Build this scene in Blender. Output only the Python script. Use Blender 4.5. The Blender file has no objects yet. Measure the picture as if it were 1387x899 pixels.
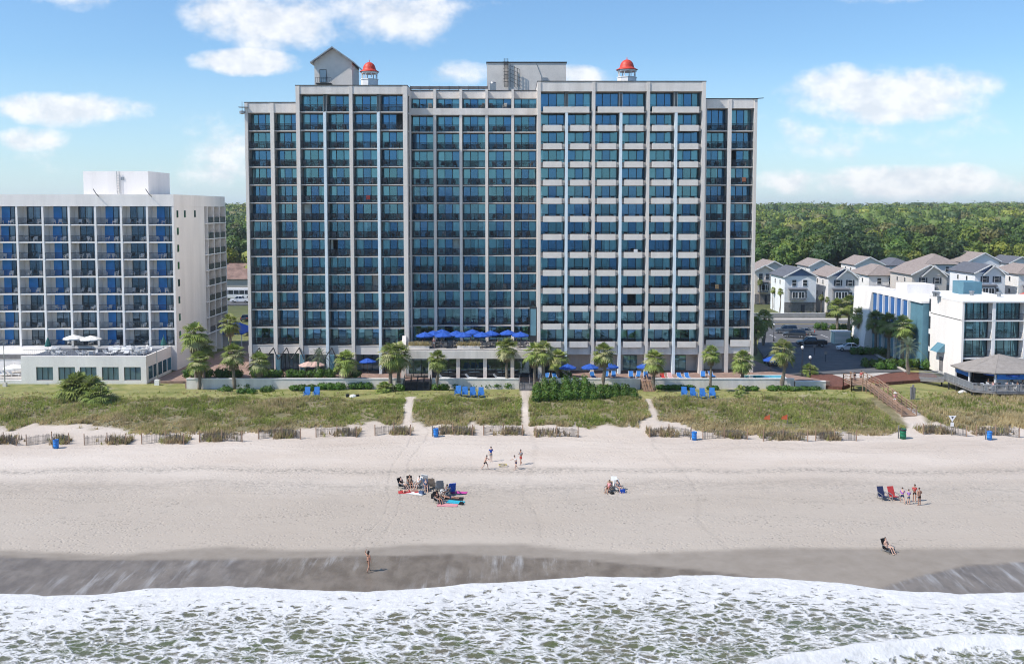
import bpy, bmesh, math, random
import numpy as np
from mathutils import Vector, Matrix, noise as mnoise
R = math.radians
random.seed(7)
rng = np.random.default_rng(7)
sc = bpy.context.scene
col = bpy.data.collections.new('place'); sc.collection.children.link(col)

# ---------------------------------------------------------------- camera
F_PX, PPX, PPY, CAM_H, PITCH = 1300.0, 693.5, 370.0, 29.0, R(3.8)
cam = bpy.data.cameras.new('camera')
cam.sensor_width = 36; cam.lens = F_PX / 1387 * 36
cam.shift_y = -(449.5 - PPY) / 1387
cam.clip_end = 20000; cam.clip_start = 0.5
co = bpy.data.objects.new('camera', cam); col.objects.link(co)
co.location = (0, 0, CAM_H); co.rotation_euler = (R(90) - PITCH, 0, 0)
sc.camera = co

# ---------------------------------------------------------------- exposure
sc.view_settings.view_transform = 'Standard'; sc.view_settings.look = 'None'
sc.view_settings.gamma = 1; sc.view_settings.use_curve_mapping = False
sc.view_settings.exposure = 0.35
sc.cycles.max_bounces = 5; sc.cycles.diffuse_bounces = 2; sc.cycles.glossy_bounces = 3; sc.cycles.adaptive_threshold = 0.03; sc.cycles.transparent_max_bounces = 12
sc.cycles.filter_width = 1.05; sc.cycles.caustics_reflective = False; sc.cycles.caustics_refractive = False

# ---------------------------------------------------------------- sun
SUN = Vector((1.24, 0.44, -1.52)).normalized()
sl = bpy.data.lights.new('sun', 'SUN'); sl.energy = 3.9; sl.angle = R(0.5); sl.color = (1.0, 0.94, 0.86)
so = bpy.data.objects.new('sun', sl); col.objects.link(so)
so.rotation_euler = SUN.to_track_quat('-Z', 'Y').to_euler(); so.location = (-60, -30, 90)

# ---------------------------------------------------------------- sky with cumulus
w = bpy.data.worlds.new('World'); sc.world = w; w.use_nodes = True
nt = w.node_tree; nt.nodes.clear()
def NN(nt, t, **kw):
    n = nt.nodes.new(t)
    for k, v in kw.items():
        if k.startswith('i_'):
            key = k[2:]; key = int(key) if key.isdigit() else key.replace('_', ' ')
            n.inputs[key].default_value = v
        else: setattr(n, k, v)
    return n
def MA(nt, op, a, b=None, c=None, clamp=False):
    n = nt.nodes.new('ShaderNodeMath'); n.operation = op; n.use_clamp = clamp
    for i, v in enumerate((a, b, c)):
        if v is None: continue
        if isinstance(v, (int, float)): n.inputs[i].default_value = v
        else: nt.links.new(v, n.inputs[i])
    return n.outputs[0]
def MIXC(nt, f, a, b, mode='MIX'):
    n = nt.nodes.new('ShaderNodeMix'); n.data_type = 'RGBA'; n.blend_type = mode
    for sck, v in ((n.inputs[0], f), (n.inputs[6], a), (n.inputs[7], b)):
        if isinstance(v, (int, float)): sck.default_value = v
        elif isinstance(v, tuple): sck.default_value = (*v[:3], 1)
        else: nt.links.new(v, sck)
    return n.outputs[2]
def RAMP(nt, f, *stops, interp='LINEAR'):
    n = nt.nodes.new('ShaderNodeValToRGB'); n.color_ramp.interpolation = interp
    e = n.color_ramp.elements
    while len(e) < len(stops): e.new(0.5)
    for i, (p, c) in enumerate(stops):
        e[i].position = p; e[i].color = (c, c, c, 1) if isinstance(c, (int, float)) else (*c, 1)
    nt.links.new(f, n.inputs[0]); return n.outputs[0]
sky = NN(nt, 'ShaderNodeTexSky', sky_type='NISHITA', sun_disc=False)
sky.sun_elevation = R(50.4); sky.sun_rotation = R(250); sky.altitude = 30; sky.air_density = 1.0
sky.dust_density = 0.5; sky.ozone_density = 1.5
tc = NN(nt, 'ShaderNodeTexCoord')
sep = NN(nt, 'ShaderNodeSeparateXYZ'); nt.links.new(tc.outputs['Generated'], sep.inputs[0])
dx, dy, dz = sep.outputs
ay = MA(nt, 'MAXIMUM', MA(nt, 'ABSOLUTE', dy), 0.05)
az = MA(nt, 'DIVIDE', dx, ay); el = MA(nt, 'DIVIDE', dz, ay)
cmb = NN(nt, 'ShaderNodeCombineXYZ')
nt.links.new(az, cmb.inputs[0]); nt.links.new(MA(nt, 'MULTIPLY', el, 1.35), cmb.inputs[1]); nt.links.new(MA(nt, 'SIGN', dy), cmb.inputs[2])
n1 = NN(nt, 'ShaderNodeTexNoise', i_Scale=9.0, i_Detail=5.0, i_Roughness=0.58); nt.links.new(cmb.outputs[0], n1.inputs['Vector'])
n2 = NN(nt, 'ShaderNodeTexNoise', i_Scale=34.0, i_Detail=3.0, i_Roughness=0.6); nt.links.new(cmb.outputs[0], n2.inputs['Vector'])
nz = MA(nt, 'ADD', MA(nt, 'MULTIPLY', n1.outputs[0], 0.84), MA(nt, 'MULTIPLY', n2.outputs[0], 0.16))
# (azimuth, elevation, half width, half height, density) of each cloud, as tangents of angles seen from the beach
CL = [(-.20, .200, .14, .036, 1.1), (-.275, .152, .055, .013, 1.1), (-.445, .223, .05, .018, .9), (-.44, .104, .075, .018, 1.1),
      (-.50, .072, .05, .012, .6), (-.33, .078, .12, .035, .42), (-.05, .208, .045, .012, .6), (-.045, .140, .04, .014, .8),
      (.075, .137, .04, .010, .8), (.385, .120, .095, .030, 1.5), (.37, .085, .15, .030, .48), (.44, .026, .12, .018, 1.1),
      (.37, .222, .055, .014, .8), (.30, .028, .06, .012, .5), (-.38, .05, .20, .03, .3), (.18, .10, .06, .012, .35),
      (-.9, .12, .2, .05, .8), (.95, .16, .2, .05, .8), (-.7, .3, .2, .05, .7), (.6, .33, .2, .04, .7)]
tot = None
for (a, e, wa, we, d) in CL:
    u = MA(nt, 'DIVIDE', MA(nt, 'SUBTRACT', az, a), wa); v = MA(nt, 'DIVIDE', MA(nt, 'SUBTRACT', el, e), we)
    r2 = MA(nt, 'ADD', MA(nt, 'MULTIPLY', u, u), MA(nt, 'MULTIPLY', v, v))
    g = MA(nt, 'MULTIPLY', MA(nt, 'SUBTRACT', 1.0, MA(nt, 'MULTIPLY', r2, 0.5), clamp=True), d)
    tot = g if tot is None else MA(nt, 'MAXIMUM', tot, g)
dens = MA(nt, 'ADD', tot, MA(nt, 'MULTIPLY', MA(nt, 'SUBTRACT', nz, 0.53), 2.9))
present = MA(nt, 'MULTIPLY', tot, 4.0, clamp=True)
cm = MA(nt, 'MULTIPLY', RAMP(nt, dens, (0.24, 0.0), (0.88, 1.0), interp='EASE'), present)
cm = MA(nt, 'MULTIPLY', cm, 0.86)
shade = RAMP(nt, n2.outputs[0], (0.35, (5.7, 6.0, 6.5)), (0.6, (7.4, 7.4, 7.5)))
hz = RAMP(nt, el, (0.0, 0.55), (0.05, 0.26), (0.16, 0.0))
skyt = MIXC(nt, 1.0, sky.outputs[0], (0.74, 0.96, 1.14), 'MULTIPLY')
skyh = MIXC(nt, hz, skyt, (5.3, 6.4, 7.7))
skyc = MIXC(nt, cm, skyh, shade)
bg = NN(nt, 'ShaderNodeBackground', i_Strength=0.115)
nt.links.new(skyc, bg.inputs[0])
ow = NN(nt, 'ShaderNodeOutputWorld'); nt.links.new(bg.outputs[0], ow.inputs[0])

# ---------------------------------------------------------------- pixel helpers (photo pixels -> metres in the place)
cp, sp_ = math.cos(PITCH), math.sin(PITCH)
def ray(px, py):
    u = (px - PPX) / F_PX; v = (PPY - py) / F_PX
    return Vector((u, cp + v * sp_, -sp_ + v * cp))
def atY(px, py, Y):
    d = ray(px, py); t = Y / d.y
    return Vector((d.x * t, Y, CAM_H + d.z * t))
def G(px, py, z=0.0):
    d = ray(px, py); t = (z - CAM_H) / d.z
    return Vector((d.x * t, d.y * t, z))
def X_(px, Y, py=300): return atY(px, py, Y).x
def Z_(py, Y): return atY(PPX, py, Y).z

# ---------------------------------------------------------------- object helpers
def tag(o, label=None, cat=None, group=None, kind=None):
    if label: o['label'] = label
    if cat: o['category'] = cat
    if group: o['group'] = group
    if kind: o['kind'] = kind
    return o
def empty(name, loc=(0, 0, 0), rz=0.0, label=None, cat=None, group=None):
    o = bpy.data.objects.new(name, None); col.objects.link(o)
    o.location = loc; o.rotation_euler = (0, 0, rz); o.empty_display_size = .3
    return tag(o, label, cat, group)
class MB:
    """collects geometry; one mesh object per build()"""
    def __init__(s): s.v = []; s.f = []; s.m = []; s.mi = 0; s.T = None
    def add(s, vs, fs):
        o = len(s.v)
        if s.T is not None: vs = [s.T @ Vector(p) for p in vs]
        s.v.extend(tuple(p) for p in vs); s.f.extend(tuple(o + i for i in f) for f in fs); s.m.extend([s.mi] * len(fs))
        return s
    def box(s, x0, x1, y0, y1, z0, z1):
        return s.add([(x0,y0,z0),(x1,y0,z0),(x1,y1,z0),(x0,y1,z0),(x0,y0,z1),(x1,y0,z1),(x1,y1,z1),(x0,y1,z1)],
              [(0,3,2,1),(4,5,6,7),(0,1,5,4),(1,2,6,5),(2,3,7,6),(3,0,4,7)])
    def cbox(s, cx, cy, cz, sx, sy, sz, rz=0, rx=0, ry=0):
        M = Matrix.Translation((cx, cy, cz)) @ Matrix.Rotation(rz, 4, 'Z') @ Matrix.Rotation(ry, 4, 'Y') @ Matrix.Rotation(rx, 4, 'X')
        a, b, c = sx/2, sy/2, sz/2
        return s.add([M @ Vector(p) for p in [(-a,-b,-c),(a,-b,-c),(a,b,-c),(-a,b,-c),(-a,-b,c),(a,-b,c),(a,b,c),(-a,b,c)]],
              [(0,3,2,1),(4,5,6,7),(0,1,5,4),(1,2,6,5),(2,3,7,6),(3,0,4,7)])
    def prism(s, pts, z0, z1):
        n = len(pts)
        return s.add([(x,y,z0) for x,y in pts] + [(x,y,z1) for x,y in pts],
              [tuple(range(n-1,-1,-1)), tuple(range(n,2*n))] + [(i,(i+1)%n,n+(i+1)%n,n+i) for i in range(n)])
    def bar(s, a, b, w, h=None):
        a = Vector(a); b = Vector(b); h = h or w; d = (b-a); L = d.length
        if L < 1e-6: return s
        q = d.to_track_quat('Z', 'Y'); M = Matrix.Translation(a) @ q.to_matrix().to_4x4()
        return s.add([M @ Vector(p) for p in [(-w/2,-h/2,0),(w/2,-h/2,0),(w/2,h/2,0),(-w/2,h/2,0),(-w/2,-h/2,L),(w/2,-h/2,L),(w/2,h/2,L),(-w/2,h/2,L)]],
              [(0,3,2,1),(4,5,6,7),(0,1,5,4),(1,2,6,5),(2,3,7,6),(3,0,4,7)])
    def tube(s, pts, rad, n=8, cap=True):
        pts = [Vector(p) for p in pts]; k = len(pts)
        if not hasattr(rad, '__len__'): rad = [rad]*k
        vs = []; fs = []
        for i, p in enumerate(pts):
            d = (pts[min(i+1,k-1)] - pts[max(i-1,0)]).normalized()
            q = d.to_track_quat('Z', 'Y')
            for j in range(n):
                a = 2*math.pi*j/n
                vs.append(p + q @ Vector((math.cos(a)*rad[i], math.sin(a)*rad[i], 0)))
        for i in range(k-1):
            for j in range(n):
                fs.append((i*n+j, i*n+(j+1)%n, (i+1)*n+(j+1)%n, (i+1)*n+j))
        if cap: fs.append(tuple(range(n-1,-1,-1))); fs.append(tuple((k-1)*n+j for j in range(n)))
        return s.add(vs, fs)
    def lathe(s, cx, cy, prof, n=16):
        vs = []; fs = []
        for r, z in prof:
            for j in range(n):
                a = 2*math.pi*j/n; vs.append((cx+math.cos(a)*r, cy+math.sin(a)*r, z))
        for i in range(len(prof)-1):
            for j in range(n): fs.append((i*n+j, i*n+(j+1)%n, (i+1)*n+(j+1)%n, (i+1)*n+j))
        return s.add(vs, fs)
    def quad(s, a, b, c, d): return s.add([a,b,c,d], [(0,1,2,3)])
    def mesh(s, name, mats, off=(0,0,0), smooth=False):
        me = bpy.data.meshes.new(name)
        o = Vector(off)
        me.from_pydata([(x-o.x, y-o.y, z-o.z) for x,y,z in s.v], [], s.f)
        if not isinstance(mats, (list, tuple)): mats = [mats]
        for m in mats: me.materials.append(m)
        me.polygons.foreach_set('material_index', s.m)
        if smooth: me.polygons.foreach_set('use_smooth', [True]*len(s.f))
        me.update(); return me
    def build(s, name, mats, parent=None, smooth=False, world=True):
        """world=True: vertices are in place coordinates, the parent only translated (never rotated)"""
        if not s.f: return None
        P = Vector((0,0,0)); q = parent
        if world:
            while q is not None: P += q.location; q = q.parent
        o = bpy.data.objects.new(name, s.mesh(name, mats, P, smooth)); col.objects.link(o)
        o.parent = parent; return o
def copy_tree(o, parent=None):
    c = o.copy(); col.objects.link(c); c.parent = parent
    for ch in list(o.children): copy_tree(ch, c)
    return c
def npmesh(name, V, Fc, mats, mi=None, parent=None, smooth=False):
    V = np.asarray(V, np.float32); Fc = np.asarray(Fc, np.int32); n, k = Fc.shape
    me = bpy.data.meshes.new(name)
    me.vertices.add(len(V)); me.vertices.foreach_set('co', V.ravel())
    me.loops.add(n*k); me.loops.foreach_set('vertex_index', Fc.ravel())
    me.polygons.add(n); me.polygons.foreach_set('loop_start', np.arange(0, n*k, k, dtype=np.int32))
    if not isinstance(mats, (list, tuple)): mats = [mats]
    for m in mats: me.materials.append(m)
    if mi is not None: me.polygons.foreach_set('material_index', np.asarray(mi, np.int32))
    if smooth: me.polygons.foreach_set('use_smooth', np.ones(n, bool))
    me.update(calc_edges=True); me.validate()
    return me
def link(name, me, parent=None, loc=(0,0,0)):
    o = bpy.data.objects.new(name, me); col.objects.link(o); o.parent = parent; o.location = loc; return o
def ordn(i):
    T = ['first','second','third','fourth','fifth','sixth','seventh','eighth','ninth','tenth','eleventh','twelfth','thirteenth','fourteenth','fifteenth','sixteenth','seventeenth','eighteenth','nineteenth','twentieth']
    return T[i-1] if i <= 20 else '%dth' % i

# ---------------------------------------------------------------- materials
def mat(name, c, rough=.7, var=.12, scale=2.0, bump=0.0, bscale=None, metal=0.0, spec=.4, rand=0.0, detail=4.0, streak=False):
    m = bpy.data.materials.new(name); m.use_nodes = True; n = m.node_tree
    b = n.nodes['Principled BSDF']; b.inputs['Roughness'].default_value = rough
    b.inputs['Metallic'].default_value = metal; b.inputs['Specular IOR Level'].default_value = spec
    t = NN(n, 'ShaderNodeTexCoord'); vec = t.outputs['Object']
    if streak:
        mp = NN(n, 'ShaderNodeMapping'); mp.inputs['Scale'].default_value = (1, 1, .12); n.links.new(vec, mp.inputs[0]); vec = mp.outputs[0]
    z = NN(n, 'ShaderNodeTexNoise', i_Scale=scale, i_Detail=detail, i_Roughness=.62); n.links.new(vec, z.inputs['Vector'])
    f = RAMP(n, z.outputs[0], (0.3, 0.0), (0.7, 1.0))
    cc = MIXC(n, f, tuple(x*(1-var) for x in c), tuple(min(1, x*(1+var)) for x in c))
    if rand:
        oi = NN(n, 'ShaderNodeObjectInfo')
        hs = NN(n, 'ShaderNodeHueSaturation'); n.links.new(cc, hs.inputs['Color'])
        n.links.new(MA(n, 'ADD', MA(n, 'MULTIPLY', oi.outputs['Random'], 2*rand), 1-rand), hs.inputs['Value'])
        n.links.new(MA(n, 'ADD', MA(n, 'MULTIPLY', MA(n, 'FRACT', MA(n, 'MULTIPLY', oi.outputs['Random'], 7.31)), rand*.10), .5-rand*.05), hs.inputs['Hue'])
        cc = hs.outputs[0]
    n.links.new(cc, b.inputs['Base Color'])
    if bump:
        z2 = NN(n, 'ShaderNodeTexNoise', i_Scale=bscale or scale*6, i_Detail=4.0); n.links.new(t.outputs['Object'], z2.inputs['Vector'])
        bp = NN(n, 'ShaderNodeBump', i_Strength=bump, i_Distance=.05); n.links.new(z2.outputs[0], bp.inputs['Height']); n.links.new(bp.outputs[0], b.inputs['Normal'])
    return m
def leafmat(name, c, var=.3, rand=.15, scale=1.2, trans=.25):
    m = mat(name, c, rough=.55, var=var, scale=scale, rand=rand, spec=.3)
    n = m.node_tree; b = n.nodes['Principled BSDF']; out = n.nodes['Material Output']
    tr = NN(n, 'ShaderNodeBsdfTranslucent'); src = b.inputs['Base Color'].links[0].from_socket; n.links.new(src, tr.inputs[0])
    mx = NN(n, 'ShaderNodeMixShader', i_0=trans); n.links.new(b.outputs[0], mx.inputs[1]); n.links.new(tr.outputs[0], mx.inputs[2]); n.links.new(mx.outputs[0], out.inputs[0])
    return m
def glass(name, tint, refl, gtint, rough=.02):
    m = bpy.data.materials.new(name); m.use_nodes = True; n = m.node_tree; n.nodes.clear()
    fr = NN(n, 'ShaderNodeLayerWeight', i_Blend=.25)
    tcn = NN(n, 'ShaderNodeTexCoord'); nz_ = NN(n, 'ShaderNodeTexNoise', i_Scale=.35, i_Detail=2.0); n.links.new(tcn.outputs['Object'], nz_.inputs['Vector'])
    bp = NN(n, 'ShaderNodeBump', i_Strength=.25, i_Distance=.03); n.links.new(nz_.outputs[0], bp.inputs['Height'])
    gl = NN(n, 'ShaderNodeBsdfGlossy', i_Roughness=rough); gl.inputs['Color'].default_value = (*gtint, 1); n.links.new(bp.outputs[0], gl.inputs['Normal'])
    tp = NN(n, 'ShaderNodeBsdfTransparent'); tp.inputs[0].default_value = (*tint, 1)
    f = MA(n, 'ADD', MA(n, 'MULTIPLY', fr.outputs['Fresnel'], .6), refl, clamp=True)
    mx = NN(n, 'ShaderNodeMixShader'); n.links.new(f, mx.inputs[0]); n.links.new(tp.outputs[0], mx.inputs[1]); n.links.new(gl.outputs[0], mx.inputs[2])
    o = NN(n, 'ShaderNodeOutputMaterial'); n.links.new(mx.outputs[0], o.inputs[0]); return m
MT = dict(
 concrete=mat('painted_concrete', (.74,.685,.63), .8, .15, .6, streak=True),
 column=mat('column_paint', (.76,.695,.63), .75, .12, .5, streak=True),
 bluecol=mat('pale_blue_column_paint', (.74,.82,.86), .6, .06, .5, streak=True),
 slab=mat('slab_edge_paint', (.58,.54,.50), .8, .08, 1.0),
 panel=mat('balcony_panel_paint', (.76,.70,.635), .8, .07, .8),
 spandrel=mat('shadow_toned_spandrel', (.46,.42,.39), .85, .12, .6),  # concrete darkened for the shadow the balcony panels cast on it
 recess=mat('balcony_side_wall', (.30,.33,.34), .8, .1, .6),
 room=mat('dim_room_sheet', (.035,.05,.055), .9, .3, .3),  # near-black, so a sheet behind the glass stands for dim room depth
 frame=mat('dark_window_frame', (.025,.032,.04), .4, .2, 3),
 rail=mat('dark_railing', (.022,.028,.035), .45, .2, 3),
 curtain=mat('curtain_cloth', (.74,.88,.90), .9, .15, .8),
 curtain_w=mat('white_curtain_cloth', (.62,.64,.62), .9, .12, .8),
 glass=glass('tinted_glass', (.64,.88,.92), .28, (.36,.74,.90)),
 glass2=glass('dark_tinted_glass', (.20,.38,.48), .33, (.22,.50,.84)),
 carglass=glass('car_glass', (.05,.06,.07), .10, (.5,.6,.7)),
 clear=glass('clear_glass', (.60,.74,.84), .16, (.5,.75,1.0)),
 redroof=mat('red_dome_paint', (.62,.06,.035), .5, .12, 2),
 white=mat('white_paint', (.86,.84,.82), .7, .05, .6, streak=True),
 whitew=mat('white_stucco', (.87,.825,.785), .8, .08, .5, streak=True),
 whiteshade=mat('white_stucco_shaded', (.58,.54,.54), .8, .06, .5, streak=True),  # white stucco darkened for the side turned from the sun; unused
 dark=mat('dark_metal', (.03,.032,.035), .5, .2, 4),
 metal=mat('galvanised_metal', (.35,.36,.37), .4, .15, 4, metal=.6),
 roofgrey=mat('flat_roof_gravel', (.50,.48,.45), .9, .2, 1.5, bump=.3),
 blueglass=mat('blue_panel', (.02,.12,.36), .35, .15, .5),
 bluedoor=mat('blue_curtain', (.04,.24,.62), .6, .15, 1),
 teal=mat('shade_toned_teal', (.11,.24,.31), .6, .1, 1),  # teal darkened to blue-grey for the tower's shadow on the annex
 umb=mat('blue_canvas', (.02,.09,.42), .7, .12, 2),
 umbw=mat('white_canvas', (.75,.74,.70), .8, .08, 2),
 lounger=mat('blue_mesh_fabric', (.03,.17,.48), .7, .15, 3),
 plastic=mat('white_plastic', (.72,.72,.72), .4, .05, 3),
 wood=mat('weathered_wood', (.34,.22,.15), .85, .25, 1.5, bump=.3),
 fencewood=mat('fence_slat_timber', (.13,.12,.115), .9, .25, 1.5),
 greywood=mat('grey_timber', (.20,.19,.19), .85, .25, 1.5),
 asphalt=mat('asphalt', (.12,.12,.125), .9, .18, .6, bump=.2),
 concpave=mat('pale_concrete_paving', (.50,.46,.42), .85, .15, .8, bump=.2),
 brickpave=mat('brick_paving', (.30,.20,.16), .85, .25, 1.2),
 mulch=mat('red_brown_mulch', (.16,.065,.045), .95, .4, 3, bump=.6),
 bark=mat('bark', (.16,.13,.10), .9, .35, 3, bump=.5),
 palmbark=mat('palm_bark', (.20,.165,.13), .9, .35, 5, bump=.5),
 palmleaf=leafmat('palm_frond', (.24,.30,.075), .35, .2, 2.0),
 palmlight=leafmat('palm_frond_pale', (.42,.42,.20), .3, .15, 2.0),
 palmdead=leafmat('dead_palm_frond', (.27,.20,.11), .3, .1, 2.0, .1),
 palmblue=leafmat('blue_green_frond', (.17,.22,.14), .3, .1, 2.0),
 leafA=leafmat('leaf_mid_green', (.11,.17,.035), .4, .35, .25),
 leafB=leafmat('leaf_yellow_green', (.20,.235,.04), .4, .35, .25),
 leafC=leafmat('leaf_dark_green', (.052,.095,.03), .4, .3, .25),
 leafD=leafmat('leaf_olive', (.14,.145,.05), .35, .3, .25),
 hedge=leafmat('hedge_leaf', (.09,.18,.028), .4, .15, 1.5),
 skinA=mat('skin_tan', (.42,.22,.15), .6, .08, 6), skinB=mat('skin_light', (.58,.36,.27), .6, .08, 6), skinC=mat('skin_brown', (.20,.10,.065), .6, .08, 6),
 hairD=mat('dark_hair', (.02,.014,.010), .6, .2, 20), hairB=mat('brown_hair', (.10,.055,.03), .6, .2, 20),
)
def cloth(name, c): 
    if name not in MT: MT[name] = mat(name, c, .85, .1, 8)
    return MT[name]
# ================================================================ THE SETTING: terrain, sea
def iw(pts, z):   # photo polyline -> world (x, y) arrays
    w_ = [G(px, py, z) for px, py in pts]; return np.array([p.x for p in w_]), np.array([p.y for p in w_])
DAMP = iw([(-60,743),(0,743),(150,750),(310,739),(400,744),(470,743),(560,737),(700,736),(760,742),(850,748),(950,745),(1050,740),(1200,742),(1387,741),(1450,741)], .3)
VWET = iw([(-60,752),(0,753),(100,757),(350,756),(480,753),(620,750),(700,753),(800,758),(900,766),(970,772),(1050,782),(1110,790),(1180,795),(1240,778),(1310,764),(1387,760),(1450,758)], .2)
SHORE = iw([(-80,802),(0,803),(60,806),(130,805),(200,797),(300,793),(400,798),(500,801),(560,797),(640,790),(700,787),(800,780),(900,782),(925,778),(950,778),(1050,783),(1140,789),(1200,798),(1300,804),(1387,801),(1450,799)], .05)
GRASS = iw([(-80,570),(0,570),(80,569),(165,571),(185,583),(230,584),(300,580),(370,576),(430,571),(500,567),(545,566),(560,568),(700,568),(720,569),(800,571),(865,570),(885,561),(930,570),(985,580),(1050,586),(1120,589),(1185,588),(1215,578),(1235,566),(1262,569),(1300,572),(1387,573),(1460,573)], 2.3)
ZP = np.array([(-6000,-8),(0,-6),(50,-1.2),(66,-.4),(74,0.02),(82,.35),(100,.8),(114,1.15),(120,1.5),(126,2.0),(132,2.45),(138,2.35),(143,2.05),(150,2.1),(230,2.4),(270,2.7),(330,4.0),(450,7.0),(650,13.5),(850,19),(1500,22),(5000,22),(9000,0)])
def fbm(x, y, s, seed=0.0, o=3): return mnoise.fractal(Vector((x*s+seed, y*s-seed, seed)), 1.0, 2.0, o)
def gz(x, y, fine=True):
    z = float(np.interp(y, ZP[:,0], ZP[:,1]))
    if 84 < y < 143:
        k = min(1, (y-84)/8) * min(1, (143-y)/4)
        dune = max(0, min(1, (y-116)/6)) * max(0, min(1, (142-y)/4))
        z += k * (.07*fbm(x, y, .12, 3.1) + dune * .35 * fbm(x, y, .16, 9.7))
        if fine: z += k*.03*fbm(x, y, 1.1, 5.0)
    if y > 300: z += min(1, (y-300)/200) * 3.5 * fbm(x, y, .0045, 1.3)
    return z
PATHS = [(G(551,566,2.3), G(556,538,2.3), 0.55), (G(711,567,2.3), G(712,522,2.3), .5), (G(888,566,2.3), G(877,541,2.3), .4), (G(1248,572,2.3), G(1226,551,2.3), 1.1)]
def seg_d(x, y, a, b):
    ax, ay_, bx, by = a.x, a.y, b.x, b.y; L = (bx-ax)**2+(by-ay_)**2
    t = max(0, min(1, ((x-ax)*(bx-ax)+(y-ay_)*(by-ay_))/L)); return math.hypot(x-ax-t*(bx-ax), y-ay_-t*(by-ay_))
def path_d(x, y): return min(seg_d(x, y, a, b)/wd for a, b, wd in PATHS)
def veg(x, y):      # 1 where the dune is planted
    e = float(np.interp(x, GRASS[0], GRASS[1])) + 1.3*fbm(x, 0, .35, 2.2) + 1.6*fbm(x, y, .45, 6.6)
    return max(0, min(1, (y-e)/.8)) * max(0, min(1, (path_d(x, y)-1)*2.5))
xs = np.concatenate([[-9000,-5000,-2500,-1200,-700,-450,-300,-200,-140,-110,-92], np.arange(-80,80.1,.5), [92,110,140,200,300,450,700,1200,2500,5000,9000]])
ys = np.concatenate([[-9000,-500,0,40,60], np.arange(66,146.1,.45), [150,160,175,190,210,230,250,270,300,340,380,430,480,540,600,680,760,850,1000,1300,1800,2600,4000,9000]])
NX, NY = len(xs), len(ys)
V = np.zeros((NY, NX, 3)); A = np.zeros((NY, NX, 4), np.float32)
dampy = np.interp(xs, *DAMP); vwy = np.interp(xs, *VWET)
for j, y in enumerate(ys):
    for i, x in enumerate(xs):
        V[j,i] = (x, y, gz(x, y))
        A[j,i,0] = np.clip((dampy[i]-y)/.9+.5+.25*fbm(x,y,.8,4.0), 0, 1) if y < 90 else 0
        A[j,i,1] = np.clip((vwy[i]-y)/.35+.5, 0, 1) if y < 90 else 0
        A[j,i,2] = veg(x, y) if 118 < y < 143.5 and abs(x) < 90 else (1 if y >= 143.5 or (y > 125) else 0)
        A[j,i,3] = np.clip((y - (133.4+.9*fbm(x,0,.2,6.0)))/1.0, 0, 1)
idx = np.arange(NX*NY).reshape(NY, NX)
Fq = np.stack([idx[:-1,:-1], idx[:-1,1:], idx[1:,1:], idx[1:,:-1]], -1).reshape(-1, 4)
gm = bpy.data.materials.new('beach_and_ground'); gm.use_nodes = True; n = gm.node_tree
b = n.nodes['Principled BSDF']
me = npmesh('ground', V.reshape(-1,3), Fq, gm, smooth=True)
for k, nm in enumerate(('damp','wet','veg','lawn')):
    at = me.attributes.new(nm, 'FLOAT', 'POINT'); at.data.foreach_set('value', A[:,:,k].ravel())
def ATT(n, nm): return NN(n, 'ShaderNodeAttribute', attribute_name=nm).outputs['Fac']
tcd = NN(n, 'ShaderNodeTexCoord'); P = tcd.outputs['Object']
def NOI(n, vec, s, d=4.0, r=.6, sc3=None):
    if sc3:
        mp = NN(n, 'ShaderNodeMapping'); mp.inputs['Scale'].default_value = sc3; n.links.new(vec, mp.inputs[0]); vec = mp.outputs[0]
    z = NN(n, 'ShaderNodeTexNoise', i_Scale=s, i_Detail=d, i_Roughness=r); n.links.new(vec, z.inputs['Vector']); return z.outputs[0]
sepg = NN(n, 'ShaderNodeSeparateXYZ'); n.links.new(P, sepg.inputs[0])
big = NOI(n, P, .06, 4, .55, (.5, 1.6, 1)); med = NOI(n, P, .5, 5, .65); fin = NOI(n, P, 3.2, 4, .7)
dry = MIXC(n, RAMP(n, big, (.38, 0), (.62, 1)), (.535,.455,.385), (.62,.545,.475))
# the lower beach is greyer and duller than the upper one
low = RAMP(n, MA(n, 'MULTIPLY', MA(n, 'SUBTRACT', MA(n, 'ADD', sepg.outputs[1], MA(n, 'MULTIPLY', big, 7.0)), 96.0), .08), (0, 1), (1, 0))
dry = MIXC(n, MA(n, 'MULTIPLY', low, .75), dry, (.40,.348,.29))
# wrack line: grey broken debris along old high-tide marks
wl = MA(n, 'ADD', sepg.outputs[1], MA(n, 'MULTIPLY', NOI(n, P, .05, 3, .5), 9.0))
def band(c, wd): return MA(n, 'SUBTRACT', 1.0, MA(n, 'DIVIDE', MA(n, 'ABSOLUTE', MA(n, 'SUBTRACT', wl, c)), wd), clamp=True)
deb = RAMP(n, NOI(n, P, 2.2, 5, .75), (.42, 0), (.60, 1))
wr = MA(n, 'MULTIPLY', MA(n, 'MAXIMUM', band(106.6, 1.5), MA(n, 'MULTIPLY', band(101.0, 3.4), .55)), deb)
dry = MIXC(n, MA(n, 'MULTIPLY', wr, .85), dry, (.25,.225,.195))
cl2 = MA(n, 'MULTIPLY', MA(n, 'MULTIPLY', RAMP(n, NOI(n, P, 2.6, 4, .75), (.57, 0), (.64, 1)), RAMP(n, NOI(n, P, .14, 3, .6, (.7, 1.6, 1)), (.48, 0), (.60, 1))), low)
dry = MIXC(n, MA(n, 'MULTIPLY', cl2, .75), dry, (.22,.195,.165))
spk = RAMP(n, NOI(n, P, 5.5, 3, .8), (.63, 0), (.70, 1))
dry = MIXC(n, MA(n, 'MULTIPLY', spk, .55), dry, (.25,.21,.17))
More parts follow.
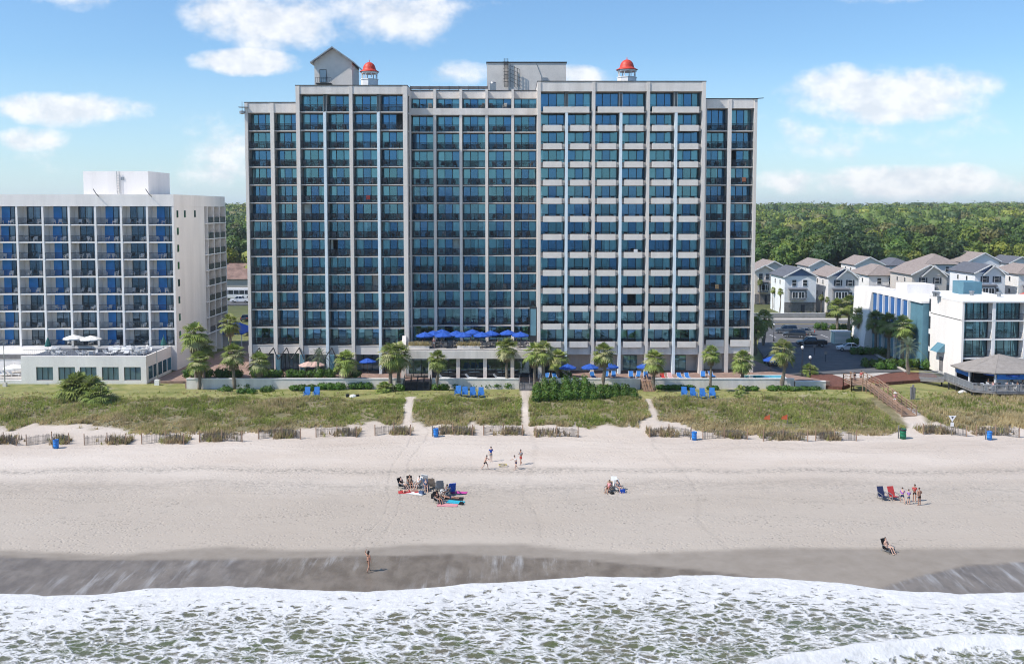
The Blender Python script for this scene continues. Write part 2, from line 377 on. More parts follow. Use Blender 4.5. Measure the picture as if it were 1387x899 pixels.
# vehicle tracks run along the beach
trk = NN(n, 'ShaderNodeTexWave', wave_type='BANDS', bands_direction='Y', i_Scale=.55, i_Distortion=1.2, i_Detail=1.0); trk.inputs['Detail Scale'].default_value = .15
n.links.new(P, trk.inputs['Vector'])
tz = MA(n, 'MULTIPLY', RAMP(n, MA(n, 'MULTIPLY', MA(n, 'SUBTRACT', sepg.outputs[1], 108.0), .1), (0, 0), (.3, 1), (.8, 1), (1, 0)), RAMP(n, trk.outputs['Fac'], (.6, 0), (.95, 1)))
dry = MIXC(n, MA(n, 'MULTIPLY', tz, .22), dry, (.46,.38,.33))
wand = MA(n, 'MULTIPLY', MA(n, 'SUBTRACT', NOI(n, P, .05, 3, .5), .5), 16.0)
def rut(axis, c, wd, k=1.0):
    q = MA(n, 'ABSOLUTE', MA(n, 'SUBTRACT', MA(n, 'ADD', sepg.outputs[axis], MA(n, 'MULTIPLY', wand, k)), c)); return MA(n, 'SUBTRACT', 1.0, MA(n, 'DIVIDE', q, wd), clamp=True)
ruts = None
for ax_, c_, w_ in ((1, 111.2, .25), (1, 113.0, .25), (1, 115.6, .3), (0, -12.6, .22), (0, -11.2, .22), (0, 2.0, .6), (0, 18.0, .5), (1, 92.6, .35), (1, 97.0, .8)):
    r_ = rut(ax_, c_, w_, 1.0 if ax_ else .5); ruts = r_ if ruts is None else MA(n, 'MAXIMUM', ruts, r_)
ruts = MA(n, 'MULTIPLY', ruts, RAMP(n, NOI(n, P, 1.7, 4, .7), (.35, .15), (.6, 1)))
dry = MIXC(n, MA(n, 'MULTIPLY', ruts, .26), dry, (.30,.26,.22))
dampc = MIXC(n, RAMP(n, med, (.35, 0), (.65, 1)), (.255,.22,.182), (.30,.262,.222))
wetc = MIXC(n, RAMP(n, NOI(n, P, .7, 5, .65, (1, .5, 1)), (.4, 0), (.6, 1)), (.15,.124,.098), (.215,.182,.148))
mpr = NN(n, 'ShaderNodeMapping'); mpr.inputs['Rotation'].default_value = (0,0,R(-32)); mpr.inputs['Scale'].default_value = (1.5,.16,1); n.links.new(P, mpr.inputs[0])
rill = MA(n, 'MAXIMUM', RAMP(n, NOI(n, mpr.outputs[0], .55, 6, .7), (.52, 0), (.66, 1)), MA(n, 'MULTIPLY', RAMP(n, NOI(n, P, 1.1, 5, .75, (2.8, .4, 1)), (.56, 0), (.74, 1)), .6))
patch = RAMP(n, NOI(n, P, .10, 3, .6), (.44, 0), (.60, 1))
wetc = MIXC(n, MA(n, 'MULTIPLY', MA(n, 'MULTIPLY', rill, patch), .6), wetc, (.48,.475,.47))
c = MIXC(n, ATT(n, 'damp'), dry, dampc); c = MIXC(n, ATT(n, 'wet'), c, wetc)
dg = MIXC(n, RAMP(n, med, (.35, 0), (.65, 1)), (.14,.13,.06), (.27,.23,.14))
lawnc = MIXC(n, RAMP(n, NOI(n, P, .35, 5, .7), (.36, 0), (.64, 1)), (.175,.195,.055), (.33,.305,.12))
bare = RAMP(n, NOI(n, P, .22, 4, .65), (.62, 0), (.70, 1))
lawnc = MIXC(n, MA(n, 'MULTIPLY', bare, .7), lawnc, (.42,.36,.27))
vg = MIXC(n, ATT(n, 'lawn'), dg, lawnc)
far = RAMP(n, MA(n, 'MULTIPLY', sepg.outputs[1], .001), (.15, 0), (.28, 1))
vg = MIXC(n, far, vg, (.07,.085,.03))
c = MIXC(n, ATT(n, 'veg'), c, vg)
n.links.new(c, b.inputs['Base Color'])
n.links.new(MA(n, 'SUBTRACT', .92, MA(n, 'MULTIPLY', ATT(n, 'wet'), .62)), b.inputs['Roughness'])
b.inputs['Specular IOR Level'].default_value = .35
# footprints
vor = NN(n, 'ShaderNodeTexVoronoi', i_Scale=1.9, i_Randomness=1.0); n.links.new(P, vor.inputs['Vector'])
foot = RAMP(n, vor.outputs['Distance'], (.10, 0), (.33, 1))
# trodden and driven lines
h = MA(n, 'ADD', MA(n, 'ADD', MA(n, 'MULTIPLY', foot, .6), MA(n, 'MULTIPLY', NOI(n, P, 2.4, 5, .75), 1.0)), MA(n, 'MULTIPLY', ruts, -.5))
hb = MA(n, 'MULTIPLY', MA(n, 'MULTIPLY', h, RAMP(n, NOI(n, P, .16, 3, .6, (.6, 1.5, 1)), (.36, .25), (.62, 1.0))), MA(n, 'SUBTRACT', 1.0, MA(n, 'MULTIPLY', ATT(n, 'damp'), .88)))
bp = NN(n, 'ShaderNodeBump', i_Strength=.55, i_Distance=.15); n.links.new(hb, bp.inputs['Height']); n.links.new(bp.outputs[0], b.inputs['Normal'])
tag(link('ground', me), 'sandy beach rising to grassy dunes and lawn', None, None, 'structure')

# ---- sea
def shore_y(x): return float(np.interp(x, *SHORE)) + .22*fbm(x, 0, .45, 8.0, 4) + .07*fbm(x, 0, 2.3, 3.0, 2)
xs2 = np.concatenate([[-9000,-3000,-1000,-400,-200,-110,-75], np.arange(-58,58.1,.3), [75,110,200,400,1000,3000,9000]])
tt = np.concatenate([[0,.04,.12,.22,.35], np.arange(.55,26,.3), [30,36,45,60,90,140,220,400,800,2000,5000,9000]])
V = np.zeros((len(tt), len(xs2), 3)); E = np.zeros((len(tt), len(xs2)), np.float32)
for i, x in enumerate(xs2):
    s0 = shore_y(x) if abs(x) < 80 else float(np.interp(x, *SHORE))
    # second breaker coming in at the right, near the camera
    cr = 61.75 - 1.5*(max(0, 31-x)/9)**1.7 + .3*fbm(x, 0, .3, 1.1)
    for j, t in enumerate(tt):
        y = s0 - t; edge = min(1, t/.35)
        z = .03 + .10*math.sqrt(edge) + .02*min(t, 10)*.3
        if t < 60:
            z += min(1, t/2)*(.05*fbm(x, y, .6, 2.0, 3) + .06*fbm(x, y, .18, 5.0, 2))
            z += .75*math.exp(-((y-cr)/.9)**2) * (1 if x > 14 else math.exp(-((x-14)/3)**2))
        elif t > 100: z = -.1
        V[j,i] = (x, y, z); E[j,i] = t
idx = np.arange(V.shape[0]*V.shape[1]).reshape(V.shape[0], V.shape[1])
Fq = np.stack([idx[:-1,:-1], idx[1:,:-1], idx[1:,1:], idx[:-1,1:]], -1).reshape(-1, 4)
sm = bpy.data.materials.new('foamy_sea'); sm.use_nodes = True; n = sm.node_tree; b = n.nodes['Principled BSDF']
me = npmesh('sea', V.reshape(-1,3), Fq, sm, smooth=True)
at = me.attributes.new('off', 'FLOAT', 'POINT'); at.data.foreach_set('value', E.ravel())
bk = np.zeros_like(E)
for i, x in enumerate(xs2):
    cr = 61.75 - 1.5*(max(0, 31-x)/9)**1.7 + .3*fbm(x, 0, .3, 1.1)
    for j in range(len(tt)): bk[j,i] = math.exp(-((V[j,i,1]-cr)/.8)**2) * (1 if x > 14 else math.exp(-((x-14)/3)**2)) if abs(x) < 100 else 0
at = me.attributes.new('breaker', 'FLOAT', 'POINT'); at.data.foreach_set('value', bk.ravel())
tcs = NN(n, 'ShaderNodeTexCoord'); P = tcs.outputs['Object']; off = ATT(n, 'off')
wn = NN(n, 'ShaderNodeTexNoise', i_Scale=.8, i_Detail=4.0, i_Roughness=.6); n.links.new(P, wn.inputs['Vector'])
wv = NN(n, 'ShaderNodeVectorMath', operation='MULTIPLY_ADD'); n.links.new(wn.outputs['Color'], wv.inputs[0]); wv.inputs[1].default_value = (1.3,1.3,0); n.links.new(P, wv.inputs[2])
mp = NN(n, 'ShaderNodeMapping'); mp.inputs['Rotation'].default_value = (0,0,R(22)); mp.inputs['Scale'].default_value = (.72,1.25,0); n.links.new(wv.outputs[0], mp.inputs[0])
def VOR(s, f='DISTANCE_TO_EDGE'):
    v = NN(n, 'ShaderNodeTexVoronoi', feature=f, i_Scale=s); n.links.new(mp.outputs[0], v.inputs['Vector']); return v.outputs['Distance']
e1 = VOR(1.2); e2 = VOR(3.3)
dn = NOI(n, P, .25, 4, .6)
near = RAMP(n, MA(n, 'MULTIPLY', off, .08), (0, 1.0), (.14, .62), (.5, .24), (1, .13))
cover = MA(n, 'ADD', MA(n, 'ADD', near, MA(n, 'MULTIPLY', MA(n, 'SUBTRACT', dn, .5), .9)), MA(n, 'MULTIPLY', ATT(n, 'breaker'), 1.2))
tot = MA(n, 'SUBTRACT', MA(n, 'ADD', MA(n, 'MULTIPLY', e1, 1.7), MA(n, 'MULTIPLY', e2, .9)), MA(n, 'MULTIPLY', NOI(n, P, 3.0, 5, .75), .55))
foam = RAMP(n, MA(n, 'SUBTRACT', MA(n, 'ADD', tot, .30), cover), (.0, 1), (.16, .55), (.34, .08), (.5, 0))
foam = MA(n, 'MULTIPLY', foam, RAMP(n, NOI(n, P, 1.3, 6, .75), (.25, .72), (.6, 1.0)))
far = RAMP(n, MA(n, 'MULTIPLY', off, .005), (.12, 1), (.3, .06))
foam = MA(n, 'MULTIPLY', foam, far)
wc = MIXC(n, RAMP(n, MA(n, 'MULTIPLY', off, .1), (0, 0), (1.0, 1)), (.165,.14,.10), (.10,.12,.045))
wc = MIXC(n, RAMP(n, NOI(n, P, .5, 3, .5), (.35, 0), (.65, 1)), wc, (.155,.14,.095))
wc = MIXC(n, RAMP(n, MA(n, 'MULTIPLY', off, .002), (.05, 0), (.4, 1)), wc, (.035,.085,.09))
n.links.new(MIXC(n, foam, wc, (.70,.695,.69)), b.inputs['Base Color'])
n.links.new(MA(n, 'ADD', .22, MA(n, 'MULTIPLY', foam, .7)), b.inputs['Roughness'])
b.inputs['Specular IOR Level'].default_value = .5
hh = MA(n, 'ADD', MA(n, 'MULTIPLY', foam, .8), MA(n, 'MULTIPLY', NOI(n, P, 2.2, 4, .65), .6))
bp = NN(n, 'ShaderNodeBump', i_Strength=.7, i_Distance=.2); n.links.new(hh, bp.inputs['Height']); n.links.new(bp.outputs[0], b.inputs['Normal'])
tag(link('sea', me), 'foamy green surf washing onto the beach', None, None, 'structure')
# ================================================================ BUILDINGS
TERR = 3.2
def window_geo(mb, x0, x1, z0, z1, y, npan=3, curt=None, door_open=None, ft=.06, mats=(0,1), alt=None):
    """sliding door set: frame slot 0, panes slot 1; returns pane edges"""
    mb.mi = mats[0]
    mb.box(x0, x1, y-.05, y+.05, z1-ft, z1); mb.box(x0, x1, y-.05, y+.05, z0, z0+ft)
    pw = (x1-x0)/npan
    for k in range(npan+1):
        xx = x0 + k*pw; mb.box(max(x0, xx-ft*.6), min(x1, xx+ft*.6), y-.048, y+.048, z0+ft, z1-ft)
    mb.mi = mats[1]
    for k in range(npan):
        if door_open == k: continue
        if alt: mb.mi = 2 if k in alt else 1
        dy_ = random.uniform(-.022, .022); dx_ = random.uniform(-.02, .02)
        a, b_ = x0+k*pw+ft*.6, x0+(k+1)*pw-ft*.6
        mb.quad((a, y+dx_, z0+ft), (b_, y-dx_, z0+ft), (b_, y-dx_+dy_, z1-ft), (a, y+dx_+dy_, z1-ft))
def curtain_geo(mb, x0, x1, z0, z1, y, fold=.14, amp=.04):
    n_ = max(3, int((x1-x0)/fold*2)); vs = []; fs = []
    for i in range(n_+1):
        x = x0+(x1-x0)*i/n_; yy = y + (amp if i % 2 else -amp); vs += [(x, yy, z0), (x, yy, z1)]
    for i in range(n_): fs.append((2*i, 2*i+2, 2*i+3, 2*i+1))
    mb.add(vs, fs)
def railing_geo(mb, x0, x1, z, y, h=1.05, pitch=.11, pk=.045, solid=0.0):
    mb.box(x0, x1, y-.03, y+.03, z+h-.05, z+h); mb.box(x0, x1, y-.02, y+.02, z+.08, z+.12)
    k = max(1, int((x1-x0)/pitch))
    for i in range(k+1):
        xx = x0+(x1-x0)*i/k; mb.box(xx-pk/2, xx+pk/2, y-.012, y+.012, z+.12, z+h-.05)
class Budget:
    """the hundred that show largest become parts, the rest one part"""
    def __init__(s, n=100): s.items = []; s.n = n
    def add(s, key, fn): s.items.append((key, fn))
    def flush(s, name, mats, parent, plural=None, sub=None):
        s.items.sort(key=lambda t: t[0]); rest = MB(); rsub = MB()
        for i, (k, fn) in enumerate(s.items):
            if i < s.n:
                mb = MB(); sb = MB(); fn(mb, sb); o = mb.build(name, mats, parent)
                if sub and sb.f: sb.build(sub[0], sub[1], o)
            else: fn(rest, rsub)
        if rest.f:
            o = rest.build(plural or name, mats, parent); o['kind'] = 'stuff'
            if sub and rsub.f: rsub.build(sub[0], sub[1], o)

# ---------------------------------------------------------------- the high-rise hotel
tower = empty('high_rise_hotel', (0, 152, TERR), 0, 'tall fifteen-storey hotel of grey concrete bays and teal glass behind the palms', 'hotel')
YA = 150.0
Z0 = Z_(468, YA); Z1 = Z_(151.2, YA); FH = (Z1-Z0)/13
SL = [Z0+FH*k for k in range(14)]                     # balcony slab levels, lowest first
SECT = {   # depth, column (photo px centre, px width, kind), top of parapet px, head of the top windows px, slab count
 'W': dict(Y=151.2, cols=[(336.4,4,'c'),(371,5,'c'),(405.2,4,'c')], top=139.5, head=153, n=13),
 'A': dict(Y=150.0, cols=[(405.7,5.0,'c'),(442,3.6,'b'),(477,4.6,'c'),(514,3.6,'b'),(549.8,5.6,'c')], top=116.5, head=127.5, n=14),
 'B': dict(Y=153.6, cols=[(555.5,4,'c'),(589.6,3.6,'c'),(624.6,3.6,'c'),(659.4,3.6,'c'),(694.4,3.6,'c'),(728.5,3.5,'c')], top=122, head=132.5, n=14),
 'C': dict(Y=150.0, cols=[(730,4.2,'c'),(766.8,3.6,'b'),(803.2,4.2,'c'),(839.8,3.6,'b'),(876.6,4.2,'c'),(913.8,3.6,'b'),(951,5,'c')], top=111, head=124, n=14),
 'D': dict(Y=151.2, cols=[(953.5,4,'c'),(986.2,5,'c'),(1021,4,'c')], top=134.5, head=147, n=13)}
winB, railB = Budget(), Budget()
BAYS = []      # balconies, for the furniture: (section, bay from left, floor, x0, x1, y_rail, y_glass, z)
bayno = 0
for sn, S in SECT.items():
    Y = S['Y']; ys_ = Y if sn != 'B' else Y
    zt = Z_(S['top'], Y); hd = Z_(S['head'], Y)
    C = [(X_(p, Y), w_/F_PX*Y*1.0, k) for p, w_, k in S['cols']]
    YG = Y+1.75; x0, x1 = C[0][0]-C[0][1]/2, C[-1][0]+C[-1][1]/2
    # mass behind the rooms, roof and parapet
    mb = MB(); mb.box(x0, x1, YG+1.2, Y+26, TERR, zt-.9); mb.build('room_block', MT['concrete'], tower)
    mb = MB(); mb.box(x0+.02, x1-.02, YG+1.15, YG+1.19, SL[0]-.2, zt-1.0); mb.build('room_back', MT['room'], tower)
    mb = MB(); yb = Y-.12 if sn != 'B' else Y+1.3
    mb.box(x0-.03, x1+.03, yb, Y+26.1, hd, zt)
    mb.mi = 1; mb.box(x0-.08, x1+.08, yb-.06, Y+26.2, zt, zt+.12); mb.build('parapet', [MT['concrete'], MT['dark']], tower)
    if sn == 'B':
        mb = MB(); mb.box(x0, x1, Y-.35, Y+1.9, Z_(156, Y), Z_(147, Y)); mb.build('crown_beam', MT['concrete'], tower)
    # columns
    for ci, (cx, cw, k) in enumerate(C):
        mb = MB(); m_ = MT['bluecol'] if k == 'b' else MT['column']
        ctop = (SL[13]-.18 if k == 'b' else (zt-.03 if sn != 'B' else Z_(121, Y)))
        if S['n'] == 13 and k != 'b': ctop = zt-.03
        if ci in (0, len(C)-1) and sn == 'B': ctop = zt-.2
        yf = Y-.22 if k != 'b' else Y-.42
        base = TERR if not (sn == 'B') else 7.7
        if sn == 'B' and 0 < ci < len(C)-1:
            zb = Z_(147, Y); mb.box(cx-cw/2, cx+cw/2, yf, YG-.06, base, Z_(156, Y)-.01)
            mb.prism([(cx-cw/2*.9, Y-.2), (cx+cw/2*.9, Y-.2), (cx+cw/2*.9, Y+1.29), (cx-cw/2*.9, Y+1.29)], zb+.01, ctop)
        else: mb.box(cx-cw/2, cx+cw/2, yf, YG-.06, base, ctop)
        mb.build('column', m_, tower)
        if k == 'b':    # narrow pier on the top floor
            mb = MB(); mb.box(cx-.2, cx+.2, Y+.5, YG-.06, SL[13]-.1, hd-.01); mb.build('pier', MT['recess'], tower)
    # slabs: light edge, one per floor
    for fi in range(S['n']):
        z = SL[fi]
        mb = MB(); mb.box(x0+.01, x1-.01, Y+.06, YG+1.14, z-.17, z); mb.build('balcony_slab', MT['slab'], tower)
    # bays
    for bi in range(len(C)-1):
        bx0, bx1 = C[bi][0]+C[bi][1]/2, C[bi+1][0]-C[bi+1][1]/2
        bayno += 1
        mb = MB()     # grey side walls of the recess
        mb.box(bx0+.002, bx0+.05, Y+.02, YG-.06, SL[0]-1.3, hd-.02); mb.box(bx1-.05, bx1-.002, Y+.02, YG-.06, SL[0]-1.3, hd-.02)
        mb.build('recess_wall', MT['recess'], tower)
        for fi in range(S['n']):
            z = SL[fi]; ztop = (SL[fi+1]-.17) if fi+1 < S['n'] else hd
            if sn == 'B' and fi == 12: ztop = Z_(156, Y)
            zb_ = z
            if sn == 'B' and fi == 13: zb_ = Z_(147, Y)
            gx0, gx1 = bx0+.05, bx1-.05
            op = random.choice([0, 1, 2]) if random.random() < .035 else None
            cv = random.random(); cs = []
            pw = (gx1-gx0)/3
            if cv < .42: cs = [(gx0+.05, gx0+pw*.9), (gx1-pw*.9, gx1-.05)]
            elif cv < .56: cs = [(gx0+.05, gx0+pw*random.uniform(.5, 1.6))]
            elif cv < .70: cs = [(gx1-pw*random.uniform(.5, 1.6), gx1-.05)]
            elif cv < .79: cs = [(gx0+.05, gx1-.05)]
            elif cv < .92: cs = [(gx0+.05, gx0+pw*.35), (gx1-pw*.35, gx1-.05)]
            cm_ = 0 if random.random() < .7 else 1
            al = random.choice([(1,), (1,), (1,), (1,), (1,), (1,), (0,), (2,), (0,1), (1,2), (3,), (3,), (0,1,2)])
            def fn(m1, m2, a=gx0, b=gx1, z=zb_, zt_=ztop, y=YG, op=op, cs=cs, cm_=cm_, al=al):
                window_geo(m1, a, b, z+.02, zt_-.02, y, 3, None, op, ft=.085, alt=al)
                m2.mi = cm_
                for ca, cb in cs: curtain_geo(m2, ca, cb, z+.08, zt_-.12, y+.22)
            winB.add(abs(z-27)+abs(bx0)*.4, fn)
            hasrail = True
            if sn == 'C':
                def fr(m1, m2, a=bx0, b=bx1, z=z, y=Y): railing_geo(m1, a+.02, b-.02, z, y+.12, 1.02, .16, .02)
            elif sn == 'B' and fi == 13:
                def fr(m1, m2, a=bx0, b=bx1, z=zb_, y=Y): railing_geo(m1, a+.02, b-.02, z-.15, y+.9, .95)
            else:
                def fr(m1, m2, a=bx0, b=bx1, z=z, y=Y): railing_geo(m1, a+.02, b-.02, z, y+.12, 1.08)
            if not (sn == 'B' and fi == 0): railB.add(abs(z-27)+abs(bx0)*.4, fr)
            BAYS.append((sn, bayno, fi, bx0, bx1, Y, YG, zb_))
            if sn == 'C' and not (fi == 13 and bi % 2):
                zz0, zz1 = z-.22, z+.70
                if fi == 13:
                    ex = C[bi+2][0]-C[bi+2][1]/2; a, b2 = bx0+.38, ex-.45
                else: a, b2 = bx0+.38, bx1-.52
                if not (fi == 13): sb_ = MB(); sb_.box(bx0+.06, bx1-.06, Y+.075, Y+.10, z+.001, z+.62); sb_.build('balcony_spandrel', MT['spandrel'], tower)
                mb = MB(); mb.box(a, b2, Y-.42, Y-.28, zz0, zz1); mb.box(b2-.12, b2, Y-.279, Y+.05, zz0, zz1); mb.box(a, a+.12, Y-.279, Y+.05, zz0, zz1)
                mb.box(a+.121, b2-.121, Y-.279, Y+.055, z-.2, z-.05)
                mb.build('balcony_panel', MT['panel'], tower)
            if sn == 'D' and fi == 0:
                mb = MB(); mb.box(bx0+.3, bx1-.1, Y-.12, Y+.0, z-.3, z+.75); mb.build('balcony_panel', MT['panel'], tower)
winB.flush('window', [MT['frame'], MT['glass'], MT['glass2']], tower, 'windows', ('curtain', [MT['curtain'], MT['curtain_w']]))
railB.flush('balcony_railing', MT['rail'], tower, 'balcony_railings')
# ground floor under the bays: fascia, recessed dark shopfront
for sn in 'WACD':
    S = SECT[sn]; Y = S['Y']; xa = X_(S['cols'][0][0], Y, 480); xb = X_(S['cols'][-1][0], Y, 480)
    mb = MB(); h0 = SL[0]-.18
    mb.box(xa, xb, Y+.1, Y+2.9, h0-1.25, h0-.005); mb.build('ground_floor_fascia', MT['concrete'], tower)
    mb = MB()
    if sn in 'WA': window_geo(mb, xa+.3, xb-.3, TERR+.1, h0-1.27, Y+2.5, 12); mb.build('ground_floor_glazing', [MT['frame'], MT['clear']], tower)
for px in (790, 858, 926):    # rooms opening on the pool deck
    mb = MB(); x = X_(px, YA); Yw = YA+2.86
    mb.box(X_(732, YA), X_(948, YA), YA+2.82, YA+2.84, TERR, SL[0]-1.3) if px == 790 else None
    window_geo(mb, x-1.1, x+1.1, TERR+.1, TERR+2.5, YA+2.75, 2) if px != 790 else None
    mb.build('pool_room_door' if px != 790 else 'pool_deck_wall', [MT['frame'], MT['glass']] if px != 790 else MT['concrete'], tower)
for px in (352, 371, 389, 406, 433, 450):   # slanting dark struts over the left entrance
    mb = MB(); x = X_(px, YA, 480)
    mb.bar((x-1.0, YA-1.6, SL[0]-1.9), (x, YA-.25, SL[0]-.3), .12); mb.bar((x+1.0, YA-1.6, SL[0]-1.9), (x, YA-.25, SL[0]-.3), .12)
    mb.build('entrance_strut', MT['dark'], tower)
for px in (378, 411, 451):
    mb = MB(); x = X_(px, YA, 490); mb.cbox(x, YA-.6, (TERR+SL[0]-1.7)/2+.2, .65, .65, SL[0]-TERR-1.4); mb.build('entrance_pillar', MT['teal'], tower)
# flared foot of the column left of the terrace, and the lift shaft by the terrace
mb = MB(); x = X_(548, YA, 460); mb.prism([(x-.35, YA-1.2), (x+.35, YA-1.2), (x+.35, YA-.23), (x-.35, YA-.23)], SL[0]-.5, SL[0]+.2)
mb.add([(x-.35,YA-1.2,SL[0]+.2),(x+.35,YA-1.2,SL[0]+.2),(x+.35,YA-.23,SL[0]+.2),(x-.35,YA-.23,SL[0]+.2),(x-.3,YA-.3,SL[0]+1.6),(x+.3,YA-.3,SL[0]+1.6),(x+.3,YA-.23,SL[0]+1.6),(x-.3,YA-.23,SL[0]+1.6)],
       [(0,1,5,4),(1,2,6,5),(2,3,7,6),(3,0,4,7),(4,5,6,7)]); mb.build('column_foot', MT['column'], tower)
mb = MB(); mb.box(X_(717.5, 152, 430), X_(727, 152, 430), 151.6, 153.2, 7.7, Z_(416, 152)); mb.mi = 1
mb.box(X_(718.5, 152, 430), X_(726, 152, 430), 151.54, 151.59, 9.0, Z_(418, 152)); mb.build('glass_lift_shaft', [MT['frame'], MT['teal']], tower)
# rooftop: gabled hut, cupolas, plant room
hut = MB(); Yh = 155.0; hx0, hx1 = X_(428.6, Yh), X_(479, Yh); hz0 = Z_(117, Yh); hz1 = Z_(84, Yh); ap = Z_(66, Yh); xm = (hx0+hx1)/2
hut.box(hx0, hx1, Yh, Yh+7, hz0-2.5, hz1); hut.add([(hx0,Yh,hz1),(hx1,Yh,hz1),(xm,Yh,ap),(hx0,Yh+7,hz1),(hx1,Yh+7,hz1),(xm,Yh+7,ap)], [(0,1,2),(3,5,4)])
ho = hut.build('rooftop_hut', MT['panel'], tower)
rf = MB()
for s, xe in ((-1, hx0-.5), (1, hx1+.5)):
    dz_ = (ap-hz1)/(xm-hx0)*.5
    rf.add([(xe, Yh-.9, hz1-dz_), (xm, Yh-.9, ap), (xm, Yh+7.4, ap), (xe, Yh+7.4, hz1-dz_), (xe, Yh-.9, hz1-dz_+.22), (xm, Yh-.9, ap+.22), (xm, Yh+7.4, ap+.22), (xe, Yh+7.4, hz1-dz_+.22)],
           [(0,1,2,3),(7,6,5,4),(0,4,5,1),(1,5,6,2),(2,6,7,3),(3,7,4,0)])
rf.build('hut_roof', MT['metal'], ho)
dd = MB(); window_geo(dd, X_(435.7, Yh), X_(444.8, Yh), Z_(112, Yh), Z_(94.5, Yh), Yh-.05, 1); dd.build('hut_door', [MT['frame'], MT['clear']], ho)
dd = MB(); dd.box(X_(431, Yh), X_(452, Yh), Yh-.8, Yh-.01, Z_(113.5, Yh)-.1, Z_(113.5, Yh)); railing_geo(dd, X_(431, Yh), X_(452, Yh), Z_(113.5, Yh), Yh-.75, .9, .3, .04); dd.build('hut_landing', MT['dark'], ho)
def cupola(px, py_base, py_eave, py_top, Y, dome_px):
    x = X_(px, Y); zb, ze, zt_ = Z_(py_base, Y), Z_(py_eave, Y), Z_(py_top, Y); r = dome_px/F_PX*Y
    d = MB(); d.lathe(x, Y, [(r*1.45, ze-.05), (r*1.45, ze), (r*1.1, ze+.22), (r*.98, ze+.35)] + [(r*.95*math.cos(t), ze+.35+(zt_-ze-.35)*math.sin(t)) for t in np.linspace(.15, 1.5, 8)] + [(.07, zt_), (.05, zt_+.35), (0, zt_+.36)], 20)
    c = d.build('cupola_dome', MT['redroof'], tower, True)
    b_ = MB()
    for k in range(8):
        a = math.pi/8+k*math.pi/4; b_.bar((x+r*1.15*math.cos(a), Y+r*1.15*math.sin(a), zb+.7), (x+r*1.15*math.cos(a), Y+r*1.15*math.sin(a), ze-.3), .13)
    b_.lathe(x, Y, [(r*1.3, ze-.05), (r*1.3, ze-.32), (r*1.05, ze-.32), (r*1.05, ze-.05)], 8)
    b_.lathe(x, Y, [(r*1.28, zb-1.5), (r*1.28, zb+.55), (r*1.35, zb+.6), (r*1.35, zb+.72), (0, zb+.72)], 8)
    b_.build('cupola_lantern', MT['white'], c)
cupola(502.3, 114, 97.5, 84.5, 154, 9); cupola(847.5, 111, 94.8, 81, 156, 10)
ph = MB(); Yp = 160; ph.box(X_(660, Yp), X_(766, Yp), Yp, Yp+9, 44, Z_(85.5, Yp)); ph.mi = 1; ph.box(X_(659, Yp), X_(767, Yp), Yp-.1, Yp+9.1, Z_(85.5, Yp), Z_(84, Yp))
po = ph.build('plant_room', [MT['panel'], MT['dark']], tower)
lp = MB()
for xx in (683, 688):
    lp.bar((X_(xx, Yp), Yp-.3, Z_(118, Yp)), (X_(xx, Yp), Yp-.3, Z_(80, Yp)), .08)
for k in range(26): zz = Z_(118, Yp)+k*.18; lp.bar((X_(683, Yp), Yp-.3, zz), (X_(688, Yp), Yp-.3, zz), .05)
for k in range(7):
    zz = Z_(112, Yp)+k*.55; xc = X_(685.5, Yp)
    pts = [(xc+.45*math.cos(a), Yp-.3-.75*math.sin(a), zz) for a in np.linspace(0, math.pi, 8)]; lp.tube(pts, .03, 4)
for dx_ in (691, 697, 701, 704):
    lp.bar((X_(dx_, Yp), Yp-.5, Z_(119, Yp)), (X_(dx_, Yp), Yp-.5, Z_(86+(dx_-691)*.7, Yp)), .07)
for k in range(5): lp.bar((X_(691, Yp), Yp-.5, Z_(90+k*5, Yp)), (X_(704, Yp), Yp-.5, Z_(95+k*5.5, Yp)), .05)
lp.build('caged_ladder', MT['dark'], po)
mb = MB(); mb.box(X_(735, Yp), X_(741, Yp), Yp-.15, Yp-.01, Z_(110, Yp), Z_(105.5, Yp)); mb.bar((X_(726, Yp), Yp-.04, Z_(86, Yp)), (X_(733, Yp), Yp-.04, Z_(104, Yp)), .06); mb.bar((X_(733, Yp), Yp-.04, Z_(104, Yp)), (X_(733, Yp), Yp-.04, Z_(112, Yp)), .06); mb.build('wall_pipe', MT['metal'], po)
mb = MB(); mb.box(X_(664, 156), X_(672, 156), 156, 157, 45, Z_(113, 156)); mb.lathe(X_(668, 156), 156.5, [(.5, Z_(113, 156)), (.4, Z_(111, 156)), (0, Z_(110.5, 156))]); mb.build('roof_vent', MT['metal'], tower)
mb = MB()
for i in range(9): mb.bar((X_(557+i*13, 157), 157, Z_(124, 157)), (X_(557+i*13, 157), 157, Z_(116.5, 157)), .08)
mb.box(X_(557, 157), X_(661, 157), 157, 157.08, Z_(121.5, 157), Z_(117, 157)); mb.build('roof_screen', MT['greywood'], tower)
mb = MB(); x = X_(331, 151); mb.box(x-.5, x+.9, 150.6, 151.3, Z_(146, 151), Z_(145, 151)); mb.lathe(x, 150.9, [(.1, Z_(155, 151)), (.45, Z_(154, 151)), (.45, Z_(151, 151)), (.1, Z_(150, 151))], 10); mb.bar((x,150.9,Z_(150,151)),(x,150.9,Z_(138,151)),.07); mb.build('roof_lamp', MT['metal'], tower)
mb = MB(); x = X_(1026, 151); mb.bar((x-1, 150.9, Z_(135, 151)+.1), (x+.6, 150.9, Z_(134, 151)+.1), .12); mb.build('roof_bracket', MT['dark'], tower)

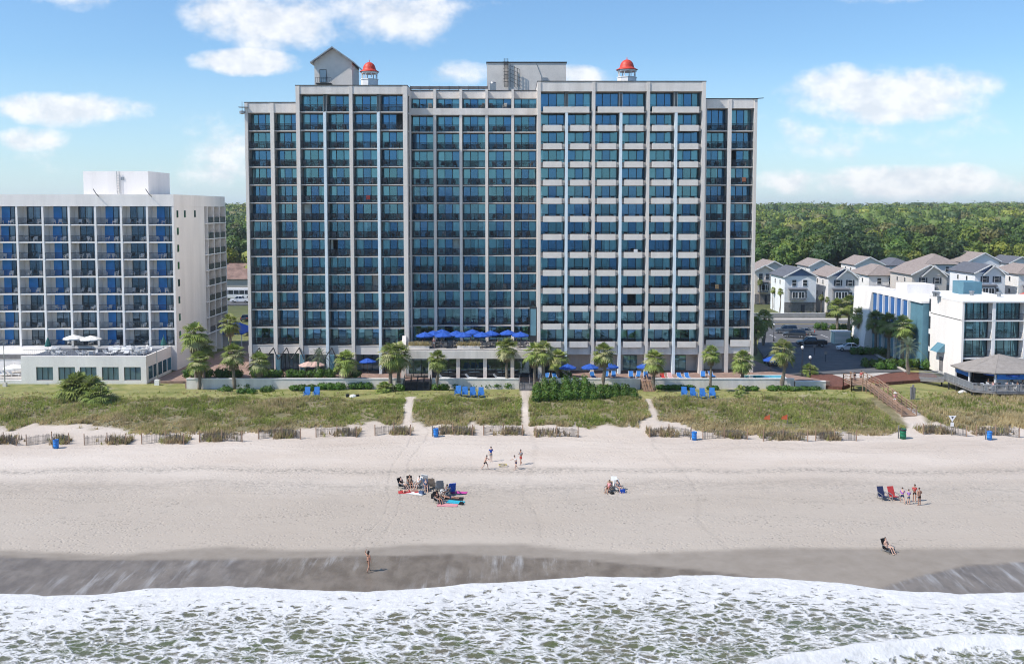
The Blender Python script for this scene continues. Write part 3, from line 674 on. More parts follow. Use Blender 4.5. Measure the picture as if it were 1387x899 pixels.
# ---- podium with the dining terrace (part of the hotel)
PZ = 7.65; PY = 145.6; px0, px1 = X_(549, PY, 500), X_(745, PY, 500)
mb = MB(); mb.box(px0, px1, PY, 153.3, PZ-.35, PZ); mb.build('terrace_floor', MT['concpave'], tower)
mb = MB(); z0, z1 = Z_(485, PY), Z_(475.3, PY)
mb.box(px0-.1, px1, PY-.5, PY-.2, z0, z1+.1); mb.box(px0-.1, px1, PY-.199, PY+.6, z0-.02, z0+.35); mb.build('terrace_parapet', MT['concrete'], tower)
mb = MB(); mb.box(px0-.05, px1, PY+.3, PY+.7, PZ-1.2, PZ-.36); mb.build('terrace_beam', MT['concrete'], tower)
for px in (546, 582.5, 620.5, 657, 694, 731):
    mb = MB(); x = X_(px, PY, 500); mb.box(x-.28, x+.28, PY-.1, PY+.5, TERR, z0-.03); o = mb.build('terrace_pillar', MT['column'], tower)
    l = MB(); l.cbox(x, PY-.16, TERR+3.0, .16, .1, .28); l.build('wall_lamp', MT['white'], o)
xsP = [X_(p, PY, 500) for p in (546, 582.5, 620.5, 657, 694, 731)]
for k in range(5):
    mb = MB(); window_geo(mb, xsP[k]+.29, xsP[k+1]-.29, TERR+.02, PZ-1.22, PY+1.4, 3, ft=.08); mb.build('terrace_window', [MT['frame'], MT['clear']], tower)
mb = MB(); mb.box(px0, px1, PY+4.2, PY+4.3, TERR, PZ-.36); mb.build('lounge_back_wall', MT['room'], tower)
mb = MB(); railing_geo(mb, px0, px1-.2, PZ, PY+1.3, 1.05, .25, .03); mb.build('terrace_railing', MT['greywood'], tower)
# slanting stair down to the pool deck, right of the terrace
mb = MB(); xa, xb = X_(727, 147, 460), X_(772, 146, 495)
za, zb = Z_(461, 147)-.1, Z_(494, 147)
for yy in (145.5, 147.3):
    mb.add([(xa,yy,za-1.4),(xa,yy+.2,za-1.4),(xa,yy,za),(xa,yy+.2,za),(xb,yy,zb-1.0),(xb,yy+.2,zb-1.0),(xb,yy,zb),(xb,yy+.2,zb)], [(0,4,6,2),(1,3,7,5),(2,6,7,3),(0,1,5,4),(0,2,3,1),(4,5,7,6)])
for k in range(18): mb.box(xa+(xb-xa)*k/18, xa+(xb-xa)*(k+1)/18, 145.71, 147.29, za-1.5+(zb-za)*(k+1)/18-.15, za-1.5+(zb-za)*(k+1)/18)
mb.build('outside_stair', MT['concrete'], tower)

# ---------------------------------------------------------------- white hotel at the left
wh = empty('white_hotel', (X_(100, 158), 160, 2.4), 0, 'white eight-storey hotel with blue curtained balconies at the left edge', 'hotel')
YW = 158.0; ex = [-12.9, 22.7, 57.9, 93.5, 129.2, 164.2, 199.5, 235]
CX = [X_(p, YW) for p in ex]; bw = CX[2]-CX[1]; CX = [CX[0]-bw*2, CX[0]-bw] + CX
sy = [468.5, 444.8, 421.2, 397.8, 374.3, 350.9, 327.6, 304]; SZ = [Z_(p, YW) for p in sy]; FH2 = (SZ[7]-SZ[0])/7
ZT = Z_(263.5, YW); ZH = Z_(279.5, YW); XR = CX[-1]; YB = 186.0
mb = MB(); mb.box(CX[0], XR-1.5, YW+2.8, YB-.02, 2.4, ZT-.3); mb.build('room_block', MT['white'], wh)
mb = MB(); mb.box(CX[0], XR-.3, YW+2.75, YW+2.79, 2.4, ZT-.5); mb.build('room_back', MT['room'], wh)
mb = MB(); mb.box(CX[0], XR+.12, YW-.1, YB, ZH, ZT); mb.build('parapet', MT['whitew'], wh)
mb = MB(); mb.box(XR-.25, XR+.10, YW-.05, YW+15.6, 2.4, ZH-.01); side = mb.build('side_wall', MT['whitew'], wh)
mb = MB(); mb.box(CX[0], XR-.26, YW-.02, YW+2.8, 2.4, SZ[0]-.01); mb.build('lower_wall', MT['whitew'], wh)
for fi in range(8):
    mb = MB(); mb.box(CX[0], XR-.26, YW, YW+2.74, SZ[fi]-.2, SZ[fi]+.0); mb.build('balcony_slab', MT['white'], wh)
for cx in CX[:-1]:
    mb = MB(); mb.box(cx-.17, cx+.17, YW-.06, YW+1.84, SZ[0]+.001, ZH-.01); mb.build('balcony_divider', MT['white'], wh)
WB = []
for bi in range(len(CX)-1):
    a, b = CX[bi]+.17, CX[bi+1]-.17
    if bi+2 == len(CX): b = XR-.26
    for fi in range(8):
        z = SZ[fi]; zt_ = (SZ[fi+1]-.2) if fi < 7 else ZH
        vis = bi >= 2
        mb = MB(); Yw = YW+1.85
        wl_ = .75 if (bi+fi) % 2 else .55
        mb.box(a, a+wl_, Yw, Yw+.15, z, zt_); mb.build('balcony_back_wall', MT['whitew'], wh)
        blue = (bi % 2 == 0) if random.random() < .85 else (random.random() < .5)
        mb = MB(); window_geo(mb, a+wl_+.02, b-.02, z+.02, zt_-.02, Yw+.08, 3, ft=.07)
        wo = mb.build('window', [MT['frame'], MT['clear']], wh)
        cb = MB(); pw = (b-a-wl_)/3
        if blue:
            bd = MB(); bd.box(a+wl_+.03, a+wl_+pw*random.uniform(1.1, 1.4), Yw-.05, Yw+.02, z+.03, zt_-.06); bd.build('blue_door', MT['bluedoor'], wh)
        q = random.random(); cb.mi = 1
        if q < .5: curtain_geo(cb, b-pw*random.uniform(.7, 1.9), b-.08, z+.06, zt_-.1, Yw+.24)
        elif q < .75: curtain_geo(cb, a+wl_+pw*1.3, a+wl_+pw*2.1, z+.06, zt_-.1, Yw+.24)
        if cb.f: cb.build('curtain', [MT['bluedoor'], MT['curtain_w']], wo)
        mb = MB(); railing_geo(mb, a, b, z, YW+.1, 1.05, .13, .022); mb.build('balcony_railing', MT['rail'], wh)
        if vis: WB.append((bi-1, fi, a, b, z))
# side wall: small windows, grey corner block with stacked balconies at the back
for fi in range(8):
    for t in ((YW+1.2, .5), ) + (((YW+4.8, .5), (YW+10.0, .5)) if fi == 7 else ()):
        mb = MB(); z = SZ[fi]+1.1; mb.mi = 0; mb.box(XR+.101, XR+.14, t[0], t[0]+t[1]*1.6, z, z+1.2); mb.mi = 1; mb.box(XR+.141, XR+.15, t[0]+.08, t[0]+t[1]*1.6-.08, z+.08, z+1.12); mb.build('side_window', [MT['frame'], MT['glass']], wh)
for fi in range(8):
    z = SZ[fi]-(.0)
    mb = MB(); mb.box(XR-1.4, XR+.25, YW+15.7, YB-.05, z-.18, z); mb.build('side_balcony_slab', MT['white'], wh)
    for k in range(3):
        y0 = YW+17.2+k*3.62; mb = MB(); mb.box(XR+.12, XR+.16, y0+.05, y0+3.40, z+.02, z+1.05); mb.build('side_balcony_screen', MT['rail'], wh)
        mb = MB(); mb.box(XR-1.0, XR-.95, y0+.1, y0+3.35, z+.05, z+2.4); mb.build('side_window', MT['glass'], wh)
for k in range(4):
    y0 = YW+17.0+k*3.64; mb = MB(); mb.box(XR-1.2, XR+.24, y0, y0+.2, 2.4, ZH-.02); mb.build('side_fin', MT['white'], wh)
mb = MB(); mb.box(X_(113, 168, 250), X_(201, 168, 250), 168, 178.5, ZT-.3, Z_(232, 168)); po = mb.build('lift_room', MT['whitew'], wh)
mb = MB(); x = X_(159, 168, 250)
mb.bar((x, 167.8, Z_(262, 168)), (x, 167.8, Z_(232, 168)), .06); mb.bar((x+.45, 167.8, Z_(262, 168)), (x+.45, 167.8, Z_(232, 168)), .06)
for k in range(14): mb.bar((x, 167.8, ZT+k*.28), (x+.45, 167.8, ZT+k*.28), .04)
mb.box(x+.7, x+1.2, 167.9, 167.99, Z_(244, 168), Z_(240, 168)); mb.build('roof_ladder', MT['metal'], po)
for px in (132, 203):
    mb = MB(); x = X_(px, YW); mb.tube([(x-.8, YW+.6, ZT+.9), (x, YW-.2, ZT+.1), (x+.6, YW-.6, ZT-.35)], .07, 6); mb.build('roof_pipe', MT['dark'], wh)
# pool podium with sun deck roof
PW = 147.0; WX1 = X_(196.8, PW, 484)+.1; WX0 = X_(28, PW, 484); WZ = Z_(483.6, PW); GZW = 2.0
mb = MB(); mb.box(WX0, WX1-.3, PW+.4, YW-.03, GZW, WZ-.3); mb.build('podium', MT['white'], wh)
mb = MB(); mb.box(WX0+.02, WX1-.3, PW+.6, YW-.04, WZ-.299, WZ-.25); mb.build('sun_deck', mat('blue_grey_deck', (.10,.115,.15), .8, .15, 1), wh)
win = [X_(p, PW, 505) for p in (49, 79, 108, 138, 168)]; z0, z1 = Z_(515, PW), Z_(497, PW); ww = X_(71.8, PW, 505)-X_(49, PW, 505)
mb = MB(); cur = WX0
mb.box(WX0, WX1, PW, PW+.39, z1, WZ+.15); mb.box(WX0-9, WX1, PW, PW+.39, GZW, z0)
for x in win: mb.box(cur, x, PW, PW+.39, z0, z1); cur = x+ww
mb.box(cur, WX1, PW, PW+.39, z0, z1)
mb.build('podium_front', MT['whitew'], wh)
for x in win:
    mb = MB(); window_geo(mb, x+.01, x+ww-.01, z0+.01, z1-.01, PW+.2, 3, ft=.07); mb.build('podium_window', [MT['frame'], MT['clear']], wh)
mb = MB(); mb.box(WX1-.29, WX1+.0, PW+.4, YW+.0, GZW, WZ+.15); mb.build('podium_side', MT['whitew'], wh)
for k in range(5):
    y0 = PW+.9+k*2.05; mb = MB(); mb.box(WX1+.003, WX1+.03, y0, y0+1.65, z0, z1-.1); mb.build('podium_window', MT['glass'], wh)
mb = MB(); railing_geo(mb, WX0, WX1-.3, WZ-.25, PW+.7, 1.3, .3, .02); mb.build('deck_railing', MT['metal'], wh)
mb = MB(); mb.box(WX0-12, WX0, PW+7, YW-.05, GZW, WZ-.5); mb.build('pool_bar', MT['whitew'], wh)
mb = MB(); mb.box(WX0-12, WX0-.2, PW+6.9, PW+6.99, 4.9, 5.6); mb.build('pool_bar_opening', MT['greywood'], wh)

# ---------------------------------------------------------------- low hotel at the right with annex
rh = empty('low_hotel', (X_(1345, 147), 150, 2.6), 0, 'white low hotel with three floors of balconies and a blue awning at the right', 'hotel')
YR = 147.0; XL = X_(1303.5, YR, 420); RC = [X_(p, YR, 440) for p in (1305.5, 1346, 1389, 1431)]; RS = [Z_(p, YR) for p in (510, 484.8, 459.2, 434)]; RT = Z_(408.5, YR)
mb = MB(); mb.box(XL, RC[-1]+4, YR+2.2, YR+11.7, 2.6, RT-.15); mb.build('room_block', MT['white'], rh)
mb = MB(); mb.box(XL+.3, RC[-1]+4, YR+2.15, YR+2.19, 2.6, RT-.3); mb.build('room_back', MT['room'], rh)
mb = MB(); mb.box(XL-.06, RC[-1]+4.1, YR-.3, YR+11.75, RT-.14, RT+.12); mb.build('flat_roof', MT['white'], rh)
mb = MB(); mb.box(XL-.02, XL+.3, YR-.1, YR+11.0, 2.6, RT-.145); mb.mi = 1; mb.box(XL-.04, XL-.021, YR, YR+11.0, RS[3]-.05, RS[3]+.05); mb.build('end_wall', [MT['whitew'], MT['dark']], rh)
for zc in RS: 
    mb = MB(); mb.box(XL-.05, XL+.1, YR+11.01, YR+11.6, zc+.25, zc+2.3); mb.build('stair_window', MT['frame'], rh)
for i, z in enumerate(RS[1:]+[RS[0]]):
    mb = MB(); mb.box(XL+.31, RC[-1]+4, YR, YR+2.14, z-.17, z); mb.build('balcony_slab', MT['white'], rh)
for bi in range(3):
    xx = RC[bi+1]; mb = MB()   # tapering divider walls
    zt_ = RT-.15
    for i in range(4):
        z = RS[i]; zz = RS[i+1]-.18 if i < 3 else zt_
        y0, y1 = YR+1.3, YR+.05
        mb.add([(xx-.14,y0-.95,z),(xx+.14,y0-.95,z),(xx+.14,YR+1.55,z),(xx-.14,YR+1.55,z),(xx-.14,y1,zz),(xx+.14,y1,zz),(xx+.14,YR+1.55,zz),(xx-.14,YR+1.55,zz)],
               [(0,3,2,1),(4,5,6,7),(0,1,5,4),(1,2,6,5),(2,3,7,6),(3,0,4,7)])
        mb.cbox(xx, YR+.02, (z+zz)/2, .5, .1, zz-z)
    mb.build('balcony_divider', MT['white'], rh)
    for fi in range(4):
        z = RS[fi]; zt_ = RS[fi+1]-.17 if fi < 3 else RT-.14
        a, b = (RC[bi]+.26 if bi else XL+.31), RC[bi+1]-.26
        mb = MB(); window_geo(mb, a, b, z+.02, zt_-.02, YR+1.6, 4); wo = mb.build('window', [MT['frame'], MT['glass']], rh)
        cb = MB()
        for k in range(2): 
            xx2 = a+(b-a)*random.uniform(.1, .75); curtain_geo(cb, xx2, xx2+random.uniform(.35, .8), z+.05, zt_-.1, YR+1.8)
        cb.build('curtain', MT['curtain_w'], wo)
        mb = MB(); railing_geo(mb, a, b, z, YR+.18, 1.05, .12, .02); mb.build('balcony_railing', MT['rail'], rh)
mb = MB(); y0 = YR+5.5; z = 6.2   # awning over the side door
mb.add([(XL-.03,y0,z+1.3),(XL-.03,y0+2.6,z+1.3),(XL-1.3,y0+2.6,z),(XL-1.3,y0,z),(XL-.03,y0,z),(XL-.03,y0+2.6,z)], [(0,1,2,3),(0,3,4),(1,5,2)]); mb.build('awning', MT['teal'], rh)
mb = MB(); mb.box(XL-.06, XL-.03, y0+.5, y0+1.8, 3.0, 5.3); mb.build('side_door', MT['greywood'], rh)
# annex behind with blue glazed upper floor; tower shade is toned into the teal walls
AX = XL-.9; AY0, AY1 = YR+12.0, 181.0; AZ = 13.6
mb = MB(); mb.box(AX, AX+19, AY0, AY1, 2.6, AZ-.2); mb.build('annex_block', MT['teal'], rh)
mb = MB(); mb.box(AX-.3, AX+19.1, AY0-.05, AY1+.1, AZ-.19, AZ+.1); mb.build('annex_roof', MT['white'], rh)
nb = 6
for k in range(nb):
    y0 = AY0+5+k*(AY1-AY0-5.4)/nb; dy_ = (AY1-AY0-5.4)/nb
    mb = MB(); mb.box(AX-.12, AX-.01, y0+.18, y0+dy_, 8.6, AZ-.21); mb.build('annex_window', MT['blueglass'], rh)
    mb = MB(); mb.box(AX-.5, AX-.02, y0-.1, y0+.15, 2.6, AZ-.21); mb.build('annex_pillar', MT['white'], rh)
mb = MB(); mb.add([(AX-1.6,181.2,2.6),(AX+5,181.2,2.6),(AX+5,190.5,2.6),(AX-.6,190.5,2.6),(AX-.2,181.2,AZ+.2),(AX+5,181.2,AZ+.2),(AX+5,190.5,AZ+.2),(AX-.2,190.5,AZ+.2)],
       [(0,3,2,1),(4,5,6,7),(0,1,5,4),(1,2,6,5),(2,3,7,6),(3,0,4,7)]); mb.build('stair_tower', MT['whitew'], rh)
mb = MB(); mb.box(AX+3, AX+8, 173, 178, AZ+.1, Z_(384, 175)); mb.build('roof_hut', MT['whitew'], rh)
mb = MB(); mb.box(X_(1305, 160, 390), X_(1330, 160, 390), 160, 164, RT-.1, Z_(382, 160)); mb.build('roof_hut', MT['teal'], rh)
for px, py_ in ((1266, 398), (1316, 399), (1353, 397), (1270, 391)):
    mb = MB(); Yv = 152+random.random()*5; x = X_(px, Yv, 400); mb.lathe(x, Yv, [(.3, RT+.1), (.3, RT+.6), (.42, RT+.65), (.42, RT+.85), (0, RT+.95)], 10); mb.build('roof_vent', MT['metal'], rh)
# ================================================================ GROUND SURFACES BEHIND THE DUNES
def sheet(name, pts, z, th, m, label, kind='structure'):
    mb = MB(); P_ = [(p.x, p.y) if hasattr(p, 'x') else p for p in pts]
    a_ = sum(P_[i][0]*P_[(i+1)%len(P_)][1]-P_[(i+1)%len(P_)][0]*P_[i][1] for i in range(len(P_)))
    if a_ < 0: P_ = P_[::-1]
    mb.prism(P_, z-th, z); return tag(mb.build(name, m), label, None, None, kind)
sheet('terrace', [(-49.3,143.35),(48,143.35),(43,150),(40,178),(-43,178),(-49.3,158)], TERR, 1.6, MT['brickpave'], 'paved pool terrace in front of the tall hotel')
for nm, pts in (('parking_road', [(1050,508),(1226,504),(1166,470),(1138,455),(1118,445),(1030,443),(1026,470)]),):
    sheet(nm, [G(x, y, 2.5) for x, y in pts], 2.62, .6, MT['asphalt'], 'asphalt drive beside the tall hotel')
sheet('street', [(20,214.2),(400,214.2),(400,226),(20,226)], 2.66, .5, MT['asphalt'], 'asphalt street before the houses')
sheet('street', [(-400,262),(-40,262),(-40,274),(-400,274)], 3.0, .6, MT['asphalt'], 'asphalt street behind the white hotel')
sheet('pavement', [(20,227),(400,227),(400,230.5),(20,230.5)], 2.85, .5, MT['concpave'], 'pale pavement before the houses')
sheet('side_drive', [(-56,147.5),(-49.6,147.5),(-49.6,150),(-43.5,190),(-38,256),(-48,256),(-54,190)], 2.45, .5, MT['brickpave'], 'brick drive between the two hotels')
sheet('pavement', [G(1128,506.8,2.6), G(1206,504.2,2.6), G(1180,510,2.6), G(1166,518,2.4), G(1160,519,2.4)], 2.60, .5, MT['concpave'], 'pale pavement leading to the boardwalk')
sheet('mulch_bed', [G(1098,507.5,2.5), G(1127,507,2.5), G(1158,519,2.4), G(1140,526,2.3), G(1110,524,2.3), G(1100,520,2.3)], 2.56, .6, MT['mulch'], 'red brown mulch left of the pale pavement')
sheet('mulch_bed', [G(1176,514,2.5), G(1190,507,2.6), G(1225,503,2.6), G(1262,505,2.6), G(1278,513,2.5), G(1240,516,2.4), G(1200,519,2.4)], 2.575, .6, MT['mulch'], 'red brown mulch right of the pale pavement')
sheet('kerb', [G(1226,504,2.6), G(1166,470,2.6), G(1138,455,2.6), G(1140.5,454.6,2.6), G(1169,469.5,2.6), G(1230,503.6,2.6)], 2.74, .5, MT['concpave'], 'pale kerb along the drive')
mb = MB()
for k in range(9): mb.cbox(X_(1048, 190)+k*2.7, 199, 2.632, .12, 5.0, .008)
mb.mi = 1; mb.cbox(55, 220.1, 2.668, 70, .14, .008); mb.cbox(55, 219.8, 2.668, 70, .14, .008)
tag(mb.build('road_marking', [MT['white'], mat('yellow_road_paint', (.5,.36,.06), .7)]), 'painted bay lines on the parking road', None, None, 'structure')

# ---------------------------------------------------------------- seawall
def wallthing(name, x0, x1, y, z0, z1, label, th=.3):
    t = empty(name, ((x0+x1)/2, y, z0), 0, label, 'wall')
    m = MB(); m.box(x0, x1, y-th/2, y+th/2, z0, z1-.1); m.build('wall_face', MT['concrete'], t)
    m = MB(); m.box(x0-.05, x1+.05, y-th/2-.07, y+th/2+.07, z1-.099, z1); m.build('coping', MT['white'], t)
WY = 143.1
for (a, b, lb) in ((253, 548, 'long pale seawall left of the terrace steps under the palms'), (585, 703, 'pale seawall before the dining terrace windows, between two flights of steps'), (731, 867, 'pale seawall mostly behind the big green shrubs'), (884, 1075, 'pale seawall behind the right row of blue lawn chairs')):
    wallthing('seawall', X_(a, WY, 520), X_(b, WY, 520), WY, 1.6, 3.66, lb)
wallthing('seawall', X_(1077, 142.8, 520), X_(1118, 142.8, 520), 142.8, 1.6, 3.3, 'short pale wall section at the right end by the mulch bed')
t = empty('swimming_pool', (X_(1035, 147, 510), 147, TERR), 0, 'small turquoise pool right of the tall hotel behind the wall', 'pool')
m = MB(); xa, xb = X_(1005, 147, 510), X_(1062, 147, 510); m.box(xa, xb, 144.6, 148, TERR+.004, TERR+.12); m.build('pool_rim', MT['white'], t)
m = MB(); m.box(xa+.3, xb-.3, 144.9, 147.7, TERR+.121, TERR+.14); m.build('water', mat('pool_water', (.05,.33,.38), .05, .1, 2), t)
# steps down to the lawn
def steps(pxa, pxb, y0, label, m_=MT['greywood'], zt=TERR, zb=2.2, n_=7, run=.34):
    xa, xb = X_(pxa, y0, 520), X_(pxb, y0, 520)
    t = empty('steps', ((xa+xb)/2, y0-n_*run, zb), 0, label, 'steps')
    for k in range(n_):
        mm = MB(); z = zt-(zt-zb)*(k+1)/(n_+1); yy = y0-k*run; mm.box(xa, xb, yy-run, yy-.004, z-.16, z); mm.build('tread', m_, t)
    for x in (xa-.06, xb+.06, (xa+xb)/2):
        mm = MB()
        for k in (0, n_//2, n_): z = zt-(zt-zb)*k/(n_+1); mm.bar((x, y0-k*run, z-.6), (x, y0-k*run, z+.95), .07)
        mm.bar((x, y0, zt+.95), (x, y0-n_*run, zt-(zt-zb)*n_/(n_+1)+.95), .07); mm.bar((x, y0, zt+.5), (x, y0-n_*run, zt-(zt-zb)*n_/(n_+1)+.5), .05); mm.build('handrail', m_, t)
    return t
steps(549, 566, 143.4, 'dark steps down from the terrace, beside the left dining window', MT['dark'])
steps(566.8, 583, 143.4, 'dark steps with rails, right neighbour of the left terrace steps', MT['dark'])
steps(704, 730, 143.4, 'weathered grey steps below the palms right of the dining terrace')
steps(868, 882, 143.4, 'pale wooden steps running down beside the green shrubs', MT['wood'], n_=10)

# ================================================================ VEGETATION
def quads(C, U, W_):      # centres, half axes
    V = np.stack([C-U-W_, C+U-W_, C+U+W_, C-U+W_], 1).reshape(-1, 3)
    return V, np.arange(len(V)).reshape(-1, 4)
def rand_axes(n_, size, g, asp=.6):
    d = g.normal(size=(n_, 3)); d /= np.linalg.norm(d, axis=1)[:, None]
    e = g.normal(size=(n_, 3)); e -= (e*d).sum(1)[:, None]*d; e /= np.linalg.norm(e, axis=1)[:, None]
    s = size*g.uniform(.6, 1.3, (n_, 1)); return d*s, e*s*asp
def cloudpts(blobs, per, g):
    out = []
    tv = sum(b[1][0]*b[1][1] for b in blobs)
    for c, r in blobs:
        k = max(4, int(per*r[0]*r[1]/tv)); d = g.normal(size=(k, 3)); d /= np.linalg.norm(d, axis=1)[:, None]
        rr = g.uniform(.62, 1.08, (k, 1))**.7; out.append(np.concatenate([np.array(c)+d*np.array(r)*rr, d], 1))
    return np.concatenate(out)
def out_axes(D, size, g, asp=.6, jit=.55):
    n_ = len(D); nn = D+g.normal(size=(n_, 3))*jit; nn /= np.linalg.norm(nn, axis=1)[:, None]
    d = g.normal(size=(n_, 3)); d -= (d*nn).sum(1)[:, None]*nn; d /= np.linalg.norm(d, axis=1)[:, None]; e = np.cross(nn, d)
    s = size*g.uniform(.6, 1.3, (n_, 1)); return d*s, e*s*asp
def ico(blobs, f=.78):
    bm = bmesh.new()
    for c, r in blobs:
        bmesh.ops.create_icosphere(bm, subdivisions=1, radius=1, matrix=Matrix.Translation(c) @ Matrix.Diagonal((r[0]*f, r[1]*f, r[2]*f, 1)))
    V = np.array([v.co[:] for v in bm.verts]); Fv = [tuple(v.index for v in f_.verts) for f_ in bm.faces]; bm.free(); return V, np.array(Fv)
def leafmesh(name, blobs, n_, size, mats, g, core=True, asp=.6):
    Cn = cloudpts(blobs, n_, g); U, W_ = out_axes(Cn[:, 3:], size, g, asp, .42); Cn = Cn[:, :3]; V, Fq = quads(Cn, U, W_)
    mi = (g.random(len(Fq)) < .1).astype(np.int32) if len(mats) > 1 else np.zeros(len(Fq), np.int32)
    if core:
        V2, F2 = ico(blobs); F2 = np.concatenate([F2, F2[:, 2:3]], 1)   # degenerate quads -> rebuilt as triangles below
        me = bpy.data.meshes.new(name)
        me.from_pydata([tuple(p) for p in np.concatenate([V, V2])], [], [tuple(f) for f in Fq] + [tuple(f[:3]+len(V)) for f in F2])
        for m_ in mats: me.materials.append(m_)
        me.polygons.foreach_set('material_index', np.concatenate([mi, np.zeros(len(F2), np.int32)])); me.update(); return me
    return npmesh(name, V, Fq, mats, mi)

# ---- palms
def fan_frond(V, Fc, org, yaw, pitch, L, rad, g, nl=12, dead=False):
    M_ = Matrix.Rotation(yaw, 3, 'Z'); d = Vector((math.cos(pitch), 0, math.sin(pitch)))
    p0 = Vector(org); pts = [p0 + M_ @ (d*L*t + Vector((0,0,-.35*L*t*t))) for t in (0, .5, 1)]
    side = M_ @ Vector((0, 1, 0)); w = .022
    for a, b in ((pts[0], pts[1]), (pts[1], pts[2])):
        o = len(V); V += [a-side*w, a+side*w, b+side*w, b-side*w]; Fc.append((o, o+1, o+2, o+3))
    dirv = (pts[2]-pts[1]).normalized(); up = side.cross(dirv)
    for k in range(nl):
        a = (k/(nl-1)-.5)*2*R(105 if not dead else 50); l = rad*(1-.25*abs(a)/2)*g.uniform(.85, 1.1)
        dd = dirv*math.cos(a)+side*math.sin(a); q = dd.cross(up).normalized()*.075*rad/1.0
        mid = pts[2]+dd*l*.55+Vector((0,0,-.05)); end = pts[2]+dd*l*.95+Vector((0,0,-.30*l-(.2 if dead else 0)))
        o = len(V); V += [pts[2], mid-q, end, mid+q]; Fc.append((o, o+1, o+2, o+3))
def fan_crown(seed):
    g = np.random.default_rng(seed); V, Fc, mi = [], [], []
    for k in range(46):
        n0 = len(Fc); u = k/45; pitch = R(88-122*u**.85) + g.normal()*.10
        fan_frond(V, Fc, (0, 0, .15-.3*u), k*2.4+g.normal()*.2, pitch, g.uniform(.75, 1.15), g.uniform(.85, 1.15), g)
        mi += [1 if g.random() < .25 else 0]*(len(Fc)-n0)
    return npmesh('crown', np.array([v[:] for v in V]), np.array(Fc), [MT['palmleaf'], MT['palmlight']], mi)
def dead_skirt(seed):
    g = np.random.default_rng(seed); V, Fc = [], []
    for k in range(14): fan_frond(V, Fc, (0, 0, -.35), k*2.4, R(g.uniform(-78, -55)), g.uniform(.6, .9), g.uniform(.5, .75), g, 8, True)
    return npmesh('dead_fronds', np.array([v[:] for v in V]), np.array(Fc), MT['palmdead'])
def trunk_mesh(seed, rad=.19):
    g = np.random.default_rng(seed); m = MB(); k = 26; lean = g.normal(size=2)*.05
    pts = [(lean[0]*math.sin(i/k*2.6)*3, lean[1]*math.sin(i/k*2.6)*3, i/k) for i in range(k+1)]; pts = [(p[0]*(1 if i < k else 1), p[1], p[2]) for i, p in enumerate(pts)]
    m.tube(pts, [rad*(1.25-.3*min(1, i/k*3))*(1+.10*(i % 2))*(1+.25*max(0, i/k-.75)*4*.5) for i in range(k+1)], 9)
    me = m.mesh('trunk', MT['palmbark']); return me, pts[-1]
CROWNS = [fan_crown(s) for s in (1, 2, 3, 4)]; SKIRTS = [dead_skirt(s) for s in (5, 6)]; TRUNKS = [trunk_mesh(s) for s in (7, 8, 9)]
def pinnate_crown(seed, L=2.7):
    g = np.random.default_rng(seed); V, Fc = [], []
    for k in range(34):
        u = k/33; pitch = R(80-105*u); yaw = k*2.4; M_ = Matrix.Rotation(yaw, 3, 'Z'); side = M_ @ Vector((0,1,0)); prev = None
        for i in range(15):
            t = i/14; x = L*t*math.cos(pitch)+L*.25*t*t*math.cos(pitch)*.3; z = L*t*math.sin(pitch)-1.25*L*.5*t*t*(.6+.4*math.cos(pitch))
            p = M_ @ Vector((x, 0, z))
            if prev is not None:
                o = len(V); V += [prev-side*.02, prev+side*.02, p+side*.02, p-side*.02]; Fc.append((o,o+1,o+2,o+3))
                for sg in (-1, 1):
                    l = .55*math.sin(math.pi*min(.96, t*.9+.12)); dd = (side*sg*.8+(p-prev).normalized()*.55+Vector((0,0,.12))).normalized(); q = (p-prev).normalized()*.035
                    o = len(V); V += [prev-q, prev+q, prev+dd*l+q*.2+Vector((0,0,-.12)), prev+dd*l-q*.2+Vector((0,0,-.12))]; Fc.append((o,o+1,o+2,o+3))
            prev = p
    return npmesh('crown', np.array([v[:] for v in V]), np.array(Fc), MT['palmblue'])
PIN = pinnate_crown(11)
def palm(px, base_py, crown_py, zb, label, s=1.0, pin=False, shade_i=0):
    b = G(px, base_py, zb); h = atY(px, crown_py, b.y).z - zb
    t = empty('palm_tree', b, random.random()*6.28, label, 'palm tree', 'palms around the hotels')
    tm, top = TRUNKS[random.randrange(3)]
    o = link('trunk', tm, t); o.scale = (s*.9+.1, s*.9+.1, h)
    o = link('crown', PIN if pin else CROWNS[random.randrange(4)], t, (top[0]*s, top[1]*s, h)); o.scale = (s,)*3; o.rotation_euler = (random.uniform(-.06,.06), random.uniform(-.06,.06), random.random()*6)
    if not pin and h > 2: o = link('dead_fronds', SKIRTS[random.randrange(2)], t, (top[0]*s, top[1]*s, h)); o.scale = (s,)*3
    return t
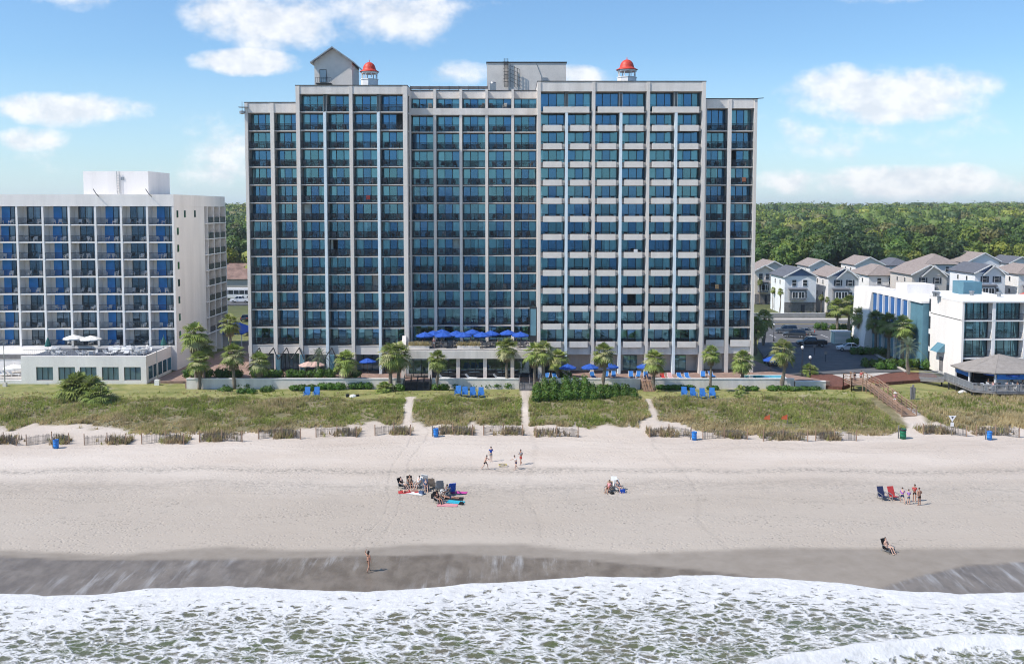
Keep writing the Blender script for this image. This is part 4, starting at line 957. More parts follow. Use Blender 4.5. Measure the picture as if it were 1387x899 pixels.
for a in [
 (266, 514, 452, TERR, 'tallest fuller palm at the corner of the white hotel', 1.25), (276, 512, 466, TERR, 'palm just behind the tall corner palm, its right neighbour', 1.05),
 (270, 528, 487, 2.0, 'palm in front of the seawall at its left end, tan trunk', 1.0), (318, 527, 478, 2.0, 'leaning palm before the seawall, second from its left end', 1.05),
 (351, 526, 489, 2.0, 'palm before the seawall under the left corner of the tall hotel', 1.0), (312, 505, 436, 2.5, 'palm standing in the drive between the two hotels', 1.0),
 (469, 526, 487, 2.0, 'palm before the seawall left of the small blue umbrella', 1.05), (529, 519, 479, TERR, 'left palm of the thick pair beside the terrace corner', 1.15),
 (540, 518, 478, TERR, 'right palm of the thick pair beside the terrace corner', 1.15), (591, 520, 485, TERR, 'palm before the leftmost dining terrace window', .88),
 (687, 526, 470, 2.1, 'palm with thick brown trunk before the dining terrace', .95), (724, 528, 476, 2.1, 'front palm of the trio right of the dining terrace', 1.0),
 (737, 519, 474, TERR, 'middle palm of the trio right of the dining terrace', 1.0), (755, 512, 484, TERR, 'lowest shaded palm of the trio right of the terrace', .95),
 (816, 519, 477, TERR, 'palm with brown boots between the blue pool umbrellas', 1.0), (884, 521, 486, TERR, 'palm beside the wooden steps and the blue loungers', 1.0),
 (962, 522, 478, TERR, 'slim palm before the right wing of the tall hotel', .80), (1005, 514, 486, TERR, 'palm at the right corner of the tall hotel', 1.0),
 (1058, 527, 473, 2.3, 'palm standing alone between the pool and the mulch bed', 1.1),
 (1134, 447, 414, 2.7, 'left palm of the sunny pair across the parking road', 1.15), (1149, 447, 410, 2.7, 'right palm of the sunny pair across the parking road', 1.25),
 (1033, 468, 430, 2.6, 'dark shaded palm beside the right edge of the tall hotel', 1.15), (1024, 478, 440, 2.6, 'shaded palm partly behind the right edge of the tall hotel', 1.1),
 (1165, 466, 426, 2.7, 'shaded palm before the white stair tower of the annex', 1.2), (1186, 478, 432, 2.7, 'shaded palm before the leftmost blue annex window', 1.15),
 (1203, 488, 436, 2.7, 'shaded palm before the middle of the blue annex', 1.15), (1222, 494, 440, 2.7, 'shaded grey green palm before the right half of the annex', 1.2)]:
    palm(*a[:5], a[5]*1.12)
for a in [(1231, 506, 470, 2.6, 'big feathery blue green palm beside the side door awning', 1.15, True), (433, 512, 483, TERR, 'feathery fan of fronds before the entrance left of the hotel', .9, True),
          (1029, 411, 381, 3.0, 'small slim palm left of the first house', .55), (1047, 418, 392, 3.0, 'small slim palm before the blue and white house, left one', .55), (1056, 424, 394, 3.0, 'small slim palm at the corner of the blue and white house', .55),
          (1112, 425, 402, 2.9, 'young palm between the two front houses', .5), (1120, 425, 405, 2.9, 'young palm at the corner of the second house', .45)]:
    palm(*a)
def lowpalm(px, py, zb, s, label, n_=1):
    b = G(px, py, zb); t = empty('palmetto', b, 0, label, 'palmetto')
    for k in range(n_):
        o = link('fronds', CROWNS[k % 4], t, (random.uniform(-.42, .42)*s*n_*.5, random.uniform(-.4, .4)*s, .45*s+random.random()*.5*s)); o.scale = (s,)*3; o.rotation_euler = (0, 0, k*1.7)
lowpalm(112, 541, 2.2, 1.75, 'wide wild palmetto clump before the white hotel windows', 4); lowpalm(136, 545, 2.3, 1.2, 'smaller palmetto at the right side of the wide clump', 3)
lowpalm(522, 532, 2.1, .85, 'short palmetto before the thick pair of palms', 2); lowpalm(1000, 541, 2.3, .6, 'small young palm on the lawn right of the blue chairs', 1); lowpalm(1002, 533, 2.2, .6, 'young palm at the foot of the wall beside the lawn', 1)
lowpalm(1098, 506, 2.5, .8, 'shaded palmetto at the corner of the mulch bed', 2)

# ---- hedges and shrubs
def shrub(px, py, zb, w, d, h, label, mats=('hedge',), n_=None, leaf=.11, cat='shrub', name='shrub', loc=None, grp=None):
    b = loc or G(px, py, zb); g = np.random.default_rng(int(abs(b.x*37+b.y*11)) % 9999); bl = []
    k = max(1, int(w/1.1))
    for i in range(k):
        for j in range(max(1, int(d/1.3))):
            bl.append(((-w/2+(i+.5)*w/k+g.normal()*.1, (j+.5)*1.2-.6+g.normal()*.1, h*(.42 if h < 2 else .30+.16*j)*(.72 if (h > 2 and i in (0, k-1)) else 1)), (w/k*.72, min(d, 1.5)*.55, h*.56*g.uniform(.8, 1.15)*((.55+.22*j) if h > 2 else 1)*(.8 if (h > 2 and i in (0, k-1)) else 1))))
    me = leafmesh('foliage', bl, n_ or int(260*len(bl)**.9), leaf, [MT[m] for m in mats], g)
    t = empty(name, b, 0, label, cat, grp); link('foliage', me, t)
    m = MB()
    for i in range(min(k, 3)): m.tube([(bl[i][0][0], bl[i][0][1], -.3), (bl[i][0][0], bl[i][0][1], h*.3)], .05, 5)
    m.build('stem', MT['bark'], t, world=False)
SH = [(336,525,8,1,.9,'low clipped hedge at the foot of the seawall left of the leaning palm'),(306,532,1.6,1.3,1.1,'round clipped bush at the left end of the lawn'),(334,534,2.6,1.2,.9,'low bush pair in front of the hedge, left lawn'),
 (362,531,1.6,1.2,.9,'small round bush below the third palm'),(410,529,3.4,1.3,1.0,'dark bush before the seawall left of the light blue chairs'),(448,527,4.2,1.4,1.0,'wide clipped bush just behind the light blue lawn chairs'),
 (488,526,3.6,1.3,1.0,'clipped bush right of the seawall palm'),(504,525,2,1.2,1.0,'small dark bush near the thick pair of palms'),(534,530,2.4,1.5,1.3,'bright green bush left of the terrace steps'),
 (597,528,2.2,1.2,1.0,'rounded bush right of the dark steps'),(640,525,8.5,1.2,.9,'long hedge behind the middle row of blue chairs'),(682,525,2.6,1.2,1.0,'pale bush before the palm with the thick trunk'),
 (915,527,5.5,1.0,.7,'low shaded hedge behind the right blue chairs'),(965,528,1.4,1,.7,'tiny bush at the foot of the slim palm'),(1016,529,2.4,1.1,.8,'small bush right of the young palm by the wall'),
 (1055,529,3,1.2,.9,'bush at the foot of the lone palm'),(1090,530,4.2,1.3,.9,'low hedge before the short wall section')]
for px, py, w_, d_, h_, lb in SH: shrub(px, py, 2.15, w_, d_, h_, lb)
for px, py, w_, d_, h_, lb in ((290,511,9,1.4,1.5,'planted hedge above the seawall beside the white hotel'),(385,511,9,1.4,1.3,'planted hedge above the seawall before the entrance pillars'),(440,513,3,1.4,1.9,'dense bush above the seawall below the feathery fronds'),
  (350,511,2.6,1.6,1.8,'round bush above the seawall by the third palm'),(478,512,2.5,1.3,1.4,'bush above the seawall left of the umbrella'),(762,511,2.6,1.3,1.2,'shaded bush under the outside stair')):
    shrub(px, py, TERR, w_, d_, h_, lb, ('hedge','leafC'))
for px, py, w_, d_, h_, lb in ((745,544,4.5,4,2.6,'left part of the big glossy green shrub mass on the dune'),(780,543,6,4.2,2.7,'highest middle part of the big glossy green shrub mass'),(830,541,7,3.8,2.4,'right part of the big glossy green shrub mass by the wooden steps')):
    shrub(px, py, 2.3, w_, d_, h_, lb, ('hedge','leafB'), n_=8000, leaf=.085)
for px, py, w_, d_, h_, lb in ((1199,500,3,1.5,1.2,'round bush left of the feathery palm'),(1261,499,2.8,1.6,1.7,'round clipped bush before the low hotel wall'),(1152,464,4,2.2,2.0,'yellow green hedge beside the white car'),(1160,468,3.5,2,1.6,'clipped bush beside the white car, nearer the annex'),
  (1112,447,2.8,2,1.9,'round clipped bush at the street corner'),(1140,447,5,1.5,1.5,'bushes behind the sunny palm pair'),(1215,497,12,1.5,1.6,'dark shaded hedge along the annex foot'),(1185,480,9,1.5,1.5,'dark shaded hedge before the annex pillars')):
    shrub(px, py, 2.6, w_, d_, h_, lb, ('hedge','leafC'))

# ---- dune grass (nobody could count it)
def grassmesh(pts, hts, mi, nb, g, wid=.03, spread=.35):
    n_ = len(pts); P_ = np.repeat(pts, nb, 0); H = np.repeat(hts, nb)*g.uniform(.6, 1.15, n_*nb); M_ = np.repeat(mi, nb)
    P_ = P_ + np.c_[g.normal(size=(n_*nb, 2))*.10, np.zeros(n_*nb)]
    a = g.uniform(0, 6.283, n_*nb); ln = np.abs(g.normal(size=n_*nb))*spread
    tip = P_+np.c_[np.cos(a)*ln*H+.10*H, np.sin(a)*ln*H, H]; sdx = np.c_[-np.sin(a), np.cos(a), np.zeros(len(a))]*wid*g.uniform(.7, 1.5, (n_*nb, 1))
    mid = (P_*.5+tip*.5)+np.c_[np.zeros((n_*nb, 2)), H*.08]
    V = np.stack([P_-sdx, P_+sdx, mid+sdx*.7, tip, mid-sdx*.7], 1).reshape(-1, 3)
    b_ = np.arange(n_*nb)*5; Fq = np.concatenate([np.stack([b_, b_+1, b_+2, b_+4], 1)]); Ft = np.stack([b_+4, b_+2, b_+3], 1)
    me = bpy.data.meshes.new('grass'); me.vertices.add(len(V)); me.vertices.foreach_set('co', V.astype(np.float32).ravel())
    loops = np.concatenate([Fq.ravel(), Ft.ravel()]).astype(np.int32); me.loops.add(len(loops)); me.loops.foreach_set('vertex_index', loops)
    st = np.concatenate([np.arange(len(Fq))*4, len(Fq)*4+np.arange(len(Ft))*3]).astype(np.int32); me.polygons.add(len(st)); me.polygons.foreach_set('loop_start', st)
    return me, np.concatenate([M_, M_])
GM = [leafmat('dune_grass_olive', (.42,.42,.15), .3, .1, .3, .45), leafmat('dune_grass_straw', (.60,.50,.28), .25, .1, .3, .45), leafmat('dune_grass_green', (.31,.37,.09), .3, .1, .3, .45), leafmat('sea_oat_brown', (.40,.31,.19), .3, .1, .3)]
g = np.random.default_rng(21)
def rej(x, y):
    return veg(x, y)
pts = []; hts = []; mi = []
for _ in range(76000):
    x = g.uniform(-80, 80); y = g.uniform(116.5, 139.6)
    cl = fbm(x, y, .28, 12.0); dn_ = .55+.9*cl
    if y > 133.4 + .9*fbm(x, 0, .2, 6.0) and not (x > 60 and y < 138): 
        if g.random() > .10: continue
    if g.random() > max(.2, dn_) or veg(x, y) < .5: continue
    if 3.5 < x < 21 and y > 137: continue
    if 49.6 < x < 54: continue
    zz = gz(x, y, False); c2 = fbm(x, y, .12, 30.0)+.35*g.normal()
    right = x > 56
    c2 += max(0, (122.5-y))*.12
    k = 1 if (c2 > .25 or (right and c2 > -.15)) else (2 if c2 < -.25 else (3 if g.random() < .12 else 0))
    if right and 128 < y < 138 and x < 66 and c2 < .4: k = 2 if g.random() < .7 else 0
    pts.append((x, y, zz-.03)); hts.append((1+.45*max(0, fbm(x, y, .5, 44.0)))*(.26 if y > 134 else .42+.3*cl)+(.25 if right and k == 1 else 0)); mi.append(k)
# plants that trapped sand along the fences
FEN = [(36,601,93,600),(114,601,171,600),(192,600,249,600),(270,597,328,597),(350,594,407,594),(428,592,483,592),(508,590,556,590),(586,590,640,590),(655,590,708,590),(726,592,783,592),(880,592,936,592),(952,594,1012,594),(1034,596,1094,597),(1105,596,1160,596),(1250,589,1309,591),(1322,590,1380,592),(-25,601,22,602)]
FW = []
for a in FEN: FW.append((G(a[0], a[1], 1.25), G(a[2], a[3], 1.25)))
for p, q in FW:
    n0 = int(g.uniform(60, 150)); c0 = g.uniform(.2, .8); sd = g.uniform(.12, .3)
    for _ in range(n0):
        t_ = np.clip(g.normal(c0, sd), 0, 1); x = p.x+(q.x-p.x)*t_; y = p.y+g.uniform(.1, 2.6)
        pts.append((x, y, gz(x, y, False)-.02)); hts.append(g.uniform(.35, .95)); mi.append(int(g.choice([0, 3, 3, 3, 1])))
me, mm_ = grassmesh(np.array(pts), np.array(hts), np.array(mi), 9, g)
for m_ in GM: me.materials.append(m_)
me.polygons.foreach_set('material_index', mm_.astype(np.int32)); me.update(calc_edges=True); me.validate()
tag(link('dune_grass', me), 'tall green and straw dune grass between beach and lawn', 'grass', None, 'stuff')
# grasses in the terrace planter boxes
for i, (a, b_, lb) in enumerate(((553, 581, 'box of brown ornamental grass at the left of the terrace edge'), (619, 650, 'box of brown ornamental grass in the middle of the terrace edge'), (672, 700, 'box of green ornamental grass behind the thick palm'))):
    xa, xb = X_(a, PY, 480), X_(b_, PY, 480); t = empty('planter_box', ((xa+xb)/2, PY+.35, PZ), 0, lb, 'planter')
    m = MB(); m.box(xa, xb, PY+.61, PY+1.1, PZ+.002, PZ+.5); m.build('box', MT['concrete'], t)
    k = 90; P_ = np.c_[g.uniform(xa, xb, k), g.uniform(PY+.65, PY+1.0, k), np.full(k, PZ+.45)]-np.array(t.location)
    me, mm_ = grassmesh(P_, np.full(k, .75), np.full(k, 1), 8, g, .02); me.materials.append(GM[0]); me.materials.append(GM[1 if i < 2 else 2]); me.polygons.foreach_set('material_index', mm_.astype(np.int32)); me.update(calc_edges=True); me.validate(); link('grass', me, t)

# ---- forest
def tree_variant(seed, mats, big=1.0, n_=1300, leaf=.36):
    g = np.random.default_rng(seed); bl = []
    for k in range(9):
        a = k*2.4; r = g.uniform(.8, 3.3) if k else 0
        bl.append(((r*math.cos(a), r*math.sin(a), 8.2+g.uniform(-1.6, 2.2)-.25*r), tuple(g.uniform(1.5, 2.6)*np.array([1, 1, .85]))))
    cr = leafmesh('crown', bl, n_, leaf, [MT[m] for m in mats], g)
    tk = MB(); tk.tube([(0,0,-1.0),(.1,0,3.2),(.0,.1,6.5),(0,0,9)], [.38,.28,.20,.08], 7)
    for c, r in bl[1:6]: tk.tube([(.05,.05,4.2), (c[0]*.5, c[1]*.5, 6.2), (c[0], c[1], c[2])], [.16,.11,.05], 5)
    return cr, tk.mesh('trunk', MT['bark']), bl
TV = [tree_variant(31, ('leafA','leafB')), tree_variant(32, ('leafC','leafA')), tree_variant(33, ('leafB','leafA')), tree_variant(34, ('leafD','leafA')), tree_variant(35, ('leafA','leafC')), tree_variant(36, ('leafA','leafD'))]
kinds = ['mid green', 'dark green', 'bright yellow green', 'olive brown', 'deep green', 'dull green']
g = np.random.default_rng(77); cand = []
for y in np.arange(268, 660, 9.0):
    for x in np.arange(-150, 420, 9.0):
        xx = x+g.uniform(-3.5, 3.5); yy = y+g.uniform(-3.5, 3.5); px = 693.5+xx/yy*F_PX
        cand.append((xx, yy, px))
def blocked(x, y):
    return (22 < x < 190 and y < 318) or (-110 < x < -30 and 255 < y < 300)
near = [c for c in cand if (1012 < c[2] < 1400 or 298 < c[2] < 346) and not blocked(c[0], c[1])]
near.sort(key=lambda c: c[1]); near, restn = near[:290], near[290:]
rows = {}
for i, (x, y, px) in enumerate(near):
    v = g.choice(6, p=[.26,.17,.17,.08,.20,.12]); s = g.uniform(.75, 1.45)
    t = empty('broadleaf_tree', (x, y, gz(x, y)), g.uniform(0, 6.28)); t.scale = (s, s, s*g.uniform(.9, 1.15))
    link('crown', TV[v][0], t); link('trunk', TV[v][1], t)
    key = (kinds[v], 'behind the houses' if px > 1000 else 'between the two hotels', int((px-1012)//24) if px > 1000 else 'L', int(y//22)); rows.setdefault(key, []).append(t)
FARW = ['nearest', 'second', 'third', 'fourth', 'fifth', 'sixth', 'seventh', 'eighth', 'ninth', 'tenth', 'eleventh', 'twelfth', 'thirteenth', 'fourteenth', 'fifteenth', 'sixteenth', 'seventeenth', 'eighteenth']
for key, ts in rows.items():
    for j, t in enumerate(ts):
        depth = FARW[min(17, max(0, key[3]-12))]
        if key[2] != 'L': lb = '%s tree%s, %s row back, %s strip right of tower' % (key[0], '' if len(ts) == 1 else ((' (left)' if j == 0 else ' (right)' if j == 1 else ' (rear)')), depth, ordn(key[2]+1))
        else: lb = '%s tree, %s row back, in the gap between the hotels%s' % (key[0], depth, '' if len(ts) == 1 else (', left one' if j == 0 else ', right one' if j == 1 else ', middle one'))
        tag(t, lb, 'tree', 'forest trees behind the houses')
# the forest that reads as one mass
C_, S_, M_ = [], [], []
Vs, Fs, Ms = [], [], []; off = 0
for y in np.concatenate([np.arange(300, 640, 10.5), np.arange(640, 1500, 15)]):
    st = 10.5 if y < 640 else 15
    for x in np.concatenate([np.arange(-1.5*y, -.62*y, st*1.7), np.arange(-.62*y, .68*y, st), np.arange(.68*y, 1.3*y, st*1.7)]):
        xx = x+g.uniform(-3, 3); yy = y+g.uniform(-3, 3); px = 693.5+xx/yy*F_PX
        if yy < 640 and (1012 < px < 1400 or 298 < px < 346) and (yy < near[-1][1]+2): continue
        vis = (1005 < px < 1400 or 290 < px < 350)
        if blocked(xx, yy): continue
        nb = 3 if vis else 2; wide = abs(xx) > .62*yy; n_ = 120 if vis and yy < 800 else (70 if vis else (14 if wide else 26)); lf = .65 if vis and yy < 800 else (.85 if vis else (2.4 if wide else 1.7))
        r0 = st*(.7 if wide else .42)*g.uniform(.8, 1.3); z0 = gz(xx, yy, False); hh = g.uniform(6, 13.5)*(1 if yy < 640 else 1.1)+2*fbm(xx, yy, .02, 4.4)
        bl = [((xx+g.normal()*r0*.5, yy+g.normal()*r0*.5, z0+hh-r0*.6+g.normal()*.8), (r0, r0, r0*.8)) for _ in range(nb)]
        Cn = cloudpts(bl, n_, g); U, W2 = out_axes(Cn[:, 3:], lf, g, .6, .35); Cn = Cn[:, :3]; V, Fq = quads(Cn, U, W2)
        c_, r_ = bl[0]; cu = np.array([(c_[0]+sx*r_[0]*.6, c_[1]+sy_*r_[1]*.6, c_[2]+(sz_*r_[2]*.55)) for sz_ in (-1, 1) for sx, sy_ in ((-1,-1),(1,-1),(1,1),(-1,1))])
        cf = np.array([(0,1,5,4),(1,2,6,5),(2,3,7,6),(3,0,4,7),(4,5,6,7)])
        Vs += [V, cu]; Fs += [Fq+off, cf+off+len(V)]; k = g.choice(4, p=[.42,.2,.26,.12]); Ms += [np.full(len(Fq)+5, k)]; off += len(V)+8
me = npmesh('forest', np.concatenate(Vs), np.concatenate(Fs), [MT['leafA'], MT['leafB'], MT['leafC'], MT['leafD']], np.concatenate(Ms))
tag(link('forest', me), 'far green forest stretching to the horizon', 'forest', None, 'stuff')
# ================================================================ HOUSES, CARS
SID = {}
def siding(name, c):
    if name not in SID:
        m = mat(name, c, .7, .05, .5); n = m.node_tree; b = n.nodes['Principled BSDF']
        t = NN(n, 'ShaderNodeTexCoord'); wv_ = NN(n, 'ShaderNodeTexWave', wave_type='BANDS', bands_direction='Z', wave_profile='SAW', i_Scale=1.0)
        mp = NN(n, 'ShaderNodeMapping'); mp.inputs['Scale'].default_value = (1,1,1.6); n.links.new(t.outputs['Object'], mp.inputs[0]); n.links.new(mp.outputs[0], wv_.inputs['Vector'])
        bp = NN(n, 'ShaderNodeBump', i_Strength=.5, i_Distance=.03); n.links.new(wv_.outputs['Fac'], bp.inputs['Height']); n.links.new(bp.outputs[0], b.inputs['Normal']); SID[name] = m
    return SID[name]
ROOFB = mat('brown_shingles', (.29,.24,.215), .9, .18, 1.5, bump=.4); ROOFD = mat('dark_grey_shingles', (.12,.125,.145), .9, .2, 1.5, bump=.4); ROOFR = mat('red_tiles', (.50,.09,.045), .7, .18, 2, bump=.4); ROOFT = mat('mottled_brown_shingles', (.25,.16,.13), .9, .4, .5, bump=.3)
SHUT = mat('dark_shutter_paint', (.03,.035,.05), .6)
def slab_roof(m, pts, th=.18):      # pts: one roof plane
    a = [Vector(p) for p in pts]; nn = (a[1]-a[0]).cross(a[2]-a[0]).normalized()
    if nn.z < 0: a = a[::-1]; nn = -nn
    k = len(a); m.add([p-nn*th*.5 for p in a]+[p+nn*th*.5 for p in a], [tuple(range(k-1,-1,-1)), tuple(range(k,2*k))]+[(i,(i+1)%k,k+(i+1)%k,k+i) for i in range(k)])
def house(x, y, zb, w_, d, h, label, wall=(.78,.75,.72), roof=ROOFB, kind='gable', shutters=False, gablec=None, feat=True, rz=0, rise=None):
    """front faces -y; origin at the middle of the front wall"""
    t = empty('house', (x, y, zb), rz, label, 'house', 'houses behind the parking road')
    W = siding('siding_%d_%d_%d' % tuple(int(c*100) for c in wall), wall); e = .5; rise = rise or w_*.26
    B = lambda m, nm, mt, p=t: m.build(nm, mt, p, world=False)
    m = MB(); m.box(-w_/2, w_/2, 0, d, -1.5, h)
    if kind == 'gable': m.add([(-w_/2,.0,h),(w_/2,.0,h),(0,0,h+rise),(-w_/2,d,h),(w_/2,d,h),(0,d,h+rise)], [(0,1,2),(3,5,4)])
    B(m, 'wall', W)
    m = MB(); dz_ = rise/(w_/2)*e
    if kind == 'gable':
        for s in (-1, 1): slab_roof(m, [(s*(w_/2+e), -e, h-dz_), (0, -e, h+rise), (0, d+e, h+rise), (s*(w_/2+e), d+e, h-dz_)])
    elif kind == 'side':     # ridge parallel to the front with a front cross gable
        r2 = d*.24
        slab_roof(m, [(-w_/2-e,-e,h-.2),(w_/2+e,-e,h-.2),(w_/2+e,d/2,h+r2),(-w_/2-e,d/2,h+r2)]); slab_roof(m, [(-w_/2-e,d+e,h-.2),(w_/2+e,d+e,h-.2),(w_/2+e,d/2,h+r2),(-w_/2-e,d/2,h+r2)])
    else:
        q = min(w_, d)/2*.96; a = w_/2+e; r2 = rise; ry0, ry1 = q, d-q; rx = max(0, w_/2-q)
        if d >= w_: R0, R1 = (0, q, h+r2), (0, d-q, h+r2); P1 = [(-a,-e,h-.25),(a,-e,h-.25),(a,d+e,h-.25),(-a,d+e,h-.25)]; slab_roof(m,[P1[0],P1[1],R0]); slab_roof(m,[P1[2],P1[3],R1]); slab_roof(m,[P1[1],P1[2],R1,R0]); slab_roof(m,[P1[3],P1[0],R0,R1])
        else: R0, R1 = (-rx, d/2, h+r2), (rx, d/2, h+r2); P1 = [(-a,-e,h-.25),(a,-e,h-.25),(a,d+e,h-.25),(-a,d+e,h-.25)]; slab_roof(m,[P1[0],P1[1],R1,R0]); slab_roof(m,[P1[2],P1[3],R0,R1]); slab_roof(m,[P1[1],P1[2],R1]); slab_roof(m,[P1[3],P1[0],R0])
    ro = B(m, 'roof', roof)
    if kind == 'gable':
        m = MB()
        for s in (-1, 1): m.bar((s*(w_/2+e), -e-.08, h-dz_), (0, -e-.08, h+rise), .1, .3)
        B(m, 'barge_board', MT['white'], ro)
    if kind == 'side' or shutters == 'cross':
        m = MB(); gx, gw, gr = w_*.12, w_*.34, w_*.2
        m.add([(gx-gw,-.15,h-.4),(gx+gw,-.15,h-.4),(gx,-.15,h-.4+gr*1.4),(gx-gw,d*.4,h-.4),(gx+gw,d*.4,h-.4),(gx,d*.4,h-.4+gr*1.4)], [(0,1,2),(3,5,4),(0,3,4,1)]); B(m, 'cross_gable', W)
        m = MB()
        for s in (-1, 1): slab_roof(m, [(gx+s*(gw+.3), -.55, h-.7), (gx, -.55, h-.3+gr*1.4), (gx, d*.4, h-.3+gr*1.4), (gx+s*(gw+.3), d*.4, h-.7)])
        B(m, 'gable_roof', roof, ro)
        m = MB()
        for s in (-1, 1): m.bar((gx+s*(gw+.3), -.62, h-.7), (gx, -.62, h-.3+gr*1.4), .08, .28)
        B(m, 'barge_board', MT['white'], ro)
    if gablec:
        m = MB(); k = .93; m.add([(-w_/2*k,-.03,h+.05),(w_/2*k,-.03,h+.05),(0,-.03,h+rise*k+.05),(-w_/2*k,-.002,h+.05),(w_/2*k,-.002,h+.05),(0,-.002,h+rise*k+.05)], [(0,1,2),(0,3,4,1),(1,4,5,2),(2,5,3,0)]); B(m, 'gable_panel', siding('blue_gable_siding', gablec))
    if not feat: return t
    def window(xc, zc, ww, hh, face='f', sh=False):
        f = MB(); gl = MB()
        if face == 'f':
            f.box(xc-ww/2-.1, xc+ww/2+.1, -.09, -.001, zc-hh/2-.1, zc+hh/2+.1); gl.box(xc-ww/2, xc+ww/2, -.12, -.091, zc-hh/2, zc+hh/2)
            f.mi = 0; f.box(xc-ww/2, xc+ww/2, -.14, -.121, zc-.03, zc+.03)
        else:
            f.box(-w_/2-.09, -w_/2-.001, xc-ww/2-.1, xc+ww/2+.1, zc-hh/2-.1, zc+hh/2+.1); gl.box(-w_/2-.12, -w_/2-.091, xc-ww/2, xc+ww/2, zc-hh/2, zc+hh/2)
        o = B(f, 'window', MT['white']); B(gl, 'pane', MT['frame'], o)
        if sh:
            for s in (-1, 1): sm_ = MB(); sm_.box(xc+s*(ww/2+.32)-.2, xc+s*(ww/2+.32)+.2, -.1, -.001, zc-hh/2, zc+hh/2); B(sm_, 'shutter', SHUT, o)
    for z in ([h-1.7, h-4.8] if h > 7 else [h-1.7]):
        for xc in (-w_*.18, w_*.22) if shutters else (-w_*.2, w_*.14): window(xc, z, 1.0, 1.5, 'f', bool(shutters) and z > h-2)
        window(d*.3, z, .7, 1.1, 's'); window(d*.65, z, .7, 1.1, 's')
    if h > 8:      # bay window, door and garage at street level
        m = MB(); m.box(-w_*.36, w_*.16, -.9, -.145, h-6.1, h-3.4); bo = B(m, 'bay', siding('grey_bay_siding', (.22,.23,.25))); f = MB()
        slab_roof(m := MB(), [(-w_*.4, -1.15, h-3.35), (w_*.2, -1.15, h-3.35), (w_*.2, -.16, h-3.0), (-w_*.4, -.16, h-3.0)], .1); B(m, 'bay_roof', ROOFD, bo)
        for xc in (-w_*.2, w_*.0): f.box(xc-.75, xc+.75, -.98, -.901, h-5.6, h-3.8)
        wo = B(f, 'window', MT['white'], bo)
        gl = MB()
        for xc in (-w_*.2, w_*.0): gl.box(xc-.62, xc-.06, -1.0, -.981, h-5.45, h-3.95); gl.box(xc+.06, xc+.62, -1.0, -.981, h-5.45, h-3.95)
        gl.build('pane', MT['frame'], bo, world=False)
        m = MB(); m.box(-w_/2-.03, w_/2+.03, -.1, -.002, -.5, h-6.6); B(m, 'stone_base', mat('grey_stone', (.2,.19,.19), .9, .35, 2, bump=.4) if 'grey_stone' not in bpy.data.materials else bpy.data.materials['grey_stone'])
        m = MB(); m.box(w_*.02, w_*.14, -.16, -.101, .0, 2.3); m.mi = 1; m.box(w_*.145, w_*.30, -.16, -.101, .0, 2.3); B(m, 'door', [SHUT, MT['greywood']])
        m = MB(); m.box(-w_*.40, -w_*.14, -.15, -.101, .0, 2.4); B(m, 'garage_door', MT['greywood'])
    return t
def hs(px0, px1, py_base, zb, py_eave, d, label, **k):
    b = G((px0+px1)/2, py_base, zb); s = b.y/F_PX; h = atY((px0+px1)/2, py_eave, b.y).z-zb
    return house(b.x, b.y, zb, (px1-px0)*s, d, h, label, **k)
hs(1062, 1105, 425, 2.6, 374, 13, 'white house with dark roof and steep blue front gable', wall=(.84,.85,.87), roof=ROOFD, gablec=(.10,.16,.30))
hs(1121, 1162, 426, 2.6, 374, 13, 'white and grey house with brown roof and shuttered double gable', wall=(.76,.74,.73), roof=ROOFB, shutters='cross', gablec=(.13,.12,.14))
hs(1022, 1048, 411, 2.9, 366, 15, 'tan house half hidden behind the right edge of the tall hotel', wall=(.80,.70,.60), roof=ROOFB, feat=True)
hs(1234, 1281, 424, 2.8, 371, 14, 'beige house with dark shutters and brown hipped roof', wall=(.62,.57,.52), roof=ROOFB, shutters='cross')
hs(1319, 1360, 424, 2.8, 369, 14, 'white house with dark roof and crossed blue gables', wall=(.84,.85,.87), roof=ROOFD, shutters='cross', gablec=(.10,.16,.30))
hs(1378, 1420, 424, 2.8, 370, 14, 'pale house with brown roof at the right edge of the photo', wall=(.82,.80,.78), roof=ROOFB, kind='hip', shutters=True)
hs(1176, 1222, 415, 3.0, 372, 15, 'white house with wide brown hipped roof above the annex', wall=(.84,.81,.78), roof=ROOFB, kind='hip')
hs(1096, 1127, 398, 3.4, 360, 13, 'house with brown gabled roof behind the first two houses', wall=(.78,.75,.72), roof=ROOFB)
hs(1158, 1196, 398, 3.4, 358, 13, 'brown gabled house in the second row behind the shuttered one', wall=(.80,.77,.74), roof=ROOFB)
hs(1204, 1236, 396, 3.4, 359, 13, 'dark roofed house in the second row behind the beige house', wall=(.62,.63,.66), roof=ROOFD, kind='hip')
hs(1253, 1298, 396, 3.4, 357, 13, 'wide brown hipped house in the second row with balcony', wall=(.55,.56,.6), roof=ROOFB, kind='hip')
hs(1308, 1356, 392, 3.4, 355, 13, 'brown gabled house behind the crossed blue gables', wall=(.78,.79,.82), roof=ROOFB)
hs(1034, 1062, 398, 3.4, 361, 13, 'grey brown gabled roof between the tan house and the blue one', wall=(.6,.58,.55), roof=ROOFB)
hs(1366, 1398, 394, 3.4, 356, 13, 'white second row house at the right edge with dark roof', wall=(.7,.7,.72), roof=ROOFD)
b = G(1349, 421, 2.8); house(b.x-1.0, 215, 2.8, 18, 9, 5.2, 'low building with bright red tiled roof behind the low hotel', wall=(.6,.55,.5), roof=ROOFR, kind='hip', rise=2.6, feat=False)
house(-84, 292, 3.4, 26, 14, 4.6, 'low building with mottled brown roof in the gap between the hotels', wall=(.5,.46,.4), roof=ROOFT, kind='hip', rise=4.2, feat=False)
house(-74, 306, 3.6, 14, 12, 6.2, 'grey roofed house behind the mottled brown roof', wall=(.4,.4,.42), roof=ROOFD, kind='hip', rise=2.6, feat=False)
